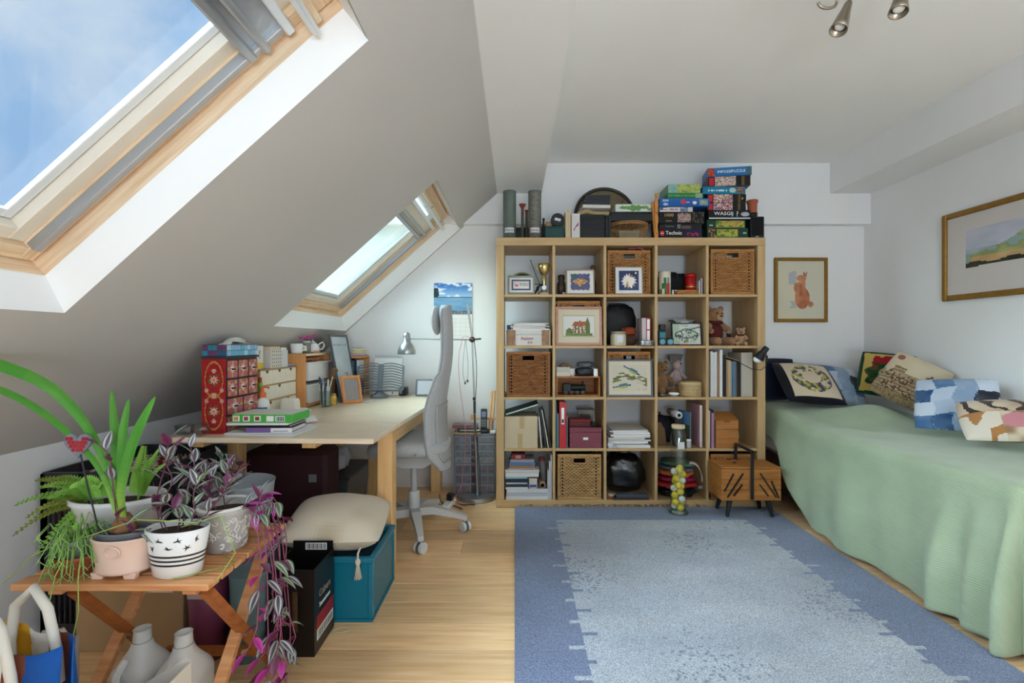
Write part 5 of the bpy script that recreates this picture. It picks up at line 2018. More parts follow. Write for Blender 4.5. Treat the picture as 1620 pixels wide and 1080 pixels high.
 def flag(u,v):
  if u<0.2:
   return(70,90,150)if u<0.09 and v>0.4 else((190,70,70)if int(v*8)%2 else(214,210,206))
  if u>0.62 and u<0.86:
   return palette([(90,110,140),(160,168,176)],10,5,7)(u,v)
  if 0.26<u<0.55 and 0.3<v<0.7 and hashn(int(u*60),2)>0.3:
   return(150,120,140)
  return(206,202,198)
 e,z=game_box('jigsaw_box','thin white jigsaw box with a flag corner',1044.0,1096.0,ph(7.6),z,mat('box_white',(206,202,198),0.5),flag,44,6,y=YF+0.002,group='jigsaws left stack')
 def blue(u,v):
  if 0.80<u<0.97 and 0.12<v<0.88:
   return palette([(150,170,170),(120,150,120),(190,170,160)],14,6,3)(u,v)
  if hypot((u-0.47)*5.0,v-0.55)<0.30:
   return(196,60,80)
  if 0.50<u<0.60 and 0.4<v<0.58:
   return(210,160,190)
  if hypot((u-0.70)*5.2,v-0.45)<0.22:
   return(226,226,224)
  if hypot((u-0.115)*3,v-0.25)<0.16:
   return(160,196,224)
  return mixc((28,84,150),(40,100,166),v)
 e,z=game_box('jigsaw_box','bright blue three thousand piece jigsaw box with a red emblem',1043.5,1123.0,ph(13.0),z,mat('box_blue',(30,88,154),0.45),blue,60,14,y=YF-0.012,texts=(('3000',0.020,0.115,0.70,tw,1.1),),group='jigsaws left stack')
 e,z1=game_box('jigsaw_box','green jigsaw box lettered about the garden',1056.5,1112.5,ph(9.0),z,mat('box_green',(36,116,72),0.5),None,y=YF,texts=(('OUT THERE IN THE GARDEN',0.0165,0.42,0.5,tg,0.95),),patch=((0.78,0.97,0.1,0.9,mat('ink_pale',(150,170,140),0.5)),),group='jigsaws left stack')
 z=z1
 def meadow(u,v):
  if u<0.28:
   return mixc((110,160,170),(150,180,150),vnoise(u*20,v*8,2))
  return palette([(92,128,60),(150,168,84),(186,190,110),(110,150,70)],12,8,6)(u,v)
 e,z=game_box('jigsaw_box','jigsaw box with a yellow-green meadow print topping the left stack',1057.0,1108.0,ph(14.5),z,mat('box_meadow',(120,160,120),0.5),meadow,40,14,y=YF+0.01,group='jigsaws left stack')
 # right puzzle stack
 z=ZT
 Y2=YF+0.004
 gr=mat('box_dkgreen',(22,56,44),0.45)
 def forest(seed):
  def fn(u,v):
   if 0.22<u<0.98 and 0.05<v<0.95 and(u<0.74 or seed==2):
    return palette([(40,70,40),(96,120,40),(160,170,70),(190,140,80),(70,100,60)],8,4,seed)(u,v)
   if seed==1 and 0.03<u<0.22 and vnoise(u*30,v*6,5)>0.5:
    return(180,110,60)
   return(22,60,46)
  return fn
 e,z=game_box('jigsaw_box','dark green wildlife jigsaw box at the foot of the right stack',1119.0,1183.5,ph(15.2),z,gr,forest(1),44,12,y=Y2,texts=(('1000',0.016,0.91,0.5,tw,0.8),),group='jigsaws right stack')
 e,z=game_box('jigsaw_box','dark green jigsaw box with a light frog print, second from below',1118.5,1179.5,ph(13.6),z,gr,forest(2),44,12,y=Y2+0.004,texts=(('1000',0.013,0.10,0.35,tw,1.0),),group='jigsaws right stack')
 def wash(u,v):
  return(212,212,210)if v<0.14 else(22,22,24)
 e,z=game_box('jigsaw_box','black jigsaw box with white WASGIJ lettering',1121.0,1187.5,ph(14.4),z,dk,wash,30,14,y=Y2-0.012,texts=(('WASGIJ',0.034,0.36,0.60,tw,1.15),('?',0.05,0.68,0.55,tw,1.0)),group='jigsaws right stack')
 MB().lathe([(0.0,0),(0.030,0),(0.030,0.0008),(0.0,0.0009)],20,sy=0.5,M=Matrix.Translation((ph(66)*0.37,-0.0008,ph(14.4)*0.55))@Matrix.Rotation(R(90),4,'X')).mk('badge',mat('ink_badge',(176,182,186),0.5),e)
 def jum(seed,cols):
  def fn(u,v):
   if 0.16<u<0.66:
    return palette(cols,10,6,seed)(u,v)
   if 0.80<u<0.86:
    return(90,76,40)
   if 0.02<u<0.14 and 0.12<v<0.88:
    return(186,34,48)
   return(26,22,24)
  return fn
 e,z=game_box('jigsaw_box','black jigsaw box with a blue and white circus print',1118.5,1180.0,ph(12.4),z,dk,jum(3,[(190,190,196),(60,80,150),(210,170,150),(150,60,60),(230,224,214)]),44,12,y=Y2+0.002,group='jigsaws right stack')
 e,z=game_box('jigsaw_box','black jigsaw box with a badger print and yellow star',1118.5,1180.5,ph(13.6),z,dk,jum(9,[(40,40,44),(206,200,190),(170,90,70),(120,130,150),(220,190,150)]),44,12,y=Y2+0.004,texts=(('*',0.04,0.90,0.36,mat('ink_yellow',(226,186,50),0.5),1.0),),group='jigsaws right stack')
 def teal(u,v):
  if 0.80<u<0.97 and 0.1<v<0.9:
   return palette([(150,120,90),(110,80,60),(180,160,140)],20,8,4)(u,v)
  if hypot((u-0.70)*4.6,v-0.5)<0.36:
   return(176,196,186)
  if 0.08<u<0.56 and 0.3<v<0.62 and hashn(int(u*70),5)>0.35:
   return(196,220,230)
  return(26,118,152)
 e,z=game_box('jigsaw_box','teal jigsaw box with a round white badge',1112.0,1179.5,ph(11.6),z,mat('box_teal',(26,118,152),0.5),teal,60,12,y=Y2,group='jigsaws right stack')
 e,z=game_box('jigsaw_box','colourful crowd-scene jigsaw box turned askew, second from the top',1121.5,1185.5,ph(16.0),z,mat('box_plum',(70,30,50),0.45),jum(5,[(190,150,130),(160,110,110),(210,190,180),(140,130,110),(180,90,90)]),44,12,y=Y2-0.006,rz=R(-8),depth=0.17,group='jigsaws right stack')
 def imp(u,v):
  if u<0.16:
   return palette([(150,40,40),(190,80,50),(60,60,80)],20,6,3)(u,v)
  if u>0.88 and vnoise(u*30,v*8,2)>0.4:
   return(70,100,90)
  return mixc((30,100,160),(50,120,180),v)
 e,z=game_box('jigsaw_box','blue IMPOSSIPUZZLE jigsaw box on the very top, turned askew',1121.0,1187.0,ph(13.6),z,mat('box_skyblue',(34,104,164),0.45),imp,44,12,y=Y2-0.010,rz=R(-10),depth=0.17,texts=(('IMPOSSIPUZZLE',0.026,0.54,0.5,tw,1.0),),group='jigsaws right stack')
 # black speaker with a terracotta pot
 x0,x1=sx(1188.5),sx(1210.5)
 e=simple_box('speaker','small black cube speaker at the right end of the shelf top','speaker',((x0+x1)/2,YF+0.01,ZT),x1-x0,0.11,ph(34.5),blackp_m,bev=0.004)
 MB().box(-(x1-x0)/2+0.008,-0.003,0.02,(x1-x0)/2-0.008,-0.0003,ph(34.5)-0.008,bev=0.002).mk('grille',mat('grille',(16,16,17),0.9,bump=0.6,bscale=700),e)
 MB().box(-0.012,-0.0018,0.008,0.008,-0.0004,0.014).mk('badge',silver_m,e)
 zs=ZT+ph(34.5)+0.0006
 e=thing('terracotta_pot','small terracotta pot in a black cup on the speaker','pot',(sx(1197),YF+0.06,zs))
 MB().lathe([(0.0,0.0),(0.032,0.0),(0.034,ph(7.5)),(0.0,ph(7.6))],22).mk('black_cup',blackp_m,e)
 MB().lathe([(0.030,ph(7.7)),(0.031,ph(22)),(0.036,ph(24)),(0.038,ph(28)),(0.034,ph(28.4)),(0.0,ph(26))],24).mk('pot',mat('terracotta',(166,86,60),0.75,var=0.08),e)
shelf_top()

# ---------------------------------------------------------------- what fills the open cubes
def at_cell(c,r,px,dy=0.0):
 return Vector((X_(px,YF+dy),YF+dy,cell(c,r)[2]+0.0006))

def soft_blob(name,m,parent,c,r,seed=0,amp=0.12,n=26,k=14,flat=True,fr=3.0):
 """a crumpled soft lump (bags, cloth), flattened where it rests"""
 rnd=random.Random(seed)
 ph_=[rnd.uniform(0,6.28)for _ in range(6)]
 def fn(u,v):
  a,t=2*PI*u,PI*v
  q=1+amp*(sin(fr*a+ph_[0])*sin(2*t+ph_[1])+0.6*sin((fr+4)*a+ph_[2]+3*t)+0.5*sin(9*t+ph_[3]+2*a)
   +0.35*sin(15*a+7*t+ph_[4]))
  st=sin(t)
  cx,cy=cos(a),sin(a)
  sq=(abs(cx)**3+abs(cy)**3)**(-1/3)
  z=-cos(t)
  z=(abs(z)**0.7)*(1 if z>0 else-1)
  p=Vector((r[0]*q*(st**0.6)*cx*sq,r[1]*q*(st**0.6)*cy*sq,r[2]*z*(q if z>0 else 1)))
  return(c[0]+p.x,c[1]+p.y,c[2]+r[2]+max(p.z,-r[2]))
 return MB().grid(fn,n,k).mk(name,m,parent)

def bear(name,label,loc,s,fur,parts_m=None,scarf=None,rz=0.0,cat='teddy bear',dress=None):
 e=thing(name,label,cat,loc,rz)
 nose=mat('bear_nose',(30,22,20),0.4)
 MB().ball((0,0.05*s,0.075*s),(0.055*s,0.05*s,0.075*s),18,12).mk('body',dress or fur,e)
 h=MB().ball((0,0.04*s,0.185*s),(0.052*s,0.048*s,0.050*s),18,12).mk('head',fur,e)
 for k in(-1,1):
  MB().ball((k*0.042*s,0.045*s,0.228*s),(0.019*s,0.011*s,0.019*s),12,8).mk('ear',fur,h)
  MB().ball((k*0.017*s,-0.004*s,0.198*s),0.0052*s,8,6).mk('eye',nose,h)
  MB().tube([(k*0.045*s,0.04*s,0.125*s),(k*0.066*s,0.015*s,0.10*s),(k*0.06*s,-0.018*s,0.085*s)],[0.022*s,0.021*s,0.014*s],12).mk('arm',fur,e)
  MB().tube([(k*0.032*s,0.03*s,0.026*s),(k*0.046*s,-0.02*s,0.026*s),(k*0.052*s,-0.06*s,0.026*s),(k*0.053*s,-0.068*s,0.027*s)],[0.026*s,0.0255*s,0.0255*s,0.017*s],14).mk('leg',fur,e)
 m=MB().ball((0,-0.004*s,0.174*s),(0.022*s,0.018*s,0.018*s),12,8).mk('muzzle',parts_m or fur,h)
 MB().ball((0,-0.023*s,0.180*s),(0.008*s,0.005*s,0.006*s),8,6).mk('nose',nose,m)
 if scarf:
  MB().tube([(0.040*s*cos(2*PI*k/20),0.045*s+0.036*s*sin(2*PI*k/20),0.142*s)for k in range(20)],0.012*s,8,closed=True).mk('scarf',scarf,e)
 return e

def papers(c,r,n,px0,px1,z,cols,seed,depth=0.22,cat='papers',group=None,tmin=0.002,tmax=0.008,names=None,where=''):
 rnd=random.Random(seed)
 for k in range(n):
  t=rnd.uniform(tmin,tmax)
  x0,x1=X_(px0,YF),X_(px1,YF)
  w=(x1-x0)*rnd.uniform(0.80,0.98)
  cx=(x0+x1)/2+rnd.uniform(-1,1)*((x1-x0)-w)*0.4
  col=cols[k%len(cols)]
  lb='%s %s, %s from below %s'%(names[k%len(names)][0],names[k%len(names)][1],'lowest second third fourth fifth sixth seventh eighth ninth tenth eleventh twelfth thirteenth'.split()[k],where)
  e=thing('paper_stack' if t<0.006 else 'booklet',lb,cat,(cx,YF+rnd.uniform(0.0,0.02),z),R(rnd.uniform(-3,3)),group)
  MB().box(-w/2,0,0,w/2,depth,t*0.82).mk('sheets',paper_m,e)
  MB().box(-w/2-0.001,-0.001,t*0.84,w/2+0.001,depth+0.001,t).mk('cover',solid('pp_%d_%d_%d'%tuple(int(q)for q in col),col,0.7),e)
  z+=t+0.0005
 return z

fawn=mat('fawn_frame',(160,140,120),0.5)
greenf=mat('verdigris_frame',(110,140,132),0.5,rgb2=(150,130,100),scale=40)
mountc=mat('mount_cream',(216,206,180),0.9)
mountw=mat('mount_white',(222,222,222),0.9)

def row1():
# c0: the I love you sampler, arched box, trophy, photo
 def iloveyou(u,v):
  if 0.10<u<0.90 and 0.14<v<0.86:
   if 0.17<u<0.83 and 0.26<v<0.74:
    return(214,208,204)
   return(70,76,104)
  return(208,204,200)
 f=framed('cross_stitch','small green-framed I love YOU cross stitch',at_cell(0,0,824.5),ph(43),ph(30),greenf,0.013,iloveyou,44,mountw)
 lettering('I',0.030,mat('ink_navy',(44,54,92),0.6),f,(-0.044,0.0058,ph(15.5)))
 lettering('YOU',0.030,mat('ink_navy',(44,54,92),0.6),f,(0.018,0.0058,ph(15.5)))
 hp=[(0.010*(abs(sin(t))**3)*(1 if sin(t)>0 else-1),0.0006*(13*cos(t)-5*cos(2*t)-2*cos(3*t)-cos(4*t)))for t in[2*PI*k/20 for k in range(20)]]
 MB().prism([(x-0.030,z+ph(14))for x,z in hp],0.0056,0.0064,'Y').mk('heart',tr,f)
 e=thing('arched_box','arched dark box behind the I love YOU cross stitch','box',at_cell(0,0,826,0.10))
 pts=[(0.075*cos(PI*k/16),0.105+0.075*sin(PI*k/16)*0.75)for k in range(17)]
 MB().prism([(0.075,0.0)]+pts+[(-0.075,0.0)],0.0,0.08,'Y').mk('body',mat('arch_dark',(44,44,36),0.6),e)
 MB().tube([(x,-0.004,z)for x,z in pts],0.006,8).mk('arch_trim',mat('arch_trim',(150,146,110),0.5),e)
 gold=mat('trophy_gold',(196,176,120),0.25,metal=0.9)
 t=thing('trophy','gold cup trophy on a marble foot','trophy',at_cell(0,0,860.5,0.05))
 MB().box(-0.030,-0.028,0,0.030,0.028,0.016,bev=0.002).mk('foot',mat('marble',(150,146,136),0.3,var=0.2,scale=20),t)
 MB().lathe([(0.026,0.0165),(0.024,0.022),(0.011,0.035),(0.010,0.06),(0.015,0.09),(0.016,0.125),(0.009,0.133)],20).mk('stem',gold,t)
 MB().lathe([(0.009,0.1335),(0.022,0.143),(0.034,0.165),(0.040,0.195),(0.042,0.218),(0.039,0.218),(0.034,0.19),(0.0,0.145)],26).mk('cup',gold,t)
 for k in(-1,1):
  MB().tube([(k*0.038,0,0.205),(k*0.052,0,0.20),(k*0.050,0,0.175),(k*0.030,0,0.158)],0.0025,6).mk('handle',gold,t)
 MB().tube([(0,-0.0125,0.05),(0,-0.0165,0.05)],0.016,18).mk('medallion',silver_m,t)
 st=thing('conductor_stick','thin dark stick leaning behind the trophy','stick',at_cell(0,0,862,0.27))
 MB().tube([(0,0,0.003),(-0.105,0.05,0.285)],0.0022,6).mk('shaft',blackp_m,st)
 MB().ball((-0.105,0.05,0.287),0.005,8,6).mk('tip',blackp_m,st)
 def bw(u,v):
  k=vnoise(u*5,v*5,3)
  return(200,200,200)if k>0.55 else(40,40,42)
 framed('photo_block','small black and white photo beside the trophy',at_cell(0,0,850.5,0.10),ph(17),ph(19),black_m,0.004,bw,12,mountw)
 # c1: the leaf-shaped bird picture, two dark vases, a wooden bottle
 def leafart(u,v):
  a,b=u-0.5,v-0.5
  if max(abs(a),abs(b))>0.42+0.015*sin(30*a+20*b):
   return(214,210,204)
  th=1-abs(a)/0.36
  lo,hi=-0.30*max(0,th)**1.2+0.02,0.20*max(0,th)**0.7+0.02
  if th>0 and lo<b<hi:
   return palette([(170,120,70),(206,170,120),(130,84,50),(220,200,170)],10,12,3)(u,v)
  if u<0.35 and v>0.75:
   return(60,104,84)
  return mixc((78,84,120),(90,94,130),vnoise(u*8,v*8))
 framed('bird_picture','pale framed needlework of brown birds on slate blue',at_cell(1,0,918.5),ph(45),ph(40),fawn,0.008,leafart,40,mountw,0.012,rot=(R(-7),0,0))
 v=thing('dark_vase','dark brown vase in shadow left of the bird picture','vase',at_cell(1,0,888,0.09))
 MB().lathe([(0.0,0.0),(0.026,0.0),(0.030,0.03),(0.030,0.085),(0.020,0.10),(0.026,0.125),(0.022,0.145),(0.0,0.14)],22).mk('body',mat('dark_clay',(60,44,36),0.5),v)
 MB().lathe([(0.0305,0.04),(0.0315,0.05),(0.0305,0.06)],22).mk('band',mat('clay_band',(84,62,48),0.5),v)
 v=thing('wooden_bottle','round-topped wooden bottle behind the bird picture','bottle',at_cell(1,0,938,0.22))
 MB().lathe([(0.0,0.0),(0.022,0.0),(0.024,0.10),(0.012,0.15),(0.012,0.185),(0.015,0.19)],18).mk('body',mat('turned_wood',(96,64,44),0.5),v)
 MB().lathe([(0.013,0.1905),(0.020,0.205),(0.019,0.225),(0.010,0.236),(0.0,0.237)],18).mk('stopper',mat('turned_wood2',(110,72,48),0.5),v)
 e=simple_box('stone_votive','tiny pale votive at the foot of the bird picture','candle holder',at_cell(1,0,892,0.02),0.016,0.02,0.018,mat('stone_white',(196,190,180),0.6),lid=mat('stone_white',(196,190,180),0.6),lid_h=0.004)
 # c2: goose picture in front of the basket
 def goose(u,v):
  a,b=u-0.5,v-0.5
  if max(abs(a),abs(b))>0.44:
   return(216,214,212)
  d=hypot(a*1.2,b*1.2+0.04)
  if hypot(u-0.82,v-0.84)<0.05:
   return(226,216,180)
  if d<0.36+0.06*sin(14*atan2(b,a)):
   k=vnoise(u*7,v*7,5)
   return mixc((232,228,220),(170,120,60),smooth(0.45,0.8,k)*(0.4+d*1.6))
  return mixc((36,52,92),(60,76,116),vnoise(u*6,v*6))
 framed('goose_picture','pale framed needlework of a white bird on navy',at_cell(2,0,995.5,-0.004),ph(44),ph(44),fawn,0.006,goose,40,mountw,0.014,rot=(R(-4),0,0),depth=0.010)
 e=thing('pink_cloth','strip of pink cloth on top of the top-row basket','cloth',(X_(1008,YF),YF+0.03,cell(2,0)[2]+0.3136))
 MB().grid(lambda u,v:((u-0.5)*0.11,v*0.15,0.003+0.010*sin(u*PI)**0.6+0.003*sin(u*11+v*5)),16,8).mk('folds',mat('pink_cloth',(176,96,100),0.9),e,solid=0.003)
 # c3: mug, black bag, red tin on a tray, small bits
 def mugp(u,v):
  if v>0.88 or v<0.04:
   return(196,186,160)
  if v<0.42 and 0.5<u<0.72:
   return(170,60,44)
  if abs(u-0.42)<0.06 and 0.3<v<0.8:
   return(50,110,74)
  if abs(u-0.60)<0.03 and 0.5<v<0.8:
   return(80,120,140)
  if v<0.5 and vnoise(u*30,v*8,2)>0.5 and u<0.5:
   return(60,104,50)
  return(206,200,178)
 r_,h_=ph(9.3),ph(36)
 e=thing('painted_canister','cream canister painted with green trees at the left of its cube','canister',at_cell(3,0,1051.5,0.05))
 me=MB().lathe([(r_,0.0),(r_,h_*0.25),(r_,h_*0.5),(r_,h_*0.75),(r_,h_)],40).mk('body',paint_mat(),e)
 tint(me,lambda p:mugp(((atan2(p.y,p.x)+PI)/(2*PI)*2.0)%1.0,p.z/h_))
 MB().lathe([(r_+0.001,h_+0.0003),(r_+0.001,h_+0.006),(0.0,h_+0.007)],30).mk('lid',mat('canister_lid',(190,184,160),0.4),e)
 e=thing('black_hat','black cloth bag heaped behind the red tin','bag',at_cell(3,0,1063,0.14))
 soft_blob('cloth',mat('black_felt',(20,20,22),0.9),e,(0.02,0.06,0),(0.12,0.08,0.085),3,0.06)
 MB().tube([(-0.05,0.0,0.10),(-0.03,-0.02,0.17),(0.02,-0.02,0.165),(0.05,0.0,0.10)],0.006,8).mk('strap',black_m,e)
 e=thing('wicker_tray','small wicker tray under the red tin','tray',at_cell(3,0,1088,0.03))
 wm_,rm_=wicker('honey')
 w=ph(34)/2
 for k in range(4):
  MB().tube([(-w,-0.002,0.005+k*0.008),(w,-0.002,0.005+k*0.008),(w,0.09,0.005+k*0.008),(-w,0.09,0.005+k*0.008)],0.0045,6,closed=True).mk('weave_ring',wm_,e)
 MB().box(-w,0,0.0,w,0.09,0.004).mk('base',rm_,e)
 ts=at_cell(3,0,1092,0.073)+Vector((0,0,0.0045))
 e=thing('red_tin','tall glossy red tin with a gold band','tin',ts)
 r_=0.038
 MB().lathe([(0.0,0.0),(r_,0.0),(r_,0.062),(r_+0.002,0.066),(r_,0.070),(r_,0.125),(0.0,0.126)],28).mk('body',mat('red_tin',(176,30,30),0.25,metal=0.3),e)
 MB().lathe([(r_+0.0008,0.050),(r_+0.0008,0.056)],28).mk('gold_band',mat('gold_band',(186,150,80),0.3,metal=0.8),e)
 MB().lathe([(r_+0.001,0.1262),(r_+0.001,0.140),(r_-0.006,0.147),(0.0,0.148)],28).mk('lid',mat('red_tin',(176,30,30),0.25,metal=0.3),e)
 for k,(px,h,c,lb)in enumerate([(1107.5,22,(196,190,190),'white card wallet standing at the right of the red tin'),(1111,26,(186,176,180),'lilac-white card wallet by the cube wall')]):
  upright('card_wallet',lb,X_(px,YF),0.008,ph(h),0.09,YF+0.02,cell(3,0)[2]+0.0006,solid('cw%d'%k,c,0.6),cat='wallet',group='card wallets by the red tin')
 for k,(px,c,lb)in enumerate([(1064.5,(206,206,206),'tiny white pot right of the canister'),(1069.0,(150,50,40),'tiny red pot right of the canister')]):
  e=thing('tiny_pot',lb,'pot',at_cell(3,0,px,0.02+0.0*k))
  MB().lathe([(0.0,0.0),(0.007,0.0),(0.008,0.022),(0.006,0.026)],14).mk('pot',solid('tp%d'%k,c,0.5),e)
  MB().lathe([(0.0065,0.0263),(0.0065,0.032),(0.0,0.033)],14).mk('cap',white_m,e)
row1()

def row2():
# c0: white box with red handwriting, paper pile on it
 p=at_cell(0,1,836)
 h=ph(25)
 e=simple_box('shoe_box','white lidded box with red handwriting and brown ends','box',p,ph(70),0.26,h,mat('shoebox_white',(206,202,196),0.7),lid=mat('shoebox_white',(206,202,196),0.7),lid_h=0.034)
 for(a,b)in((-ph(35),-ph(20.5)),(ph(21),ph(33.5))):
  MB().box(a,-0.0012,0.002,b,-0.0003,h-0.002).mk('brown_panel',mat('brown_patch',(150,116,88),0.8,var=0.3,scale=30),e)
 rh=mat('ink_redpen',(170,40,40),0.6)
 lettering('Business',0.026,rh,e,(-0.01,-0.0014,h*0.46),name='handwriting',shear=0.2)
 lettering('B.A',0.024,rh,e,(0.01,-0.0014,h*0.20),name='handwriting',shear=0.2)
 z=p.z+h+0.0006
 z=papers(0,1,7,806,870,z,[(170,160,70),(176,150,150),(190,160,160),(96,70,120),(196,176,176),(120,130,140),(130,170,180)],11,0.2,
  names=[('olive patterned','booklet'),('pink-grey','booklet'),('dusty pink','booklet'),('purple','booklet'),('pale pink','booklet'),('grey','folder'),('pale blue','folder')],where='on the white shoe box',group='papers on the shoe box',tmin=0.005,tmax=0.009)
 bc=upright('blue_booklet','dark blue booklet lying at the left on the shoe box',X_(802.0,YF+0.02),0.030,0.032,0.16,YF+0.02,p.z+h+0.0008,mat('navy_booklet',(36,56,90),0.6),cat='booklet')
 # c1: the house picture
 def house(u,v):
  a=(u-0.12)/0.76
  b=(v-0.2)/0.6
  if not(0<a<1 and 0<b<1):
   if not(-0.02<a<1.02 and-0.03<b<1.03):
    return(206,198,172)
   return(176,168,146)
  if b<0.14 and 0.08<a<0.94:
   return mixc((96,116,60),(130,140,80),hashn(int(a*40),int(b*40)))
  if 0.30<a<0.72 and 0.14<=b<0.50:
   if hashn(int(a*26),int(b*22),3)>0.72 or abs((a*9)%1-0.5)<0.09:
    return(84,64,52)
   return(202,188,160)
  if 0.50<=b<0.72 and 0.28+(b-0.5)*0.35<a<0.76-(b-0.5)*0.2:
   return mixc((176,110,76),(150,84,60),hashn(int(a*30),int(b*30)))
  if 0.52<a<0.56 and 0.7<=b<0.78:
   return(150,84,60)
  if(0.70<a<0.86 and 0.14<=b<0.95-abs(a-0.78)*4.5)or(0.10<a<0.34 and b<0.42-abs(a-0.20)*1.2):
   return mixc((70,92,56),(120,136,80),hashn(int(a*50),int(b*50),7))
  return(214,212,206)
 pinkf=wood('pink_frame',(182,132,116),(196,150,132),'X')
 framed('house_picture','pink framed cross stitch of a timbered house with red roof',at_cell(1,1,916,-0.002),ph(74.0),ph(62),pinkf,0.019,house,84,mountc,0.0,rot=(R(-3),0,0),depth=0.014)
 # c2: dark recess: candle jar, tin, red books, dark bag
 e=thing('black_bag','black bag slumped at the back of its cube, second row','bag',at_cell(2,1,972,0.19))
 soft_blob('cloth',mat('black_nylon',(16,16,18),0.6),e,(0.04,0.06,0),(0.125,0.06,0.15),5,0.05)
 MB().tube([(-0.06,0.03,0.24),(-0.04,-0.01,0.30),(0.04,-0.01,0.30),(0.06,0.03,0.24)],0.006,8).mk('handle',black_m,e)
 e=thing('jar_candle','cream candle in a glass jar with a white label','candle',at_cell(2,1,978,0.045))
 MB().lathe([(0.0,0.0),(0.050,0.0),(0.054,0.006),(0.054,0.074),(0.048,0.080)],28).mk('jar',mat('candle_wax',(204,198,170),0.35),e)
 MB().lathe([(0.051,0.0803),(0.053,0.090),(0.052,0.098),(0.0,0.099)],28).mk('lid',mat('candle_lid',(150,140,122),0.4),e)
 MB().box(-0.020,-0.0555,0.022,0.022,-0.054,0.068).mk('label',mat('label_white',(214,212,216),0.5),e)
 e=thing('orange_cloth','orange cloth bundle behind the candle jar','cloth',at_cell(2,1,994,0.135))
 soft_blob('bundle',mat('orange_cloth',(150,64,32),0.9),e,(0,-0.02,0.075),(0.05,0.028,0.026),7,0.15)
 soft_blob('lower_bundle',mat('brown_cloth',(74,50,38),0.9),e,(0.0,-0.03,0.0),(0.05,0.028,0.036),9,0.12)
 for k,(px,t,c,lb)in enumerate([(1017.5,6.4,(196,186,190),'pale paperback left of the red travel guide'),(1024.2,6.8,(176,34,42),'red travel guide with white spine panels')]):
  b=upright('book',lb,X_(px,YF),ph(t),ph(44),0.14,YF+0.03,cell(2,1)[2]+0.0006,solid('rb%d'%k,c,0.5),group='books by the silver tin')
  if k==1:
   MB().box(ph(1.2),-0.0026,ph(26),ph(5.6),-0.0016,ph(42)).mk('spine_panel',tw,b)
   MB().box(ph(1.2),-0.0026,ph(4),ph(5.6),-0.0016,ph(24)).mk('spine_panel',tw,b)
 e=thing('silver_tin','flat round silver tin in front of the red guide','tin',at_cell(2,1,1020.5,-0.028+0.045))
 MB().lathe([(0.0,0.0),(0.044,0.0),(0.045,0.020),(0.0,0.0201)],30).mk('base',silver_m,e)
 e.location.y-=0.035
 MB().lathe([(0.0463,0.0204),(0.0463,0.034),(0.043,0.036),(0.0,0.036)],30).mk('lid',silver_m,e)
 for o in[e]:
  o.location.y=YF+0.015-0.035
  # c3: teal boxes, black framed drawing, scales behind
 tl=mat('teal_card',(40,120,128),0.5)
 dkb=mat('slate_card',(40,52,62),0.5)
 for k,(px,w,h,lb)in enumerate([(1048.3,12,24,'upright slate box with a teal disc at the left of its cube'),(1060.5,11.5,12,'small teal-fronted box beside the drawing')]):
  e=simple_box('gadget_box',lb,'box',at_cell(3,1,px,-0.004),ph(w),0.06,ph(h),dkb,lid=dkb,lid_h=0.005,group='small teal boxes')
  MB().tube([(0,-0.002,ph(6)),(0,-0.0003,ph(6))],ph(4.2),20).mk('teal_disc',mat('teal_disc',(96,160,172),0.4),e)
  if k==0:
   MB().box(-ph(4.6),-0.0015,ph(12.5),ph(4.6),-0.0003,ph(21)).mk('teal_panel',tl,e)
 def drawing(u,v):
  base=mixc((196,200,196),(206,210,206),u)
  if u<0.25 or vnoise(u*4,v*4,8)>0.66:
   base=mixc(base,(150,180,150),0.6)
  d=hypot((u-0.50)/0.42,(v-0.40)/0.36)
  a=atan2(v-0.4,u-0.5)
  if abs(d-0.92-0.06*sin(5*a))<0.055 and(v>0.32):
   return(60,66,62)
  if abs(v-0.36-0.06*sin(9*u))<0.025 and 0.12<u<0.86:
   return(70,76,72)
  if d<0.9 and vnoise(u*24,v*18,2)>0.70:
   return(90,100,92)
  if v>0.68 and abs(v-0.5-u*0.35)<0.03:
   return(96,90,100)
  if 0.42<u<0.56 and 0.08<v<0.26:
   return(130,150,100)
  return base
 framed('leaf_drawing','black framed green ink drawing on pale paper',at_cell(3,1,1087.5,0.03),ph(48),ph(36.5),black_m,0.007,drawing,60,mountw,rot=(R(-8),0,0))
 e=thing('kitchen_scales','small steel scales behind the black framed drawing','scales',at_cell(3,1,1082,0.16))
 MB().box(-0.05,0,0,0.05,0.09,0.150,bev=0.004).mk('body',mat('scale_grey',(110,110,106),0.4,metal=0.4),e)
 MB().prism([(-0.035,0.1505),(0.035,0.1505),(0.085,0.185),(-0.085,0.185)],-0.01,0.10,'Y').mk('pan',mat('scale_pan',(120,122,120),0.3,metal=0.7),e)
 MB().box(-0.025,-0.012,0.155,0.03,-0.0105,0.17).mk('badge',silver_m,e)
 e=simple_box('dark_camera','small black gadget behind the teal boxes','gadget',at_cell(3,1,1049,0.10),0.04,0.05,0.150,black_m,lid=blackp_m,lid_h=0.04)
 e=thing('bronze_dish','small bronze dish before the drawing','dish',at_cell(3,1,1083,0.0))
 MB().lathe([(0.0,0.0),(0.028,0.0),(0.036,0.008),(0.033,0.009),(0.0,0.003)],24,sy=0.5).mk('dish',mat('bronze',(140,84,52),0.35,metal=0.6),e)
 MB().lathe([(0.0365,0.0082),(0.0375,0.0095),(0.0355,0.0098)],24,sy=0.5).mk('rim',mat('bronze',(140,84,52),0.35,metal=0.6),e)
 # c4: two bears
 fur=mat('bear_fur',(150,108,70),0.95,var=0.2,scale=80,bump=0.9,bscale=240,sheen=0.4)
 fur2=mat('bear_fur_pale',(186,148,108),0.95,var=0.2,scale=80,bump=0.9,bscale=240,sheen=0.4)
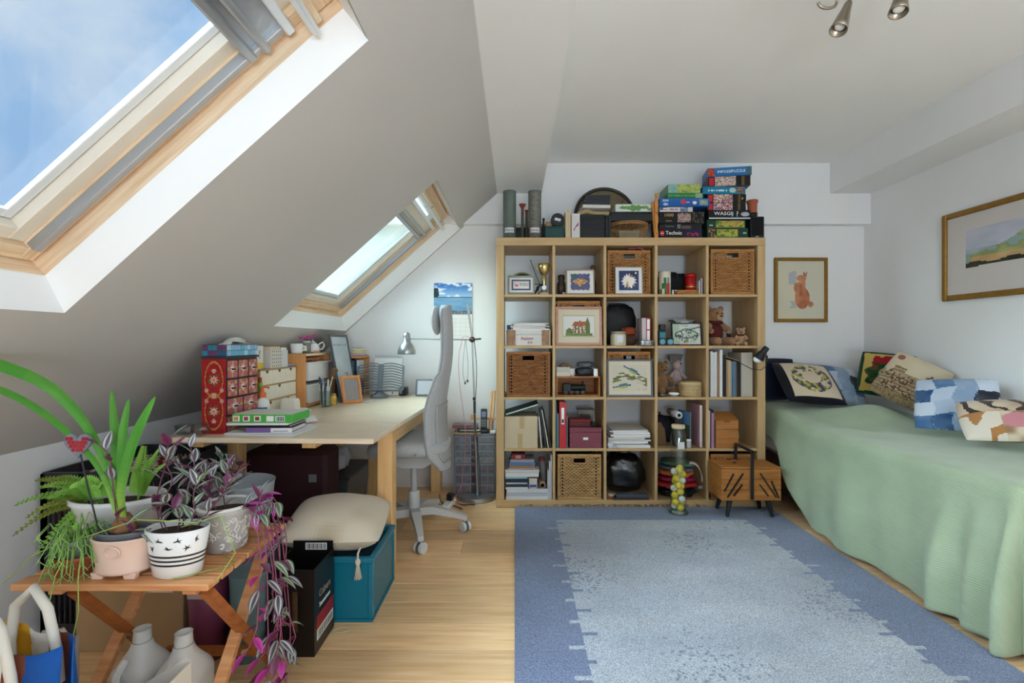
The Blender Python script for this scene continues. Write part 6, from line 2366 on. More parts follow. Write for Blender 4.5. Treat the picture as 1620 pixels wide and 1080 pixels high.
 red=mat('dark_red_wool',(84,28,26),0.95,var=0.15,scale=60)
 x0=cell(4,1)[0]
 bear('teddy_bear','sitting brown teddy bear in a dark red jumper, second row',(x0+0.118,YF+0.10,cell(4,1)[2]+0.0006),1.15,fur,fur2,red,rz=R(12),dress=red)
 bear('teddy_bear','small tan teddy bear lying beside the jumper bear',(x0+0.262,YF+0.075,cell(4,1)[2]+0.0006),0.52,fur2,fur,red,rz=R(-20))
 e=simple_box('keepsake_box','small grey box behind the small teddy bear','box',(x0+0.28,YF+0.19,cell(4,1)[2]+0.0006),0.08,0.07,0.09,mat('grey_keepsake',(120,110,96),0.7),lid=mat('grey_keepsake',(120,110,96),0.7),lid_h=0.02)
row2()

def row3():
# c1: open wooden box with a toy engine, oddments on top
 x0,x1,z0,z1=cell(1,2)
 p=at_cell(1,2,914.5,0.02)
 W_,H_,D_=ph(70),ph(32),0.20
 wb=wood('walnut_tray',(150,94,46),(176,116,62),'X')
 e=thing('wooden_crate','open-fronted brown wooden crate holding a toy engine','crate',p)
 MB().box(-W_/2,0,0,W_/2,D_,0.010).mk('bottom_board',wb,e)
 MB().box(-W_/2,0,H_-0.010,W_/2,D_,H_).mk('top_board',wb,e)
 MB().box(-W_/2,0,0.0102,-W_/2+0.010,D_,H_-0.0102).mk('end_board',wb,e)
 MB().box(W_/2-0.010,0,0.0102,W_/2,D_,H_-0.0102).mk('end_board',wb,e)
 MB().box(-W_/2+0.0102,D_-0.008,0.0102,W_/2-0.0102,D_,H_-0.0102).mk('back_board',wb,e)
 t=thing('toy_engine','dark green toy steam engine inside the wooden crate','toy train',p+Vector((-0.018,0.055,0.0106)))
 dg=mat('engine_green',(24,34,30),0.5)
 MB().box(-0.085,0,0.012,0.085,0.045,0.022,bev=0.002).mk('chassis',black_m,t)
 MB().tube([(-0.02,0.022,0.046),(0.08,0.022,0.046)],0.020,16).mk('boiler',dg,t)
 MB().box(-0.080,0.0,0.0225,-0.024,0.045,0.072,bev=0.003).mk('cab',dg,t)
 MB().lathe([(0.007,0.0),(0.006,0.018),(0.009,0.024),(0.0,0.0245)],12,(0.062,0.022,0.064)).mk('chimney',black_m,t)
 for k in range(4):
  MB().tube([(-0.06+k*0.040,-0.004,0.0135),(-0.06+k*0.040,0.0,0.0135)],0.013,14).mk('wheel',blackp_m,t)
 z=p.z+H_+0.0006
 for k,(w,h,c,lb)in enumerate([(24,7,(206,202,190),'lower white slab of the little pile on the wooden crate'),(23,7.5,(196,190,176),'upper cream slab of the little pile on the wooden crate')]):
  book('small_book',lb,(X_(892,YF),YF+0.03,z),ph(w)*0.94,0.08,ph(h),solid('sb%d'%k,c,0.6),group='small books on the crate')
  z+=ph(h)+0.0005
 z=p.z+H_+0.0006
 e=thing('white_cup','small white beaker on the wooden crate','cup',(X_(901.0,YF)+0.022,YF+0.04,z))
 MB().lathe([(0.0,0.0),(0.018,0.0),(0.021,0.052),(0.0185,0.052),(0.016,0.004),(0.0,0.003)],22).mk('beaker',mat('beaker',(212,208,200),0.5),e)
 MB().lathe([(0.0212,0.048),(0.0218,0.052),(0.0208,0.0535)],22).mk('lip',mat('beaker',(212,208,200),0.5),e)
 e=thing('tape_roll','brown parcel tape roll standing behind the white beaker','tape',(X_(893,YF+0.13),YF+0.125,z+0.046))
 pr=[(0.024,0.0),(0.045,0.0),(0.045,0.045),(0.024,0.045),(0.024,0.0)]
 MB().lathe(pr,30,M=Matrix.Rotation(R(90),4,'X')).mk('roll',mat('parcel_tape',(120,92,64),0.5),e)
 MB().lathe([(0.020,0.001),(0.0238,0.001),(0.0238,0.044),(0.020,0.044),(0.020,0.001)],26,M=Matrix.Rotation(R(90),4,'X')).mk('core',card_m,e)
 e=thing('cable_bag','clear bag of dark cables on the wooden crate','bag',(X_(927,YF+0.03),YF+0.05,z))
 soft_blob('cables',mat('dark_cables',(44,46,52),0.5,var=0.4,scale=60),e,(0,0.035,0.0),(0.068,0.04,0.028),8,0.10)
 soft_blob('clear_wrap',clearp_m,e,(0.004,0.04,0.0575),(0.055,0.035,0.020),10,0.16)
 e=simple_box('white_adapter','small white adapter standing on the wooden crate','adapter',(X_(943.5,YF),YF+0.02,z),ph(6.5),0.025,ph(12),white_m,lid=white_m,lid_h=0.006)
 # c2: blue tits
 def tits(u,v):
  c=(206,200,182)
  a=abs(v-0.50-0.16*sin(3.2*u+0.4)+0.10)
  def bird(cx,cy,ang,s):
   dx,dy=u-cx,(v-cy)*0.8
   x,y=dx*cos(ang)+dy*sin(ang),-dx*sin(ang)+dy*cos(ang)
   q=(x/(0.17*s))**2+(y/(0.065*s))**2
   if q<1:
    if x>0.09*s:
     return(44,66,92)if abs(y)<0.02*s else(206,208,200)
    return(76,118,140)if y>-0.005 else(178,170,84)
   if-0.30*s<x<-0.12*s and abs(y)<0.016*s:
    return(60,96,120)
   return None
  for b in(bird(0.62,0.74,-0.55,1.15),bird(0.34,0.20,0.15,1.15)):
   if b:
    return b
  if a<0.018:
   return(96,84,56)
  if a<0.16 and vnoise(u*13,v*13,3)>0.62:
   return mixc((96,112,60),(130,138,84),hashn(int(u*50),int(v*50)))
  if u>0.66 and v<0.42 and vnoise(u*12,v*12,6)>0.60:
   return(206,184,176)
  return c
 bf=mat('slate_blue_frame',(96,104,122),0.45)
 framed('blue_tit_picture','slate framed cross stitch of two blue tits on a branch',at_cell(2,2,997.0,-0.002),ph(72.5),ph(59),bf,0.0125,tits,80,mountc,0.026,rot=(R(-3),0,0))
 e=simple_box('label_tag','small pale tag hanging in the basket handle behind the blue tits','tag',(X_(997,YF),YF+0.040,cell(2,2)[2]+0.2605),0.035,0.004,0.020,mat('tag_pale',(150,150,146),0.6),bev=0.001)
 MB().box(-0.010,-0.001,0.006,0.010,-0.0002,0.013).mk('print',grey_m,e)
 # c3: brown bear, pink toy, lidded woven basket, jar lid
 fur=mat('bear_fur_golden',(138,98,54),0.95,var=0.2,scale=80,bump=0.9,bscale=240,sheen=0.4)
 x0,x1,z0,z1=cell(3,2)
 bear('teddy_bear','large golden-brown teddy bear in shadow, third row',(x0+0.103,YF+0.18,z0+0.0006),0.98,fur,rz=R(14))
 pk=mat('pink_plush',(196,172,168),0.95,bump=0.4,bscale=240,sheen=0.4)
 e=thing('pink_soft_toy','pale pink soft toy with long nose standing by the golden bear','soft toy',(x0+0.235,YF+0.295,z0+0.0006))
 MB().lathe([(0.0,0.05),(0.034,0.055),(0.038,0.09),(0.030,0.15),(0.022,0.17),(0.0,0.175)],20).mk('body',pk,e)
 h=MB().ball((0.0,-0.012,0.205),(0.034,0.042,0.038),18,12).mk('head',pk,e)
 MB().ball((0.012,-0.056,0.218),(0.006,0.004,0.006),8,6).mk('nose',black_m,h)
 for k in(-1,1):
  MB().tube([(k*0.026,-0.005,0.145),(k*0.048,-0.02,0.12),(k*0.054,-0.036,0.108)],[0.013,0.014,0.015],10).mk('arm',pk,e)
  MB().tube([(k*0.018,0,0.062),(k*0.022,-0.01,0.015),(k*0.024,-0.03,0.013)],[0.016,0.014,0.013],10).mk('leg',pk,e)
 MB().prism([(-0.05,0.235),(0.03,0.232),(0.045,0.285),(-0.055,0.275)],-0.01,0.03,'Y').mk('cap',mat('grey_cap',(120,118,116),0.8),h)
 e=thing('woven_basket','round pale woven basket with a lid, third row','basket',(X_(1093,YF+0.06),YF+0.076,z0+0.0006))
 pm=mat('pale_weave',(196,172,128),0.7,var=0.12,scale=60)
 r_=0.073
 b=MB()
 for k in range(8):
  b.tube([((r_+0.0022*sin(q*9.5+k*PI))*cos(2*PI*q/60),(r_+0.0022*sin(q*9.5+k*PI))*sin(2*PI*q/60),0.006+k*0.0098)for q in range(60)],0.0048,6,closed=True)
 o=b.mk('weave_rings',pm,e)
 o['kind']='stuff'
 MB().lathe([(0.0,0.002),(r_-0.003,0.002),(r_-0.003,0.078),(0.0,0.079)],30).mk('inner',mat('weave_dark',(120,96,60),0.8),e)
 MB().lathe([(r_+0.004,0.0805),(r_+0.005,0.094),(r_-0.01,0.101),(0.0,0.103)],36).mk('lid',pm,e)
 e=thing('white_lidded_pot','flat white lidded pot before the bears','pot',(X_(1068,YF),YF+0.028,z0+0.0006))
 MB().lathe([(0.0,0.0),(0.026,0.0),(0.028,0.014),(0.0,0.0141)],24).mk('base',mat('pot_grey',(150,150,144),0.4),e)
 MB().lathe([(0.034,0.0145),(0.036,0.024),(0.030,0.028),(0.0,0.029)],24).mk('lid',white_m,e)
 e=thing('black_disc','low dark lens-like disc in front of the golden bear','lens',(X_(1050,YF),YF+0.026,z0+0.0006))
 MB().lathe([(0.0,0.0),(0.028,0.0),(0.028,0.010),(0.0,0.0101)],22).mk('ring',blackp_m,e)
 MB().lathe([(0.026,0.0105),(0.024,0.016),(0.0,0.017)],22).mk('face',silver_m,e)
 # c4: LPs, books, a grey box file, and the clip lamp on the shelf edge
 x0,x1,z0,z1=cell(4,2)
 specs=[(1124.6,3.6,72,(206,206,204),'white record sleeve, first at the left of its cube'),(1128.4,3.4,70,(196,200,202),'white record sleeve, second from the left'),(1132.0,3.4,71,(214,212,208),'white record sleeve, third from the left'),(1135.6,2.6,69,(156,116,84),'tan-edged record sleeve between white ones'),
  (1138.4,4.4,74,(216,216,216),'tallest white record sleeve jutting forward'),(1143.2,5.6,66,(24,24,26),'black box file right of the white sleeves'),(1149.3,3.4,58,(150,126,92),'tan thin book in the third-row cube'),
  (1153.0,3.6,58,(186,166,130),'cream thin book in the third-row cube'),(1156.9,2.6,56,(150,140,126),'grey thin book left of the blue one'),(1159.8,3.4,56,(60,120,160),'blue thin book in the third-row cube'),(1163.5,2.6,56,(120,96,70),'brown thin book right of the blue one'),(1166.4,6.0,54,(24,24,28),'thick black book right of the blue one'),
  (1173.0,18.0,70,(176,170,156),'wide stone-grey box file at the right of its cube')]
 for k,(px,t,h,c,lb)in enumerate(specs):
  upright('record_sleeve' if k<5 else('box_file' if k in(5,12)else 'book'),lb,X_(px,YF),ph(t),ph(h),0.28 if k<6 else 0.2,YF+(0.0 if k==4 else 0.006+0.003*(k%3)),z0+0.0006,solid('rs%d'%k,c,0.7,var=0.03),group='sleeves and books in the third row',cat='record' if k<5 else 'book',spine=True)
 e=upright('flyer','tan card leaning over the thin books, third row',X_(1150,YF),0.0,0.0,0.0,0,0,card_m)if False else thing('tan_card','tan card lying slanted over the thin books','card',(X_(1160.5,YF),YF+0.03,z0+ph(60)),rot=(0,R(16),0))
 MB().box(-0.055,0,0,0.055,0.15,0.003).mk('sheet',mat('tan_card',(170,140,104),0.8),e)
 MB().box(-0.055,0,0.0032,0.055,0.15,0.0045).mk('cover',mat('tan_card2',(150,122,90),0.8),e)
 # clip lamp
 L=thing('clip_lamp','black clip-on lamp with white bulb on the bookshelf edge','lamp',(SX1-0.045,YS-0.004,Z_(562,YS)))
 MB().box(-0.010,-0.012,-0.012,0.010,0.0,0.03,bev=0.003).mk('clip',blackp_m,L)
 hd=Matrix.Translation((-0.006,-0.055,0.018))@Matrix.Rotation(R(32),4,'Y')@Matrix.Rotation(R(14),4,'X')
 MB().lathe([(0.0,0.050),(0.017,0.048),(0.020,0.040),(0.020,0.010),(0.023,0.0),(0.034,-0.034),(0.037,-0.048),(0.034,-0.048),(0.028,-0.03),(0.0,-0.01)],24,M=hd).mk('head',blackp_m,L)
 for k in range(8):
  a=2*PI*k/8
  MB().bar(hd@Vector((0.0235*cos(a),0.0235*sin(a),0.0)),hd@Vector((0.0370*cos(a),0.0370*sin(a),-0.044)),0.004,0.004).mk('cooling_rib',black_m,L)
 MB().ball(hd@Vector((0,0,-0.052)),(0.029,0.029,0.024),18,12).mk('bulb',mat('bulb_frost',(244,244,240),0.4),L)
 MB().tube([(0,-0.012,0.02),(0,-0.03,0.03),(-0.004,-0.05,0.03)],0.006,8).mk('neck',blackp_m,L)
 pts=[(0.012,-0.035,0.045),(0.036,-0.025,0.02),(0.042,-0.02,-0.03),(0.034,-0.02,-0.075),(0.0,-0.02,-0.10),(-0.06,-0.016,-0.092),(-0.12,-0.012,-0.06),(-0.165,-0.008,-0.035)]
 MB().tube(pts,0.0026,6).mk('flex',blackp_m,L)
 MB().tube([(0.040,-0.021,0.0),(0.0415,-0.02,-0.035)],0.0075,10).mk('switch',blackp_m,L)
row3()

def row4():
# c0: carton, green folder slanting over it, leaning folders
 x0,x1,z0,z1=cell(0,3)
 w,h=ph(52),ph(50)
 p=Vector((x0+w/2+0.004,YF-0.002,z0+0.0006))
 e=simple_box('cardboard_carton','pale cardboard carton sealed with brown tape, fourth row','carton',p,w,0.25,h,mat('pale_card',(196,180,150),0.85,var=0.03),bev=0.001)
 MB().box(-0.012,-0.0008,h*0.62,0.022,-0.0002,h-0.002).mk('tape',mat('tape_tan',(180,156,112),0.5),e)
 MB().box(-0.024,-0.0008,0.002,0.010,-0.0002,h*0.46).mk('tape',mat('tape_tan',(180,156,112),0.5),e)
 e=thing('green_folder','dark green folder slanting across the cardboard carton','folder',(x0+0.012,YF+0.0,p.z+h+0.003),rot=(0,R(-17),0))
 MB().box(0,0,0.0,0.238,0.2,0.006).mk('back_cover',mat('folder_green',(24,74,62),0.5),e)
 MB().box(0.004,0.003,0.0065,0.234,0.19,0.014).mk('sheets',paper_m,e)
 MB().box(0,0,0.0145,0.238,0.2,0.019).mk('front_cover',mat('folder_green',(24,74,62),0.5),e)
 for k,(dx,c,ln,hh,lb)in enumerate([(0.0,(214,214,216),-5,54,'white folder leaning beside the carton'),(0.022,(60,60,60),-9,64,'dark folder leaning beside the white one'),(0.034,(206,200,186),-10,66,'cream folder leaning second from the cube wall'),(0.046,(34,36,36),-11,67,'black folder leaning against the cube wall')]):
  upright('folder',lb,p.x+w/2+0.024+dx*1.42,0.007,ph(hh)*0.92,0.2,YF+0.004*k,z0+0.0016,solid('lf%d'%k,c,0.6),lean=R(ln),group='folders leaning by the carton',cat='folder')
  # c1: teal folders, red binder, burgundy box with things on it
 x0,x1,z0,z1=cell(1,3)
 for k,(t,hh,c,lb)in enumerate([(2.0,74,(40,110,116),'teal folder at the far left of the red binder cube'),(2.6,56,(96,140,150),'pale blue folder left of the red binder')]):
  upright('folder',lb,x0+0.002+k*0.012,ph(t),ph(hh)*0.97,0.2,YF+0.01,z0+0.0006,solid('tf%d'%k,c,0.5),cat='folder',group='folders by the red binder')
 b=upright('ring_binder','bright red ring binder with a white spine label',x0+0.029,ph(10.6),ph(73),0.24,YF-0.004,z0+0.0006,mat('binder_red',(186,28,34),0.4),cat='binder')
 MB().box(ph(3),-0.0026,ph(38),ph(7.6),-0.0016,ph(64)).mk('spine_label',tw,b)
 MB().box(ph(3.8),-0.0032,ph(40),ph(6.8),-0.0027,ph(46)).mk('print',black_m,b)
 upright('folder','grey folder right of the red binder',x0+0.080,ph(1.8),ph(52),0.2,YF+0.01,z0+0.0006,mat('grey_folder',(110,116,124),0.5),cat='folder')
 w,h=ph(51),ph(32)
 p=Vector((X_(926.5,YF),YF+0.0,z0+0.0006))
 bur=mat('burgundy_card',(124,58,72),0.55,var=0.05)
 e=simple_box('storage_box','burgundy lidded storage box with a metal label holder','box',p,w,0.22,h,bur,lid=bur,lid_h=0.030)
 hold=MB()
 hold.box(-0.020,-0.003,0.056,0.020,-0.0005,0.076,bev=0.001).mk('label_holder',silver_m,e)
 MB().box(-0.014,-0.0042,0.059,0.014,-0.0031,0.073).mk('label',paper_m,e)
 for sx_ in(-1,1):
  for zz in(0.022,0.085):
   MB().ball((sx_*(w/2-0.010),-0.001,zz),0.0025,8,6).mk('rivet',silver_m,e)
 z=p.z+h+0.0006
 e=simple_box('red_jewel_box','dark red flat case on the burgundy box','case',(p.x-0.03,YF+0.06,z),0.15,0.12,0.045,mat('dark_red',(96,22,28),0.5),lid=mat('dark_red2',(140,30,36),0.5),lid_h=0.012)
 e=thing('hair_brush','dark bristled brush lying on the burgundy box','brush',(p.x+0.072,YF+0.05,z))
 MB().ball((0,0,0.016),(0.030,0.035,0.016),16,10).mk('bristles',mat('brush_dark',(40,28,26),0.95,bump=0.8,bscale=300),e)
 MB().tube([(0.0,0.03,0.016),(0.0,0.12,0.016)],[0.008,0.006],10).mk('handle',blackp_m,e)
 e=thing('clear_tub','clear plastic tub with a lid behind the dark brush','tub',(p.x+0.035,YF+0.20,z))
 b=MB()
 b.prism([(-0.045,0.0),(0.045,0.0),(0.060,0.09),(-0.060,0.09)],0.0,0.10,'Y')
 b.mk('tub',clearp_m,e)
 MB().box(-0.064,-0.004,0.0905,0.064,0.104,0.098,bev=0.003).mk('lid',mat('tub_lid',(130,126,122),0.4),e)
 MB().box(-0.035,0.02,0.004,0.035,0.08,0.05).mk('contents',mat('tub_stuff',(90,86,88),0.7,var=0.4,scale=40),e)
 # c2: piles of loose papers
 x0,x1,z0,z1=cell(2,3)
 papers(2,3,13,962,1031,z0+0.0006,[(206,210,216),(196,196,200),(150,180,200),(212,210,206),(186,190,206),(160,150,150),(120,130,80),(200,190,196),(186,176,176)],21,0.26,
  names=[('white','sheaf'),('grey-white','sheaf'),('pale blue','folder'),('cream','sheaf'),('lilac','folder'),('grey','booklet'),('olive','booklet'),('pinkish','sheaf'),('mauve','folder')],where='in the fourth-row paper pile',group='paper pile in the fourth row',tmin=0.004,tmax=0.015)
 e=thing('crumpled_bag','crumpled white plastic scrap at the left of the paper pile','bag',(x0+0.03,YF-0.008,z0+0.0006))
 # c3: dark bag, white roll, landscape book, pink spiral book, brown bag, white packet
 x0,x1,z0,z1=cell(3,3)
 soft_blob('scrap',mat('white_film',(196,196,200),0.3),e,(0.0,0.0,0.0),(0.018,0.004,0.02),12,0.25,18,10)
 soft_blob('tail',mat('white_film',(196,196,200),0.3),e,(0.028,-0.001,0.0),(0.012,0.003,0.008),15,0.25,14,8)
 e=thing('black_rucksack','black cloth rucksack behind the glass jar, fourth row','bag',(x0+0.094,YF+0.15,z0+0.0006))
 soft_blob('body',mat('rucksack_black',(26,28,34),0.8),e,(0.02,0.085,0),(0.098,0.07,0.092),6,0.05)
 MB().tube([(-0.06,0.085,0.17),(-0.05,0.07,0.215),(-0.01,0.07,0.215),(0.0,0.085,0.17)],0.007,8).mk('strap',black_m,e)
 e=thing('brown_paper_bag','brown paper bag standing at the left behind the jar','bag',(x0+0.045,YF+0.075,z0+0.0006))
 MB().prism([(-0.032,0.0),(0.045,0.0),(0.030,0.12),(0.012,0.145),(-0.025,0.15)],0.0,0.045,'Y').mk('bag',mat('kraft_bag',(110,82,54),0.8),e)
 MB().prism([(-0.022,0.1505),(0.012,0.1455),(0.010,0.158),(-0.020,0.166)],0.004,0.03,'Y').mk('folded_top',mat('kraft_bag',(110,82,54),0.8),e)
 e=thing('paper_roll','white roll of paper lying end-on above the black rucksack','roll',(x0+0.165,YF+0.04,z0+0.2205))
 ax=Matrix.Rotation(R(-90),4,'X')
 MB().lathe([(0.012,0.0),(0.024,0.0),(0.024,0.20),(0.012,0.20),(0.012,0.0)],24,M=ax).mk('roll',mat('roll_white',(206,206,208),0.7),e)
 MB().lathe([(0.009,-0.001),(0.0118,-0.001),(0.0118,0.20),(0.009,0.20),(0.009,-0.001)],20,M=ax).mk('core',mat('core_green',(96,110,60),0.7),e)
 sp=simple_box('black_file_box','black file box carrying the white paper roll','box',(x0+0.165,YF+0.05,z0+0.0006),0.056,0.07,0.195,black_m,lid=black_m,lid_h=0.03)
 def land(u,v):
  if v>0.62:
   return mixc((120,160,196),(90,140,190),v)
  if v>0.45:
   return(70,90,70)
  return mixc((110,104,76),(60,60,44),vnoise(u*8,v*10,2))
 bk=upright('landscape_book','tall book with a blue sky landscape cover, fourth row',x0+0.232,0.009,ph(56),0.16,YF+0.02,z0+0.0006,mat('land_spine',(90,110,120),0.5))
 bk.rotation_euler=(0,0,R(11))
 canvas('cover_photo',0.155,ph(55),14,24,land,bk,(-0.0012,0.081,0.002),plane='YZ')
 e=upright('pink_notebook','pink spiral-bound notebook by the cube wall, fourth row',x0+0.296,0.016,ph(68),0.2,YF+0.006,z0+0.0006,mat('pink_nb',(196,150,160),0.6),spine=False)
 for k in range(22):
  MB().tube([(0.018,-0.004,0.015+k*0.0128),(0.008,-0.007,0.015+k*0.0128),(-0.002,-0.004,0.015+k*0.0128),(-0.002,0.006,0.015+k*0.0128)],0.0014,5).mk('ring',white_m,e)
 e=simple_box('white_packet','small upright white packet right of the jar, fourth row','packet',(x0+0.220,YF+0.0,z0+0.0006),0.030,0.014,0.060,mat('packet_grey',(176,176,178),0.5),lid=white_m,lid_h=0.012)
 # c4: pink books, little wooden chest, round thing behind
 x0,x1,z0,z1=cell(4,3)
 for k,(t,hh,c,lb)in enumerate([(1.6,62,(206,200,196),'thin white book at the left of the wooden chest'),(2.0,60,(60,70,70),'thin dark book left of the wooden chest'),(3.4,58,(176,110,140),'pink book beside the wooden chest'),(2.0,62,(90,96,104),'grey book beside the wooden chest')]):
  upright('book',lb,x0+0.003+[0,0.008,0.018,0.034][k],ph(t),ph(hh)*0.96,0.16,YF+0.004*(k%2),z0+0.0006,solid('pb%d'%k,c,0.5),group='books by the wooden chest')
 w,h=ph(36),ph(44)
 p=Vector((x0+0.052+w/2,YF+0.0,z0+0.0006))
 oak=wood('honey_oak',(156,100,48),(182,124,66),'X')
 e=thing('wooden_chest','small honey-coloured wooden chest with a sloped lid','chest',p)
 for k in range(3):
  MB().box(-w/2,0,k*h/3*1.0+0.0,w/2,0.12,(k+1)*h/3-0.0015,bev=0.0015).mk('drawer' if k<2 else 'lid_front',oak,e)
 MB().box(-0.02,-0.002,h-0.012,0.02,-0.0002,h-0.006).mk('finger_groove',mat('groove',(70,44,22),0.8),e)
 MB().prism([(0.0,h+0.0004),(0.12,h+0.0004),(0.12,h+0.045)],-w/2,w/2,'X').mk('lid',oak,e)
 e=thing('round_mirror','grey round-backed gadget behind the wooden chest','gadget',(p.x+w/2+0.018,YF+0.14,z0+0.0006))
 MB().tube([(0,0,0.055),(0,0.03,0.055)],0.055,28).mk('disc',mat('grey_disc',(120,118,110),0.4),e)
 MB().box(-0.03,-0.005,0.0,0.03,0.04,0.010).mk('stand',grey_m,e)
row4()

def row5():
# c0: books and pads heaped, paper tubes, magazines upright
 x0,x1,z0,z1=cell(0,4)
 z=z0+0.0006
 names=[((206,208,210),70,7,'wide white ring-bound pad at the bottom of the heap'),((180,184,190),66,5,'grey wire-bound pad second from the bottom'),((208,208,206),64,8,'thick white pad third from the bottom')]
 def lay(specs,xc,z,dep,grp):
  for k,(c,w,t,lb)in enumerate(specs):
   book('book',lb,(X_(xc,YF),YF+0.004*(k%3),z),ph(w),dep,ph(t),solid('hb_%d_%d_%d'%tuple(int(q)for q in c),c,0.6),group=grp,rot=(0,0,R((-1)**k*0.8)))
   z+=ph(t)+0.0006
  return z
 z=lay([((206,208,210),68,5.5,'wide white pad at the bottom of the book heap'),((176,180,188),67,4.5,'grey wire-bound pad second in the book heap'),((208,206,204),66,6,'thick white pad third in the book heap')],834.5,z,0.22,'book heap, bottom row')
 zl=lay([((204,206,208),36,3,'narrow white notebook at the left of the heap'),((40,50,66),34,4,'navy notebook at the left of the heap'),((196,200,204),34,3,'pale grey notebook over the navy one'),((24,36,52),35,5.5,'dark blue notebook over the pale grey one'),((150,186,196),34,3,'pale blue notebook in the middle of the heap')],817.5,z,0.17,'book heap, bottom row')
 e=simple_box('ink_carton','small white carton with a blue label in the book heap','carton',(X_(843.5,YF),YF,z),ph(13),0.10,ph(16.5),mat('ink_carton',(200,190,180),0.6),lid=mat('ink_carton',(200,190,180),0.6),lid_h=0.010)
 MB().box(-ph(5.4),-0.0014,ph(3),ph(5.4),-0.0003,ph(7)).mk('blue_label',mat('label_blue',(40,80,150),0.5),e)
 zz=max(zl,z+ph(16.5))+0.0008
 zz=lay([((206,204,200),53,6,'wide white book across the notebooks'),((196,196,196),54,5,'wide grey book above the white one'),((176,160,164),44,2.4,'thin mauve book high in the heap'),((150,110,60),40,4,'tan book high in the heap'),((60,110,170),41,4,'blue book high in the heap'),((150,140,140),38,5,'grey book near the top of the heap')],826,zz,0.16,'book heap, bottom row')
 e=simple_box('red_game','small dark red carton on top of the book heap','carton',(X_(820,YF),YF+0.01,zz),ph(22),0.09,ph(8),mat('maroon_carton',(120,30,38),0.5),lid=mat('maroon_carton',(120,30,38),0.5),lid_h=0.01)
 for k in range(2):
  MB().box(-0.018,-0.0014,0.008+k*0.012,0.018,-0.0003,0.012+k*0.012).mk('print',tw,e)
 e=thing('paper_tube','cardboard tube lying end-on at the right of the heap','tube',(X_(858.5,YF),YF+0.01,z+0.0225))
 ax=Matrix.Rotation(R(-90),4,'X')
 MB().lathe([(0.013,0.0),(0.022,0.0),(0.022,0.26),(0.013,0.26),(0.013,0.0)],24,M=ax).mk('tube',mat('tube_kraft',(150,120,88),0.7),e)
 MB().lathe([(0.010,0.001),(0.0129,0.001),(0.0129,0.26),(0.010,0.26),(0.010,0.001)],20,M=ax).mk('liner',black_m,e)
 e=thing('poster_tube','grey rolled poster standing askew above the cardboard tube','tube',(X_(861,YF),YF+0.05,z+0.047),rot=(R(-4),R(-6),0))
 MB().lathe([(0.0,0.0),(0.020,0.0),(0.020,0.135),(0.0,0.1351)],20).mk('roll',mat('poster_grey',(104,100,96),0.6),e)
 MB().lathe([(0.021,0.1355),(0.021,0.160),(0.0,0.161)],20).mk('cap',mat('maroon_cap',(110,34,40),0.5),e)
 for k,(hh,c,lb)in enumerate([(46,(196,200,206),'pale magazine standing at the heap\'s right, nearest the heap'),(60,(212,214,216),'white magazine standing second from the cube wall'),(70,(206,208,212),'tallest white magazine against the cube wall')]):
  upright('magazine',lb,x1-0.034+k*0.011,0.008,ph(hh),0.22,YF+0.004*k,z0+0.0006,solid('mg%d'%k,c,0.5),cat='magazine',group='magazines beside the heap')
  # shrink clash: keep the bottom pads clear of the magazines
  # c2: black plastic bag and a flat box file
 x0,x1,z0,z1=cell(2,4)
 bin_m=mat('bin_liner',(14,16,18),0.22,spec=0.7,bump=0.8,bscale=26)
 e=thing('plastic_sack','shiny black plastic sack filling its bottom-row cube','sack',((x0+x1)/2-0.005,YF+0.15,z0+0.0006))
 soft_blob('sack',bin_m,e,(0,0.05,0.0),(0.140,0.11,0.132),17,0.06,44,26)
 soft_blob('knot',bin_m,e,(0.0,0.02,0.284),(0.04,0.03,0.010),19,0.2,18,10)
 e=book('photo_album','dark grey album lying before the black sack',(X_(1000,YF),YF-0.012,z0+0.018),ph(50),0.05,0.022,mat('album_grey',(62,66,74),0.4),rot=(0,0,R(-3)),cat='album')
 e=book('leaflet','dark leaflet under the grey album',(X_(998,YF),YF-0.012,z0+0.0008),ph(56),0.05,0.016,mat('leaf_dark',(46,48,54),0.5),cat='booklet')
 e=simple_box('orange_packet','orange and white packet at the left of the grey album','packet',(X_(966.5,YF),YF-0.012,z0+0.018),ph(8),0.04,0.018,mat('orange_pack',(176,90,60),0.5),lid=mat('white_pack',(186,180,176),0.5),lid_h=0.006)
 # c3: folded cloths in bright colours
 x0,x1,z0,z1=cell(3,4)
 z=z0+0.0006
 xc=(x0+x1)/2
 e=thing('dark_sack','dark green plastic sack under the bright cloths','sack',(xc,YF+0.12,z))
 soft_blob('sack',mat('dark_green_film',(16,26,26),0.3,bump=0.5,bscale=30),e,(0,0,0),(0.135,0.10,0.030),23,0.07,36,16)
 z+=0.0695
 for k,(w,h,c,nm,lb)in enumerate([(0.140,0.018,(176,28,36),'red_cloth','folded red plastic cloth behind the ball jar'),(0.120,0.016,(150,20,70),'magenta_cloth','folded magenta cloth between red and orange'),(0.110,0.019,(206,110,54),'orange_cloth_fold','folded orange cloth above the magenta one'),(0.116,0.013,(84,92,108),'grey_cloth','grey-blue cloth on the bright pile'),(0.100,0.015,(70,96,78),'green_cloth','sea-green cloth topping the bright pile')]):
  e=thing('folded_cloth',lb,'cloth',(xc-0.006+0.006*sin(k*3),YF+0.10,z),group='folded cloths in the bottom row')
  soft_blob('cloth',mat(nm,c,0.7,var=0.1,scale=12),e,(0,0,0),(w,0.095,h),31+k,0.05,36,14)
  soft_blob('front_fold',mat(nm,c,0.7,var=0.1,scale=12),e,(-0.03+0.02*k,-0.100,0.002),(w*0.45,0.014,h*0.7),41+k,0.12,24,10)
  z+=2*h*1.13+0.001
 e=thing('canvas_strap','cream canvas strap hanging at the right of the cloth pile','strap',(x1-0.052,YF+0.016,z0+0.068))
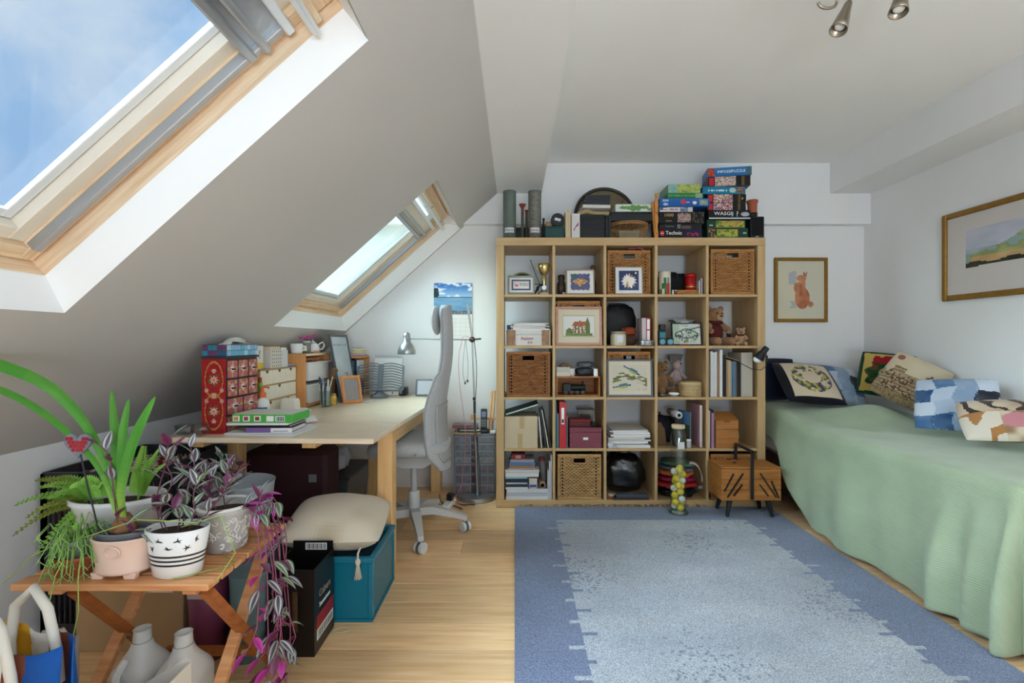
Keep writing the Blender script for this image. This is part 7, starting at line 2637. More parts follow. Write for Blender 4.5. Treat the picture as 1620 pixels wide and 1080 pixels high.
 def strap(u,v):
  a=-0.2+v*1.9
  return(-0.045+0.07*sin(a)+(u-0.5)*0.012*cos(a),(u-0.5)*0.032-0.013,0.025+0.16*cos(a*0.8)+(u-0.5)*0.01)
 MB().grid(strap,4,20).mk('webbing',mat('canvas_cream',(184,174,156),0.9),e,solid=0.004)
 MB().box(0.0,-0.018,0.004,0.030,-0.004,0.026,bev=0.003).mk('buckle',grey_m,e)
row5()

# ---------------------------------------------------------------- cushions, pictures, lamp, sewing box, jar of balls
def cushion(name,label,loc,w,h,t,rot,fn,back,n=44,corner=0.10,grp='cushions on the bed',parts=None):
 """puffed square cushion about its centre, front towards its own -Y"""
 e=thing(name,label,'cushion',loc,rot=rot,group=grp)
 def surf(sgn):
  def f(u,v):
   a,b=2*u-1,2*v-1
   pin=1-corner*(a*a*b*b)
   ea,eb=1-0.05*(1-b*b),1-0.05*(1-a*a)
   pf=(max(0,1-abs(a)**2.7)*max(0,1-abs(b)**2.7))**0.6
   wr=0.03*sin(7*a+3*b)*pf
   return(a*w/2*pin/0.95*(1-0.06*(1-b*b)),sgn*(t/2)*(pf+wr),b*h/2*pin/0.95*(1-0.06*(1-a*a)))
  return f
 f=MB().grid(surf(-1),n,n).mk('front_cover',paint_mat('cushion_paint',0.95,bump=0.35,bscale=300,sheen=0.25,spec=0.1),e)
 tint(f,lambda p:fn(min(1,max(0,p.x/w+0.5)),min(1,max(0,p.z/h+0.5))))
 MB().grid(surf(1),20,20).mk('back_cover',back,e)
 return e

def wreath(u,v):
 if not(0.13<u<0.90 and 0.10<v<0.92):
  return(16,16,26)
 a,b=u-0.515,v-0.52
 d=hypot(a,b)
 q=vnoise(u*20,v*20,3)
 if 0.15<d<0.33 and q>0.30:
  k=vnoise(u*26+4,v*26,7)
  return(66,56,104)if k>0.56 else((196,160,60)if k<0.22 else((150,150,84)if k<0.36 else(84,110,60)))
 return(206,190,164)
def denim(seed,n=4):
 cols=[(160,176,196),(40,74,116),(34,36,46),(196,206,218),(130,152,178),(58,96,140),(176,190,206)]
 def fn(u,v):
  j=int(v*n+0.15*sin(u*9))
  i=int(u*n+0.12*sin(v*11+j))
  fu,fv=(u*n)%1,(v*n)%1
  c=cols[(i*3+j*5+i*j+seed)%7]
  if min(fu,fv)<0.07:
   return mixc(c,(190,200,212),0.6*hashn(int(u*50),int(v*50)))
  return mixc(c,(210,220,230),0.28*vnoise(u*9,v*9,seed))
 return fn
def xmas(u,v):
 if min(u,v,1-u,1-v)<0.07:
  return(24,66,42)
 a,b=u-0.5,v-0.45
 d=hypot(a,b)
 if 0.70<v<0.88 and abs(u-0.5)<0.26 and vnoise(u*8,v*9,2)>0.25:
  return(158,24,34)
 if 0.15<d<0.36+0.04*sin(9*atan2(b,a)):
  k=vnoise(u*16,v*16,5)
  return(120,60,36)if k>0.72 else mixc((22,56,34),(56,96,50),k)
 return(196,170,92)
def castle(u,v):
 sky=mixc((196,180,150),(206,194,168),vnoise(u*4,v*4))
 top=0.50+0.16*(u>0.68)+0.10*(0.16<u<0.36)+0.05*(hashn(int(u*18),1)>0.5)
 if v<0.14:
  return mixc((110,92,66),(150,130,96),hashn(int(u*40),int(v*40)))
 if v<top:
  q=hashn(int(u*34),int(v*30),2)
  if abs((v*15)%1-0.5)<0.10 or q>0.80:
   return(92,72,54)
  return mixc((150,126,98),(186,164,132),q)
 if(u-0.15)**2+(v-0.85)**2<0.004:
  return(150,90,80)
 return sky
def catp(u,v):
 k=vnoise(u*7,v*7,3)
 s=sin(30*u+9*v+5*k)
 if hypot(u-0.55,v-0.35)<0.16 and k>0.4:
  return(196,130,136)
 if v>0.55:
  return(60,48,40)if s>0.35 else mixc((176,150,120),(206,190,168),k)
 if u<0.4:
  return(170,120,70)if k>0.55 else(214,204,186)
 return mixc((206,190,164),(140,110,84),smooth(0.3,0.8,k))
def cushions():
 navy=mat('navy_cotton',(26,30,52),0.9,bump=0.3)
 dk=mat('black_velvet',(16,16,26),0.9)
 den=mat('denim_back',(120,140,168),0.9)
 tan=mat('tapestry_back',(170,152,120),0.9)
 grn=mat('xmas_back',(24,66,42),0.9)
 sp=mat('spread_pillow',(139,163,122),0.9,var=0.06,sheen=0.3)
 p=at(1278,606,3.32)
 cushion('wreath_cushion','black cushion with an embroidered pansy wreath on a cream panel',p,0.40,0.40,0.11,(R(-50),R(4),R(-4)),wreath,dk,64)
 p=at(1228,622,3.50)
 cushion('navy_pillow','dark navy pillow behind the pansy wreath cushion',(p.x+0.02,3.575,0.86),0.34,0.32,0.09,(R(-12),0,0),lambda u,v:(24,28,48),navy,16)
 p=at(1338,606,3.42)
 cushion('denim_cushion','dim denim patchwork cushion lying behind the wreath cushion',(p.x-0.035,3.47,p.z-0.015),0.36,0.34,0.09,(R(-40),R(8),R(-6)),denim(5),den,48)
 p=at(1403,594,3.28)
 cushion('christmas_cushion','green-edged cushion with a holly wreath and red bow',(p.x+0.01,p.y+0.01,p.z+0.005),0.33,0.33,0.09,(R(-24),R(6),R(-40)),xmas,grn,56)
 p=at(1440,604,3.02)
 cushion('castle_cushion','beige tapestry cushion showing a stone cathedral, leaning askew',p,0.325,0.34,0.10,(R(-30),R(27),R(-50)),castle,tan,72)
 p=at(1512,640,2.66)
 cushion('patchwork_cushion','pale denim patchwork cushion leaning on the right wall',(p.x-0.02,p.y-0.02,p.z+0.005),0.36,0.33,0.09,(R(-34),R(-4),R(-48)),denim(12),den,64)
 p=at(1602,668,2.33)
 cushion('cat_cushion','cushion printed with a tabby cat at the right edge',(p.x-0.01,p.y,p.z+0.01),0.38,0.27,0.11,(R(-50),R(-6),R(-36)),catp,tan,56)
cushions()

def wall_pictures():
 gold=mat('gilt_frame',(150,112,48),0.4,metal=0.55,var=0.12,scale=30)
 def hare(u,v):
  c=mixc((214,208,180),(206,202,186),vnoise(u*3,v*3))
  fur=mixc((196,124,84),(160,84,54),vnoise(u*12,v*14,3))
  body=((u-0.53)/0.16)**2+((v-0.36)/0.19)**2
  chest=((u-0.47)/0.12)**2+((v-0.53)/0.11)**2
  head=((u-0.51)/0.105)**2+((v-0.70)/0.055)**2
  ear=inpoly(u,v,[(0.55,0.72),(0.62,0.73),(0.645,0.83),(0.60,0.785),(0.545,0.83)])
  tail=((u-0.71)/0.06)**2+((v-0.25)/0.05)**2
  neck=inpoly(u,v,[(0.46,0.55),(0.60,0.5),(0.60,0.71),(0.52,0.69)])
  foot=inpoly(u,v,[(0.40,0.52),(0.35,0.60),(0.42,0.62),(0.50,0.55)])
  if ear or neck or foot or head<1 or chest<1 or body<1 or tail<1:
   return mixc(fur,(222,190,160),0.35*vnoise(u*20,v*6,8))
  if 0.24<u<0.40 and(0.60<v<0.86 or 0.18<v<0.30)and vnoise(u*8,v*8,4)>0.35:
   return mixc(c,(150,160,182),0.55)
  return c
 Y=YB-0.022
 x0,x1,zt,zb=X_(1226,Y),X_(1310.5,Y),Z_(407,Y),Z_(509.5,Y)
 framed('hare_picture','gilt framed watercolour of a sitting brown hare on the back wall',((x0+x1)/2,Y,zb),x1-x0,zt-zb,gold,0.027,hare,80,mat('mount_ivory',(214,208,186),0.9),rot=(0,0,0),depth=0.020)
 def hills(u,v):
  if not(0.165<u<0.84 and 0.30<v<0.80):
   return(206,198,194)
  a,b=(u-0.165)/0.675,(v-0.30)/0.50
  n=vnoise(a*9,b*9,3)
  hill=0.34+0.42*smooth(0.1,0.75,a)+0.05*sin(a*9)
  if b<0.16+0.03*sin(a*14):
   return(206,198,194)if b<0.05+0.05*n else mixc((64,62,44),(34,36,30),n)
  if b<0.30 and a>0.05:
   return mixc((176,130,84),(206,180,130),n)
  if b<hill:
   return mixc((110,128,84),(176,176,120),n)if n>0.35 else(140,166,160)
  if b<0.5:
   return mixc((130,142,160),(170,186,190),n)
  return mixc((196,196,206),(176,180,196),n)
 f=framed('landscape_picture','large gilt framed watercolour landscape on the right wall',(XR-0.026,2.62,1.397),0.80,0.545,gold,0.034,hills,110,mat('mount_blush',(206,198,194),0.9),rot=(0,0,R(-90)),depth=0.024)
 return f
wall_pictures()

def ceiling_spots():
 br=mat('brushed_nickel',(156,146,132),0.32,metal=0.9)
 c=Vector((1.37,1.66,ZC))
 e=thing('ceiling_spotlight','brushed nickel ceiling fitting with small spot heads','ceiling lamp',c)
 MB().lathe([(0.0,-0.022),(0.055,-0.022),(0.060,-0.012),(0.060,-0.0005)],28).mk('ceiling_rose',br,e)
 heads=[(at(1343,4,1.80),at(1326,48,1.78)),(at(1428,-22,1.72),at(1421,20,1.70)),(at(1318,-30,1.5),at(1300,-60,1.42))]
 for k,(a,b)in enumerate(heads):
  a,b=a-c,b-c
  d=(b-a).normalized()
  q=d.to_track_quat('Z','Y').to_matrix().to_4x4()
  L=(b-a).length
  h=MB().lathe([(0.0,0.0),(0.012,0.001),(0.014,0.008),(0.017,L*0.30),(0.024,L*0.62),(0.027,L*0.80),(0.031,L),(0.028,L),(0.023,L*0.7),(0.0,L*0.55)],26,M=Matrix.Translation(a)@q).mk('spot_head',br,e)
  MB().ball(a+d*L*0.86,(0.019,0.019,0.006),14,8,q.to_3x3()).mk('bulb',mat('bulb_frost',(244,244,240),0.4),h)
  pts=[Vector((0,0,-0.02)),Vector((0,0,-0.05)).lerp(a,0.35)+Vector((0,0,-0.01)),a+Vector((0,0,0.03)),a]
  MB().tube(pts,0.005,8).mk('arm',br,e)
 p=at(1309,4,1.78)-c
 MB().tube([p+Vector((0.034*cos(t),0,0.022*sin(t)))for t in[PI+PI*k/14 for k in range(15)]],0.0055,8).mk('scroll_arm',br,e)
 MB().tube([p+Vector((0.034,0,0)),p+Vector((0.04,-0.03,0.06)),Vector((0,0,-0.02))],0.005,8).mk('scroll_stem',br,e)
ceiling_spots()

ZR=0.0155  # top of the rug
def sewing_box():
 x0,x1,y0,y1=1.318,1.700,3.02,3.225
 zb,tier=0.125,0.068
 ok=wood('sewing_oak',(150,94,44),(180,122,62),'X')
 e=thing('sewing_box','brown wooden cantilever sewing box on black legs','sewing box',((x0+x1)/2,y0,ZR+0.001))
 w,d=(x1-x0)/2,y1-y0
 zb-=ZR
 for k in range(3):
  a=zb+k*tier
  if k==0:
   MB().box(-w,0,a,w,d,a+tier-0.0015,bev=0.003).mk('bottom_tray',ok,e)
  else:
   for s in(-1,1):
    MB().box(min(s*0.002,s*w),0,a,max(s*0.002,s*w),d,a+tier-0.0015,bev=0.003).mk('tray',ok,e)
 zt=zb+3*tier
 for s in(-1,1):
  MB().box(min(s*0.003,s*w),0,zt,max(s*0.003,s*w),d,zt+0.010,bev=0.003).mk('lid',ok,e)
  MB().lathe([(0.008,0),(0.010,0.006),(0.0,0.008)],12,(s*0.06,d*0.5,zt+0.0105)).mk('lid_knob',black_m,e)
  for(ax,az,bx,bz)in((0.175,0.30,0.115,0.86)if s<0 else(0.165,0.62,0.115,0.10),(0.155,0.12,0.055,0.86),(0.115,0.16,0.06,0.52)):
   if s>0:
    az,bz=max(az,bz),min(az,bz)
    ax,bx=(0.055,0.155)if(ax,bx)==(0.155,0.055)else((0.05,0.105)if bx==0.06 else(0.125,0.172))
   MB().bar((s*ax,-0.005,zb+az*3*tier),(s*bx,-0.005,zb+bz*3*tier),0.006,0.014,up=(0,-1,0)).mk('link_arm',black_m,e)
 for y in(-0.014,d+0.006):
  MB().box(-0.011,y,zb+0.01,0.011,y+0.007,zt+0.105,bev=0.003).mk('handle_upright',black_m,e)
 MB().box(-0.011,-0.014,zt+0.105,0.011,d+0.013,zt+0.120,bev=0.005).mk('handle_bar',black_m,e)
 for sx_ in(-1,1):
  for yy,oy in((0.04,-0.02),(d-0.04,0.012)):
   MB().tube([(sx_*(w-0.07),yy,zb-0.001),(sx_*(w-0.045),yy+oy,0.0)],[0.019,0.010],12).mk('leg',black_m,e)
sewing_box()

def ball_jar():
 c=Vector((X_(1073,3.12),3.12,ZR))
 e=thing('ball_jar','tall glass jar of yellow and white balls standing on the rug','jar',c)
 g=glass('green_glass',(240,246,242),0.22)
 H=0.57
 MB().lathe([(0.0,0.0),(0.064,0.0),(0.066,0.008),(0.055,0.016),(0.052,0.03),(0.052,H-0.07),(0.046,H-0.045),(0.038,H-0.03),(0.038,H-0.018),(0.042,H-0.012)],36).mk('cylinder',g,e)
 MB().lathe([(0.0,0.0095),(0.048,0.0095),(0.050,0.015),(0.0,0.016)],30).mk('thick_base',mat('bottle_base',(92,120,104),0.15),e)
 MB().tube([(0.041*cos(2*PI*k/30),0.041*sin(2*PI*k/30),H-0.024)for k in range(30)],0.0035,6,closed=True).mk('neck_ring',g,e)
 MB().lathe([(0.036,H-0.017),(0.043,H-0.010),(0.043,H+0.008),(0.0,H+0.010)],26).mk('cork_lid',mat('cork',(206,182,150),0.8,var=0.1,scale=60),e)
 MB().prism([(-0.022,0.43),(0.022,0.43),(0.022,0.475),(-0.022,0.475)],-0.0545,-0.0533,'Y').mk('label',mat('jar_label_pale',(206,210,208),0.5),e)
 rnd=random.Random(6)
 spots,r=[],0.0225
 D2=(2*r+0.0004)**2
 while len(spots)<20:
  best=None
  for k in range(160):
   a,q=rnd.uniform(0,2*PI),rnd.uniform(0.0,0.0505-r)
   x,y=q*cos(a),q*sin(a)
   zz=0.0168+r
   for(sx_,sy,sz)in spots:
    dd=(x-sx_)**2+(y-sy)**2
    if dd<D2:
     zz=max(zz,sz+sqrt(D2-dd))
   if best is None or zz<best[2]:
    best=(x,y,zz)
  spots.append(best)
 for k,(x,y,z)in enumerate(spots):
  yel=k%4!=1
  o=thing('ball',(('yellow' if yel else 'white')+' ball among those heaped in the tall glass jar'),'ball',c+Vector((x,y,z)),group='balls in the glass jar')
  o.rotation_euler=(k,k*2,0)
  MB().ball((0,0,0),r,16,10).mk('shell',mat('ball_yellow',(226,200,40),0.5)if yel else mat('ball_white',(226,226,220),0.5),o)
  MB().tube([((r-0.0004)*cos(2*PI*q/20),(r-0.0004)*sin(2*PI*q/20),0.004*sin(4*PI*q/20))for q in range(20)],0.0008,5,closed=True).mk('seam',mat('ball_seam',(170,140,40),0.6)if yel else grey_m,o)
ball_jar()

def rug_fringe():
 rnd=random.Random(9)
 b=MB()
 for k in range(150):
  x=rnd.uniform(0.35,1.05)if k%3 else rnd.uniform(0.02,1.3)
  y=3.2385+rnd.uniform(0,0.004)
  b.tube([(x,y,0.003),(x+rnd.uniform(-0.012,0.012),y-0.001,0.016+rnd.uniform(0,0.012)),(x+rnd.uniform(-0.02,0.02),y-rnd.uniform(0,0.006),0.018+rnd.uniform(0,0.014))],0.0016,4)
 tag(b.mk('rug_fringe',mat('brown_fringe',(110,96,78),0.95)),'short frayed brown fringe of the rug along the bookshelf foot','fringe',kind='stuff')
rug_fringe()

# ---------------------------------------------------------------- slatted folding table with the plants
TZ=0.5
TX0,TX1,TY0,TY1=-1.336,-0.812,1.249,1.69
def plant_table():
 m=wood('acacia',(196,132,84),(222,166,116),'X',4,0.5)
 ml=wood('acacia_leg',(150,84,40),(176,106,56),'Y',4,0.5)
 e=thing('folding_table','slatted wooden folding table crowded with potted plants','table',(0,0,0))
 n=7
 p=(TY1-TY0)/n
 for k in range(n):
  MB().box(TX0,TY0+k*p,TZ-0.018,TX1,TY0+(k+1)*p-0.011,TZ,bev=0.003).mk('slat',m,e)
 for x in(-1.235,-0.875):
  MB().box(x-0.018,TY0+0.02,TZ-0.036,x+0.018,TY1-0.02,TZ-0.0185).mk('batten',m,e)
 for x,q in((-1.205,1),(-0.845,-1)):
  MB().bar((x,TY0+0.045,TZ-0.040),(x,TY1-0.03,0.012),0.018,0.034,up=(1,0,0)).mk('leg',ml,e)
  MB().bar((x-0.0185,TY1-0.045,TZ-0.040),(x-0.0185,TY0+0.03,0.012),0.018,0.034,up=(1,0,0)).mk('leg',m,e)
  MB().tube([(x-0.03,1.47,0.235),(x+0.012,1.47,0.235)],0.006,10).mk('pivot_bolt',grey_m,e)
 MB().box(-1.19,TY1-0.085,0.075,-0.855,TY1-0.065,0.10).mk('stretcher',ml,e)
plant_table()

soil=mat('soil',(62,46,34),0.95,var=0.4,scale=60,bump=1.0,bscale=120)
def leaf_mesh(name,L,w,fn,droop=0.25,fold=0.25,n=10,shape=1.0,m=None):
 """a pointed leaf along +Y with its midrib folded, coloured by fn(across -1..1, along 0..1)"""
 vs,fs,cols=[],[],[]
 K=6
 for j in range(n+1):
  t=j/n
  ww=w/2*(sin(PI*min(1,t**0.75))**shape if t<1 else 0)+(0.0006 if t<1 else 0)
  for i in range(K+1):
   a=i/K*2-1
   vs.append((a*ww,L*(t-droop*0.15*t*t),abs(a)*ww*fold-droop*L*t*t*0.6))
 for j in range(n):
  for i in range(K):
   fs.append((j*(K+1)+i,j*(K+1)+i+1,(j+1)*(K+1)+i+1,(j+1)*(K+1)+i))
   cols.append(srgb(fn((i+0.5)/K*2-1,(j+0.5)/n)))
 me=bpy.data.meshes.new(name)
 me.from_pydata(vs,[],fs)
 ca=me.color_attributes.new('Col','FLOAT_COLOR','CORNER')
 ca.data.foreach_set('color',[x for c in cols for _ in range(4)for x in(c[0],c[1],c[2],1.0)])
 me.polygons.foreach_set('use_smooth',[True]*len(fs))
 me.materials.append(m or leafm)
 return me
leafm=paint_mat('leaf_paint',0.4,spec=0.4)
def stripe(a,t):
 q=abs(a)
 return(92,84,92)if q<0.18 else((186,196,186)if q<0.7 else(112,96,110))
def stripe2(a,t):
 q=abs(a)
 return(104,122,96)if q<0.2 else((176,196,172)if q<0.62 else(96,104,92))
LEAF={'silver':leaf_mesh('leaf',0.052,0.020,stripe),'sage':leaf_mesh('leaf',0.056,0.022,stripe2,0.4),
 'plum':leaf_mesh('leaf',0.050,0.019,lambda a,t:mixc((96,40,70),(126,66,96),abs(a))),
 'magenta':leaf_mesh('leaf',0.052,0.022,lambda a,t:mixc((176,40,140),(196,80,160),abs(a)),0.5)}
def sprig(e,pts,kinds,rnd,n,s=1.0,stemc=(110,70,84),r=0.0018):
 """a jointed stem with alternate leaves, tipped with a small fan"""
 pts=[Vector(p)for p in pts]
 def P(t):
  f=t*(len(pts)-1)
  i=min(int(f),len(pts)-2)
  a,b=pts[i],pts[i+1]
  c,d=pts[max(i-1,0)],pts[min(i+2,len(pts)-1)]
  u=f-i
  return 0.5*((2*a)+(b-c)*u+(2*c-5*a+4*b-d)*u*u+(3*a-c-3*b+d)*u**3)
 MB().tube([P(k/14)for k in range(15)],r,5).mk('stem',mat('stem_%d_%d_%d'%stemc,stemc,0.6),e)
 for k in range(n):
  t=0.12+0.88*k/(n-1)
  p=P(t)
  d=(P(min(1,t+0.03))-P(max(0,t-0.03))).normalized()
  az=k*2.5+rnd.uniform(-0.5,0.5)
  side=Vector((cos(az),sin(az),0.25))
  y=(side*(0.9 if k<n-2 else 0.5)+d*0.7).normalized()
  q=y.to_track_quat('Y','Z')
  o=put('leaf',LEAF[kinds[k%len(kinds)]],e,p,q.to_euler())
  o.scale=(s*rnd.uniform(0.8,1.25),)*3

def pot(e,prof,m,sx_=1.0,sy=1.0,name='pot',n=36):
 return MB().lathe(prof,n,sx=sx_,sy=sy).mk(name,m,e)

def amaryllis():
 c=Vector((-1.087,1.315,TZ+0.0006))
 e=thing('amaryllis','amaryllis with strap leaves in an oval pink pot','potted plant',c)
 pk=mat('pink_glaze',(226,196,180),0.3)
 pot(e,[(0.062,0.012),(0.070,0.012),(0.074,0.020),(0.070,0.028),(0.078,0.085),(0.080,0.100),(0.083,0.104),(0.080,0.108),(0.074,0.106),(0.070,0.03),(0.0,0.028)],pk,1.0,0.68)
 for s in(-1,1):
  for y in(-0.030,0.030):
   MB().prism([(s*0.030,0.0),(s*0.058,0.0),(s*0.062,0.016),(s*0.024,0.016)],y-0.007,y+0.007,'Y').mk('foot',pk,e)
 MB().tube([(0.012+0.019*cos(2*PI*k/24),-0.0535-0.003*sin(2*PI*k/24),0.078+0.016*sin(2*PI*k/24))for k in range(24)],0.003,6,closed=True).mk('ring_motif',pk,e)
 pot(e,[(0.0,0.03),(0.060,0.03),(0.070,0.118),(0.073,0.120),(0.071,0.124),(0.066,0.122),(0.064,0.110)],mat('grey_liner',(104,110,118),0.5),1.0,0.68,'liner_pot')
 pot(e,[(0.063,0.108),(0.03,0.114),(0.0,0.116)],soil,1.0,0.68,'soil')
 MB().lathe([(0.0,0.10),(0.026,0.108),(0.032,0.125),(0.022,0.148),(0.012,0.165),(0.0,0.168)],20).mk('bulb',mat('bulb_husk',(130,92,62),0.8,var=0.3,scale=40,bump=0.8),e)
 gl=paint_mat('strap_leaf',0.35,spec=0.4)
 def strap(pts,ws):
  pts=[Vector(p)for p in pts]
  K,N=6,22
  vs,fs,cl=[],[],[]
  for j in range(N+1):
   f=j/N*(len(pts)-1)
   i=min(int(f),len(pts)-2)
   u=f-i
   a,b,cc,d=pts[max(i-1,0)],pts[i],pts[i+1],pts[min(i+2,len(pts)-1)]
   p=0.5*((2*b)+(cc-a)*u+(2*a-5*b+4*cc-d)*u*u+(3*b-a-3*cc+d)*u**3)
   t=(cc-b).normalized()
   x=t.cross(Vector((0.0,-1,0.15))).normalized()
   nrm=x.cross(t)
   w=ws[0]+(ws[1]-ws[0])*min(1,j/N*2.2)
   if j/N>0.72:
    w*=max(0,1-(j/N-0.72)/0.28)**0.62 if ws[2]else 1
   for k in range(K+1):
    q=k/K*2-1
    vs.append(p+x*q*(w/2+0.0005)+nrm*abs(q)*w*0.16)
  for j in range(N):
   for k in range(K):
    fs.append((j*(K+1)+k,j*(K+1)+k+1,(j+1)*(K+1)+k+1,(j+1)*(K+1)+k))
  o=MB().add(vs,fs,True).mk('leaf',gl,e)
  z0=min(v[2]for v in vs)
  tint(o,lambda p:mixc((146,182,76),(66,136,46),smooth(z0,z0+0.16,p.z)*0.8+0.2*vnoise(p.x*60,p.z*20)))
 Y=c.y
 def L(px,py,dy=0.0):
  return at(px,py,Y+dy)-c
 b=Vector((0.0,0,0.16))
 strap([b+Vector((0.0,0.004,0)),L(186,760,0.01),L(184,690,0.01),L(177,617,0.02)],(0.014,0.027,True))
 strap([b+Vector((0.004,-0.006,0)),L(193,760,-0.01),L(196,690,-0.01),L(204,631,0)],(0.014,0.025,True))
 strap([b+Vector((0.010,-0.014,0)),L(194,770,-0.03),L(214,695,-0.03),L(246,627,-0.03)],(0.016,0.029,True))
 strap([b+Vector((-0.008,0.006,0)),L(168,730,0),L(125,655,0),L(60,600,-0.02),L(-60,565,-0.06),L(-150,590,-0.1)],(0.014,0.030,True))
 strap([b+Vector((-0.012,-0.006,0)),L(160,745,0.0),L(115,690,0.0),L(50,640,0.0),L(-20,610,-0.02),L(-110,600,-0.06)],(0.012,0.019,True))
 rnd=random.Random(3)
 sprig(e,[(0.0,-0.02,0.12),L(178,760,-0.03),L(172,720,-0.04),L(155,702,-0.04)],['plum','silver'],rnd,5,1.0)
 sprig(e,[(0.03,-0.02,0.12),L(215,842,-0.04),L(236,848,-0.03)],['sage','plum'],rnd,4,1.0)
 # stained-glass heart on a wire
 h=thing('heart_stake','red mosaic glass heart on a thin black stake','ornament',c+Vector((-0.058,-0.012,0.112)))
 top=at(124,702,Y-0.01)-h.location
 MB().tube([(0,0,0),top*0.5+Vector((-0.002,0,0)),top],0.0022,6).mk('stake',blackp_m,h)
 hp=[(0.038*sin(t)**3,0.0024*(13*cos(t)-5*cos(2*t)-2*cos(3*t)-cos(4*t)))for t in[2*PI*k/36 for k in range(36)]]
 MB().prism([(top.x+x,top.z+z)for x,z in hp],top.y-0.003,top.y+0.003,'Y').mk('heart_backing',mat('lead_grey',(120,124,136),0.5),h)
 for r in range(7):
  for q in range(7):
   x,z=-0.033+q*0.0112+(r%2)*0.005,0.025-r*0.0102
   if all(inpoly((x+dx)*0.97,(z+dz)*0.97,hp)for dx in(-0.0045,0.0045)for dz in(-0.004,0.004)):
    MB().box(top.x+x-0.0050,top.y-0.0046,top.z+z-0.0046,top.x+x+0.0050,top.y-0.0031,top.z+z+0.0046,bev=0.0008).mk('glass_tile',mat('red_glass',(170,22,40),0.15),h)
amaryllis()

def striped_pot():
 c=Vector((-0.938,1.315,TZ+0.0006))
 e=thing('striped_planter','white oval planter with black stripes and leaf sprigs, silvery inch plant','potted plant',c)
 wh=mat('white_glaze',(232,232,232),0.25)
 H=0.128
 pr=[(0.058,0.0),(0.064,0.004),(0.084,H),(0.081,H+0.002),(0.078,H-0.004),(0.066,0.03),(0.0,0.028)]
 pot(e,pr,wh,1.0,0.66)
 def rad(z):
  return 0.064+0.020*(z-0.004)/(H-0.004)+0.0006
 for z in(0.036,0.048,0.060):
  MB().lathe([(rad(z),z),(rad(z+0.0055),z+0.0055)],36,sx=1.0,sy=0.66).mk('stripe',mat('stripe_black',(54,54,58),0.4),e)
 rnd=random.Random(2)
 for k in range(8):
  a0,z0=-PI+0.5+k*0.30,0.085+0.022*(k%2)
  for q in range(5):
   an=rnd.uniform(0,PI*2)
   pts=[]
   for(du,dv)in((0,-0.0025),(0.011,0.0),(0,0.0025)):
    x,z=du*cos(an)-dv*sin(an),du*sin(an)+dv*cos(an)
    a=a0+x/0.07
    zz=z0+z
    pts.append((rad(zz)*1.004*cos(a),rad(zz)*1.004*sin(a)*0.66,zz))
   MB().add(pts,[(0,1,2)]).mk('painted_leaf',mat('stripe_black',(54,54,58),0.4),e)
 pot(e,[(0.074,H-0.014),(0.0,H-0.010)],soil,1.0,0.64,'soil')
 z=H-0.01
 for pts,kn in(([(0.0,0,z),(0.01,-0.01,z+0.05),(-0.02,-0.02,z+0.08),(-0.05,-0.03,z+0.07)],['plum','sage','silver']),
  ([(0.03,0,z),(0.05,-0.01,z+0.05),(0.045,0,z+0.11),(0.06,0.01,z+0.14)],['silver','sage']),
  ([(-0.03,0,z),(-0.05,0.0,z+0.06),(-0.03,0.02,z+0.13),(-0.05,0.02,z+0.19),(-0.035,0.02,z+0.25)],['silver','plum','silver']),
  ([(0.0,0.02,z),(0.0,0.03,z+0.08),(0.02,0.04,z+0.15),(0.0,0.05,z+0.22)],['silver','sage','silver']),
  ([(-0.05,0.01,z),(-0.075,0.02,z+0.07),(-0.06,0.03,z+0.16),(-0.04,0.03,z+0.21)],['silver','silver','plum']),
  ([(0.04,0.02,z),(0.08,0.03,z+0.06),(0.11,0.04,z+0.10),(0.13,0.03,z+0.13)],['plum','silver'])):
  sprig(e,pts,kn,rnd,9,1.1)
striped_pot()

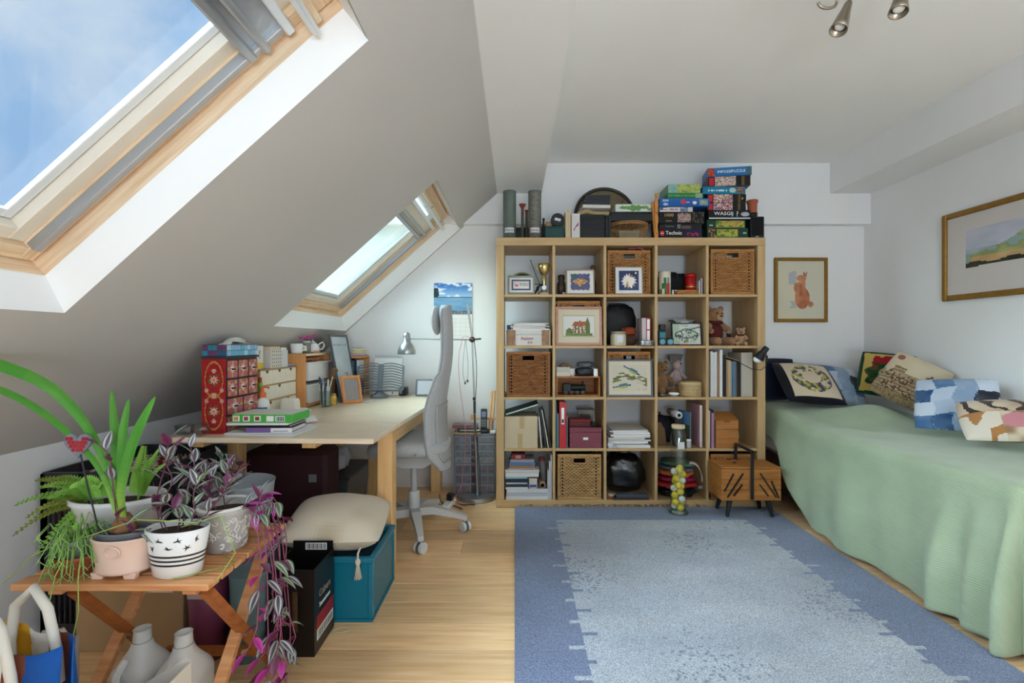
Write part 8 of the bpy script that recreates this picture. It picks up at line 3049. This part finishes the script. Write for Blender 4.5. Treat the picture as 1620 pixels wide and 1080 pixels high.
def textured_pot():
 c=Vector((-0.905,1.478,TZ+0.0006))
 e=thing('textured_planter','grey-white planter with raised scrollwork trailing purple inch plant','potted plant',c)
 m=mat('scroll_plaster',(228,226,222),0.8)
 md=mat('scroll_recess_shade',(182,180,177),0.85,var=0.08,scale=60)  # darker than the scrolls: shade of the recesses painted into the colour
 H=0.135
 pot(e,[(0.050,0.0),(0.056,0.004),(0.074,H-0.018),(0.078,H-0.014),(0.078,H),(0.070,H),(0.066,H-0.03),(0.0,H-0.035)],md)
 MB().tube([(0.074*cos(2*PI*k/40),0.074*sin(2*PI*k/40),H)for k in range(40)],0.0052,8,closed=True).mk('rim',m,e)
 rnd=random.Random(12)
 for k in range(110):
  a0,z0=rnd.uniform(-PI,PI),rnd.uniform(0.012,H-0.03)
  ph0,s=rnd.uniform(0,6.28),rnd.choice((-1,1))
  pts=[]
  for q in range(9):
   t=q/8*4.2
   rr=0.010*(1-q/12)
   a,z=a0+s*rr*cos(t+ph0)/0.066,z0+rr*sin(t+ph0)
   R_=0.056+0.018*max(0,min(1,(z-0.004)/(H-0.022)))+0.0008
   pts.append((R_*cos(a),R_*sin(a),z))
  MB().tube(pts,0.0017,4).mk('scroll',m,e)
 pot(e,[(0.067,H-0.022),(0.0,H-0.018)],soil,name='soil')
 z=H-0.018
 for pts,kn,n in(([(0,0,z),(0.0,-0.01,z+0.05),(0.004,-0.01,z+0.10),(0.012,-0.01,z+0.135)],['sage','silver','plum'],9),
  ([(-0.03,0,z),(-0.06,0,z+0.05),(-0.05,0.01,z+0.10)],['silver','plum'],7),
  ([(0.04,-0.02,z),(0.085,-0.03,z+0.03),(0.115,-0.03,z+0.02),(0.125,-0.02,z+0.07)],['plum','silver'],6)):
  sprig(e,pts,kn,rnd,n)
  # trailing stems over the table's edge
 for k in range(9):
  y=-0.04+0.016*k
  x=0.135+0.008*(k%3)
  d=0.20+0.028*((k*5)%9)
  sprig(e,[(0.05,y*0.6,z),(0.095,y,z+0.02),(x,y-0.01,z-0.10),(x+0.012*(k%4),y-0.02,z-d),(x+0.02*(k%3),y-0.03,z-d-0.13),(x+0.03*((k%4)-1),y-0.04,z-d-0.20)],
   [['magenta','plum','magenta','silver'],['magenta','silver','silver'],['plum','silver','sage']][k%3],rnd,13,1.1,(150,80,110))
textured_pot()

def lilac_pot():
 c=Vector((-1.035,1.615,TZ+0.0006))
 e=thing('lilac_planter','purple pot with silvery purple inch plant behind the striped planter','potted plant',c)
 pot(e,[(0.036,0.0),(0.040,0.002),(0.054,0.095),(0.051,0.097),(0.048,0.09),(0.0,0.085)],mat('purple_pot',(120,62,140),0.4))
 pot(e,[(0.049,0.0905),(0.0,0.093)],soil,name='soil')
 rnd=random.Random(22)
 for k in range(9):
  a=k*0.7
  x,y=0.09*cos(a),0.03*sin(a)
  sprig(e,[(x*0.3,y*0.3,0.09),(x*0.6,y,0.14+0.01*(k%3)),(x,y,0.17+0.02*(k%4)),(x*1.3,y-0.01,0.19+0.025*(k%3))],[['plum','silver'],['silver','plum','plum'],['silver','sage']][k%3],rnd,8,1.05)
lilac_pot()

def frond(e,p0,p1,n,m,L,sag=0.04):
 """a feathery frond: leaflets in pairs along an arching rib, tapering to the tip"""
 p0,p1=Vector(p0),Vector(p1)
 b=MB()
 def P(t):
  return p0.lerp(p1,t)+Vector((0,0,sag*4*t*(1-t)))
 b.tube([P(k/10)for k in range(11)],0.0012,4)
 for k in range(n):
  t=0.15+0.85*k/n
  p,d=P(t),(P(min(1,t+0.02))-P(t-0.02)).normalized()
  side=d.cross(Vector((0.1,-0.5,0.85))).normalized()
  l=L*(1.05-0.75*t)
  for s in(-1,1):
   q=(side*s+d*0.45).normalized()
   x=q.cross(Vector((0,-0.6,0.8))).normalized()*l*0.34
   b.add([p,p+q*l*0.45+x,p+q*l,p+q*l*0.45-x],[(0,1,2,3)])
 return b.mk('frond',m,e)

def fern_trough():
 c=Vector((-1.238,1.475,TZ+0.0006))
 e=thing('fern_planter','white oval trough with ferns behind the pink pot','potted plant',c)
 wh=mat('white_glaze',(232,232,232),0.25)
 H=0.165
 pot(e,[(0.098,0.0),(0.104,0.004),(0.128,H-0.022),(0.138,H-0.014),(0.138,H),(0.130,H),(0.124,H-0.02),(0.110,H-0.06),(0.0,H-0.06)],wh,1.0,0.66)
 pot(e,[(0.119,H-0.028),(0.0,H-0.022)],soil,1.0,0.64,'soil')
 g1=mat('fern_green',(118,164,62),0.5,var=0.2,scale=40)
 g2=mat('fern_bright',(150,206,88),0.5,var=0.15,scale=40)
 g3=mat('fern_olive',(120,130,44),0.6,var=0.25,scale=30)
 z=H-0.02
 Y=c.y
 def L(px,py,dy):
  return at(px,py,Y+dy)-c
 for(px,py,dy,m)in((60,772,-0.05,g1),(22,800,-0.08,g1),(40,820,-0.1,g3),(20,848,-0.12,g3),(55,760,-0.02,g3),(85,757,0.0,g1),(75,790,-0.1,g1),(110,772,-0.06,g2),(130,760,-0.05,g2),(55,880,-0.13,g1),(70,905,-0.13,g2),(150,775,-0.06,g2)):
  frond(e,(-0.03-0.0002*(150-px),-0.02,z),L(px,py,dy),15,m,0.030,0.03)
 for(px,py,dy)in((255,707,-0.02),(238,725,-0.04),(262,735,-0.02),(215,740,-0.03),(228,705,0.02)):
  frond(e,(0.06,0.0,z),L(px,py,dy),17,g2,0.032,0.02)
 o=put('leaf',leaf_mesh('leaf',0.10,0.018,lambda a,t:(150,186,100),0.3),e,(-0.02,-0.03,z+0.10),(R(35),0,R(55)))
 MB().tube([(-0.01,-0.02,z),(-0.02,-0.03,z+0.10)],0.0018,5).mk('stem',g1,e)
fern_trough()

def rhipsalis():
 c=Vector((-1.222,1.325,TZ+0.0006))
 e=thing('mistletoe_cactus','trailing mistletoe cactus in a grey pot set in terracotta','potted plant',c)
 pot(e,[(0.044,0.0),(0.050,0.003),(0.055,0.045),(0.057,0.047),(0.057,0.054),(0.052,0.054),(0.048,0.012),(0.0,0.010)],mat('terracotta',(166,86,60),0.75),name='terracotta_pot')
 pot(e,[(0.0,0.011),(0.040,0.011),(0.050,0.085),(0.056,0.087),(0.056,0.100),(0.051,0.100),(0.047,0.088)],mat('sage_plastic',(120,132,116),0.5),name='grey_pot')
 pot(e,[(0.048,0.089),(0.0,0.092)],soil,name='soil')
 rnd=random.Random(31)
 gm=mat('rhipsalis',(138,182,96),0.5,var=0.2,scale=30)
 b=MB()
 for k in range(75):
  a=rnd.uniform(-2.4,0.5)if k%4 else rnd.uniform(0,6.28)
  r0,R_=rnd.uniform(0,0.035),rnd.uniform(0.05,0.10)
  p=Vector((r0*cos(a),r0*sin(a),0.092))
  d=rnd.uniform(-0.11,0.03)
  q=Vector((R_*cos(a)+(0.02 if k%3 else 0.0),R_*sin(a),0.10+d))
  mid=p.lerp(q,0.55)+Vector((0,0,0.035+0.3*abs(d)))
  b.tube([p,mid,q],0.0014,4)
  for s in(-1,1):
   b.tube([q,q+Vector((s*0.013,rnd.uniform(-0.008,0.008),-0.016))],0.0012,4)
 o=b.mk('branches',gm,e)
 o['kind']='stuff'
 gy=mat('rhipsalis_trail',(150,176,84),0.5)
 for pts in([(0.0,-0.02,0.095),(0.10,-0.075,0.13),(0.22,-0.07,0.17),(0.36,-0.04,0.15)],[(0.02,-0.01,0.095),(0.08,-0.09,0.02),(0.10,-0.11,-0.05),(0.085,-0.11,-0.12)],[(-0.02,-0.01,0.095),(-0.09,-0.04,0.06),(-0.16,-0.05,-0.01)],
  [(0.30,-0.06,0.0055),(0.36,-0.02,0.007),(0.42,0.03,0.006),(0.34,0.10,0.007)],[(0.01,-0.03,0.095),(0.04,-0.11,0.04),(0.02,-0.115,-0.07),(0.06,-0.115,-0.11)],[(0.30,-0.02,0.13),(0.42,-0.04,0.17),(0.45,-0.02,0.06),(0.43,-0.07,0.006)]):
  MB().tube(pts,0.0016,5).mk('trailing_stem',gy,e)
rhipsalis()

# ---------------------------------------------------------------- crates, boxes and bags on the floor at the left
def crate(label,x0,x1,y0,y1,z,h):
 e=thing('folding_crate',label,'crate',((x0+x1)/2,y0,z),group='black crates by the knee wall')
 m=mat('crate_black',(44,44,48),0.5)
 w,d=(x1-x0)/2,y1-y0
 MB().box(-w,0,0,w,d,0.012).mk('floor_panel',m,e)
 def side(a,b,nm):
  """one wall: rails, end posts and thin bars between points a and b"""
  a,b=Vector(a),Vector(b)
  g=MB()
  for zz,hh in((0.0125,0.03),(h*0.52,0.022),(h-0.045,0.045)):
   g.bar(a+Vector((0,0,zz+hh/2)),b+Vector((0,0,zz+hh/2)),0.012,hh)
  L=(b-a).length
  n=int(L/0.021)
  for k in range(n+1):
   p=a.lerp(b,k/n)
   g.box(p.x-0.004,p.y-0.004,0.012,p.x+0.004,p.y+0.004,h-0.01)if k%7 else g.box(p.x-0.008,p.y-0.006,0.012,p.x+0.008,p.y+0.006,h-0.005)
  g.mk(nm,m,e)
 i=0.008
 side((-w+i,i,0),(w-i,i,0),'slotted_side')
 side((-w+i,d-i,0),(w-i,d-i,0),'slotted_side')
 side((-w+i,i,0),(-w+i,d-i,0),'slotted_side')
 side((w-i,i,0),(w-i,d-i,0),'slotted_side')
 return e
def floor_left():
 crate('lower black slatted crate beside the knee wall',-1.85,-1.43,1.84,2.36,0.0006,0.315)
 crate('upper black slatted crate filled with striped cloth',-1.85,-1.43,1.84,2.36,0.317,0.315)
 e=thing('striped_cloth','red and cream striped cloth folded in the upper crate','cloth',(-1.64,1.87,0.332))
 def st(p):
  return(120,30,36)if(p.x*24+p.y*16)%1<0.55 else(206,190,170)
 for k,(h,dx)in enumerate(((0.09,0.0),(0.09,0.01),(0.105,-0.01))):
  z=[0,0.091,0.182][k]
  o=MB()
  o.grid(lambda u,v:((u-0.5)*0.36+dx,v*0.42,z+h*(0.6+0.4*sin(PI*u)**0.4*sin(PI*v)**0.4)+0.006*sin(9*u+7*v)),26,26)
  o.grid(lambda u,v:((u-0.5)*0.36+dx,0.0,z+v*h*0.6),26,5)
  o.grid(lambda u,v:(0.18+dx,u*0.42,z+v*h*0.6),26,5)
  tint(o.mk('fold',paint_mat('cloth_paint',0.95),e),st)
  # frosted bucket on a storage box behind the table
 b=simple_box('storage_carton','grey storage carton carrying the frosted bucket','carton',(-1.135,1.80,0.0006),0.32,0.26,0.30,mat('grey_carton',(110,112,118),0.7),lid=mat('grey_carton',(110,112,118),0.7),lid_h=0.05)
 e=thing('frosted_bucket','frosted grey plastic bucket behind the plants','bucket',(-1.13,1.935,0.3012))
 m=mat('frosted_plastic',(176,188,198),0.35,alpha=0.72)
 MB().lathe([(0.0,0.003),(0.100,0.003),(0.104,0.01),(0.134,0.262),(0.137,0.27),(0.133,0.27),(0.100,0.02),(0.0,0.014)],40,sy=0.92).mk('wall',m,e)
 MB().lathe([(0.0,0.19),(0.122,0.19)],36,sy=0.92).mk('water',mat('bucket_water',(150,166,176),0.1,alpha=0.8),e)
 # under the desk
 e=simple_box('maroon_suitcase','dark maroon suitcase standing under the desk','suitcase',(-1.22,2.50,0.0006),0.44,0.2,0.56,mat('maroon_hide',(56,24,30),0.6),bev=0.02)
 MB().tube([(-0.08,0.1,0.555),(-0.07,0.1,0.585),(0.07,0.1,0.585),(0.08,0.1,0.555)],0.009,8).mk('handle',black_m,e)
 for x in(-0.15,0.15):
  MB().box(x-0.02,-0.006,0.40,x+0.02,-0.0003,0.44).mk('clasp',grey_m,e)
 e=thing('storage_tub','clear plastic storage tub of dark odds and ends under the desk','tub',(-1.21,2.86,0.0006))
 MB().prism([(-0.17,0.0),(0.17,0.0),(0.20,0.30),(-0.20,0.30)],0.0,0.42,'Y').mk('wall',mat('tub_grey',(84,88,94),0.3),e)
 MB().box(-0.21,-0.01,0.3005,0.21,0.43,0.325,bev=0.006).mk('lid',mat('tub_grey_lid',(70,74,82),0.4),e)
 e=thing('shopping_bag','slumped white carrier bag on the storage tub under the desk','bag',(-1.19,3.0,0.3265))
 soft_blob('bag',mat('white_film',(196,196,200),0.3),e,(0,0,0),(0.13,0.10,0.075),51,0.12)
 MB().tube([(-0.04,0,0.14),(-0.02,-0.02,0.19),(0.02,-0.02,0.19),(0.04,0,0.14)],0.006,6).mk('handle',white_m,e)
 # black coffee carton
 x1,y0=-0.727,1.712
 w,d,h=0.165,0.185,0.315
 e=thing('coffee_carton','open black carton with red band and barcode on the floor','carton',(x1-w/2,y0,0.0006))
 bk=mat('gloss_black',(20,17,17),0.3)
 t=0.003
 MB().box(-w/2,0,0,w/2,t,h).mk('front_wall',bk,e)
 MB().box(w/2-t,t,0,w/2,d,h).mk('side_wall',bk,e)
 MB().box(-w/2,t,0,-w/2+t,d,h).mk('side_wall',bk,e)
 MB().box(-w/2+t,d-t,0,w/2-t,d,h+0.03).mk('back_flap',bk,e)
 MB().box(-w/2+t,t,0,w/2-t,d-t,0.20).mk('contents',black_m,e)
 MB().box(w/2+0.0002,0.02,0.085,w/2+0.001,d-0.008,0.135).mk('red_band',mat('band_red',(140,28,32),0.4),e)
 lb=MB().box(w/2+0.0002,0.022,0.045,w/2+0.001,d-0.012,0.083).mk('barcode_label',paper_m,e)
 for k in range(20):
  MB().box(w/2+0.0011,0.030+k*0.007,0.05,w/2+0.0015,0.032+k*0.007+0.0012*(k%3),0.078).mk('barcode_line',black_m,lb)
 rr=(PI/2,0,PI/2)
 lettering('Cubers',0.040,mat('ink_bronze',(150,136,116),0.5),e,(w/2+0.0012,d/2,0.205),rr,sx=0.9)
 lettering('Sensations',0.024,tw,e,(w/2+0.0012,d/2,0.165),rr,sx=1.0)
 lb=MB().box(-0.03,d-t-0.0012,h-0.005,0.055,d-t-0.0002,h+0.022).mk('barcode_label',paper_m,e)
 for k in range(15):
  MB().box(-0.026+k*0.0052,d-t-0.0018,h-0.002,-0.0245+k*0.0052+0.001*(k%3),d-t-0.0013,h+0.019).mk('barcode_line',black_m,lb)
 MB().box(0.004,-0.001,0.09,0.022,-0.0002,0.235).mk('tower_print',mat('bronze_print',(74,52,34),0.4,var=0.4,scale=90),e)
 lettering('Cubers',0.022,mat('ink_bronze',(150,136,116),0.5),e,(-0.02,-0.0008,0.12))
 # teal crate with a linen cushion
 x0,x1,y0,y1,h=-0.945,-0.580,1.925,2.275,0.262
 e=thing('teal_crate','translucent teal plastic crate on the floor by the desk leg','crate',((x0+x1)/2,y0,0.0006))
 tm=mat('teal_plastic',(22,120,146),0.25,alpha=0.80)
 ts=mat('teal_rim',(20,112,138),0.3)
 w,d=(x1-x0)/2,y1-y0
 MB().box(-w,0.0,0.0,w,d,0.012).mk('floor_panel',ts,e)
 for(a,b,c2,d2)in((-w+0.02,0.004,w-0.02,0.008),(-w+0.02,d-0.008,w-0.02,d-0.004)):
  MB().box(a,b,0.0125,c2,d2,h-0.022).mk('panel',tm,e)
 for x in(-w+0.004,w-0.008):
  MB().box(x,0.02,0.0125,x+0.004,d-0.02,h-0.022).mk('panel',tm,e)
 for x in(-w,w-0.020):
  for y in(0,d-0.020):
   MB().box(x,y,0.0125,x+0.020,y+0.020,h-0.0225,bev=0.003).mk('corner_post',ts,e)
 for args in((-w-0.004,-0.004,w+0.004,0.018),(-w-0.004,d-0.018,w+0.004,d+0.004),(-w-0.004,0.0185,-w+0.018,d-0.0185),(w-0.018,0.0185,w+0.004,d-0.0185)):
  MB().box(args[0],args[1],h-0.022,args[2],args[3],h,bev=0.003).mk('rim',ts,e)
 for k,(x,c3,lb)in enumerate(((0.09,(70,150,150),'pale green bottle inside the teal crate'),(0.0,(40,70,150),'blue carton inside the teal crate'))):
  o=thing('crate_item',lb,'bottle' if k==0 else 'carton',((x0+x1)/2+x-0.02,y0+0.06,0.0135))
  MB().lathe([(0.0,0),(0.035,0),(0.035,0.13),(0.014,0.15)],18 if k==0 else 4).mk('body',solid('ci%d'%k,c3,0.5),o)
  MB().lathe([(0.016,0.1505),(0.016,0.165),(0.0,0.166)],14).mk('cap',white_m,o)
 lin=mat('oat_linen',(206,196,176),0.95,var=0.10,scale=9,bump=0.4,bscale=400)
 q=cushion('linen_cushion','oatmeal linen cushion with a tassel resting on the teal crate',(-0.79,2.118,h+0.080),0.42,0.40,0.18,(R(-85),R(3),R(8)),lambda u,v:mixc((212,202,182),(190,176,150),smooth(0.5,0.9,vnoise(u*4,v*4,6))),lin,30,grp=None)
 iv=q.rotation_euler.to_matrix().inverted()
 tp=at(566,876,1.905)-q.location
 def wl(dx,dy,dz):
  return iv@(tp+Vector((dx,dy,dz)))
 MB().tube([wl(0,0.03,0.012),wl(0,0,0),wl(0,0,-0.02)],0.004,8).mk('cord',lin,q)
 MB().tube([wl(0,0,-0.02),wl(0,0,-0.027),wl(0,0,-0.036),wl(0,0,-0.046)],[0.006,0.011,0.011,0.006],12).mk('tassel_knot',lin,q)
 g=MB()
 for k in range(22):
  a=k*2.4
  r_=0.012*sqrt(k/22)
  g.tube([wl(r_*0.4*cos(a),r_*0.4*sin(a),-0.046),wl(r_*1.3*cos(a),r_*1.3*sin(a),-0.10)],0.0018,4)
 o=g.mk('tassel',lin,q)
 o['kind']='stuff'
 pts=[(-0.686+0.03*cos(t)*(1+0.3*sin(2*t)),1.868+0.016*sin(t),0.003)for t in[2*PI*k/24 for k in range(24)]]
 tag(MB().tube(pts,0.0018,6,closed=True).mk('hair_band',mat('pale_elastic',(206,196,170),0.7)),'thin pale hair band lying on the oak floor','hair band')
floor_left()

def under_table():
# striped tote bag
 e=thing('tote_bag','striped canvas tote bag, yellow, white, brown and blue','bag',(-1.155,1.105,0.0006),R(-14))
 w,d,h=0.31,0.13,0.46
 def face(sg):
  def f(u,v):
   a=u*2-1
   wd=(w/2)*(0.86+0.14*v)
   return(a*wd,sg*d/2*(1-0.75*abs(a)**5)*(1-0.35*v)+0.006*sin(7*a+5*v),v*h-0.025*v*(1-a*a)+0.004)
  return f
 bands=[(-0.42,(214,160,40)),(0.02,(222,220,212)),(0.36,(122,66,48)),(9,(24,84,166))]
 def colr(p):
  q=p.x/(w/2)-0.35*(p.z/h-0.5)
  for lim,c in bands:
   if q<lim:
    return c
 for sg,nm in((-1,'front_panel'),(1,'back_panel')):
  o=MB().grid(face(sg),50,20).mk(nm,paint_mat('canvas_paint',0.9,bump=0.4,bscale=260),e,solid=0.003)
  tint(o,colr)
 MB().box(-w*0.40,-d*0.3,0.0,w*0.40,d*0.3,0.006).mk('base',mat('tote_blue',(24,84,166),0.9),e)
 cv=mat('canvas_white',(216,212,202),0.9)
 for sg in(-1,1):
  y=sg*d/2*0.66-0.012
  pts=[(-0.085,y,h-0.12),(-0.082,y-0.004,h-0.05),(-0.062,y-0.006,h+0.045),(-0.01,y,h+0.09),(0.045,y-0.006,h+0.05),(0.072,y-0.004,h-0.05),(0.076,y,h-0.12)]
  MB().tube(pts,[0.012,0.0105,0.0105,0.0105,0.0105,0.0105,0.009],10).mk('handle',cv,e)
  if sg<0:
   for x in(-0.085,0.076):
    MB().box(x-0.024,y-0.016,h-0.165,x+0.024,y-0.011,h-0.10,bev=0.004).mk('handle_patch',cv,e)
    MB().tube([(x,y-0.018,h-0.137),(x,y-0.016,h-0.137)],0.011,14).mk('eyelet',mat('brass',(206,150,40),0.35,metal=0.7),e)
    # milk jugs
 hd=mat('milky_plastic',(228,228,224),0.4,alpha=0.80)
 for k,(x,y,lb)in enumerate(((-1.135,1.44,'empty milk jug with some cloudy water, left of the pair'),(-0.995,1.42,'empty milk jug nearer the white caddy, right of the pair'))):
  e=thing('milk_jug',lb,'jug',(x,y,0.0006),R(-12+10*k),'milk jugs under the table')
  def body(u,v):
   a=2*PI*u
   z=v*0.235
   r_=0.066 if v<0.62 else 0.066-0.040*smooth(0.62,1.0,v)
   q=(abs(cos(a))**4+abs(sin(a))**4)**(-0.25)if v<0.7 else 1+0.18*(1-v)/0.3*((abs(cos(a))**4+abs(sin(a))**4)**(-0.25)-1)*5
   return(r_*q*cos(a),r_*q*sin(a),z)
  b=MB().grid(body,36,20)
  b.add([body(i/36,0)for i in range(36)],[tuple(range(36))])
  b.mk('body',hd,e)
  MB().lathe([(0.024,0.2355),(0.024,0.245),(0.022,0.268),(0.024,0.270),(0.021,0.271),(0.019,0.25)],22).mk('neck',hd,e)
  MB().tube([(0.0,-0.050,0.205),(0.0,-0.078,0.175),(0.0,-0.082,0.12),(0.0,-0.066,0.095)],0.011,10).mk('handle',hd,e)
  if k==0:
   MB().box(-0.055,-0.055,0.003,0.055,0.055,0.11,bev=0.012).mk('cloudy_water',mat('cloudy_water',(150,146,116),0.2,alpha=0.7),e)
   # white caddy with a sloping side
 e=thing('magazine_caddy','white sloping magazine caddy lying in front of the jugs','caddy',(-0.985,1.185,0.0006),R(2))
 cm=mat('caddy_white',(222,216,204),0.45)
 for y in(0.0,0.107):
  MB().prism([(-0.12,0.0),(0.10,0.0),(0.10,0.27),(0.085,0.275),(-0.12,0.15)],y,y+0.003,'Y').mk('side_wall',cm,e)
 MB().box(-0.12,0.0032,0,0.10,0.1068,0.003).mk('floor_panel',cm,e)
 MB().box(0.097,0.0032,0.0032,0.10,0.1068,0.265).mk('end_wall',cm,e)
 MB().box(-0.12,0.0032,0.0032,-0.117,0.1068,0.145).mk('end_wall',cm,e)
 # cartons and tubs behind
 e=simple_box('parcel_carton','brown parcel carton with white shipping label under the table','carton',(-1.42,1.74,0.0006),0.40,0.06,0.38,card_m,lid=card_m,lid_h=0.02)
 lb=MB().box(0.06,-0.0014,0.22,0.16,-0.0003,0.32).mk('shipping_label',paper_m,e)
 for k in range(5):
  MB().box(0.066,-0.002,0.305-k*0.018,0.066+(0.05,0.05,0.086,0.04,0.08)[k],-0.0015,0.312-k*0.018).mk('print_line',grey_m,lb)
 lettering('N',0.07,black_m,e,(-0.13,-0.001,0.28))
 lettering('Multi  E22',0.032,black_m,e,(-0.07,-0.001,0.235))
 e=thing('mauve_tub','mauve plastic tub with a pale label under the table','tub',(-1.118,1.725,0.0006))
 MB().lathe([(0.0,0),(0.055,0),(0.068,0.34),(0.065,0.34),(0.0,0.335)],24).mk('tub',mat('mauve_plastic',(112,52,76),0.4),e)
 MB().prism([(-0.03,0.24),(0.035,0.24),(0.04,0.31),(-0.035,0.32)],-0.0705,-0.069,'Y').mk('label',mat('tub_label',(186,160,150),0.7),e)
 e=thing('teal_bucket','pale teal bucket behind the crossed table legs','bucket',(-0.968,1.725,0.0006))
 MB().lathe([(0.0,0),(0.055,0),(0.066,0.30),(0.069,0.31),(0.065,0.31),(0.0,0.30)],26).mk('bucket',mat('pale_teal',(104,130,136),0.4),e)
 MB().tube([(0.068*cos(PI*k/12),0,0.30+0.06*sin(PI*k/12))for k in range(13)],0.003,6).mk('bail',grey_m,e)
 e=thing('folded_tote','folded cream canvas bag between tote and table leg','bag',(-1.30,1.33,0.0006),R(20))
 o=MB().grid(lambda u,v:((u-0.5)*0.11*(1-0.15*v),0.012*sin(u*7)+0.02*v,v*0.30+0.015*sin(u*6)),16,12).mk('panel',mat('canvas_tan',(170,160,150),0.9),e,solid=0.006)
 MB().tube([(-0.035,0.02,0.27),(-0.02,0.0,0.33),(0.02,0.0,0.33),(0.035,0.02,0.27)],0.006,8).mk('handle',cv,e)
under_table()

# ---------------------------------------------------------------- trees beyond the far skylight
def tree(label,c,r,seed):
 e=thing('garden_tree',label,'tree',c,group='trees outside the skylight')
 MB().tube([(0,0,-4.0),(0.1,0,-1.5),(0,0,0.5)],[0.25,0.18,0.08],10).mk('trunk',mat('bark',(90,76,62),0.9),e)
 rnd=random.Random(seed)
 b=MB()
 for k in range(1500):
  a,t=rnd.uniform(0,2*PI),acos(rnd.uniform(-1,1))
  q=r*(0.75+0.25*sin(5*a+seed)*sin(4*t))*rnd.uniform(0.8,1.0)
  p=Vector((q*sin(t)*cos(a),q*sin(t)*sin(a),q*0.8*cos(t)+0.6))
  d=Vector((rnd.uniform(-1,1),rnd.uniform(-1,1),rnd.uniform(-1,1)))*0.22
  f=Vector((rnd.uniform(-1,1),rnd.uniform(-1,1),rnd.uniform(-1,1)))*0.22
  b.add([p-d,p+f,p+d,p-f],[(0,1,2,3)])
 o=b.mk('foliage',mat('tree_green',(120,150,96),0.7,var=0.25,scale=2),e)
 o['kind']='stuff'
for k,(x,y,z,r)in enumerate(((-9.5,19.0,3.6,2.0),(-5.2,20.5,3.8,2.0),(-13.8,18.0,3.2,2.0))):
 tree(['leafy garden tree seen through the far skylight, middle one','garden tree seen highest through the far skylight','garden tree at the low end of the far skylight'][k],(x,y,z),r,k+2)
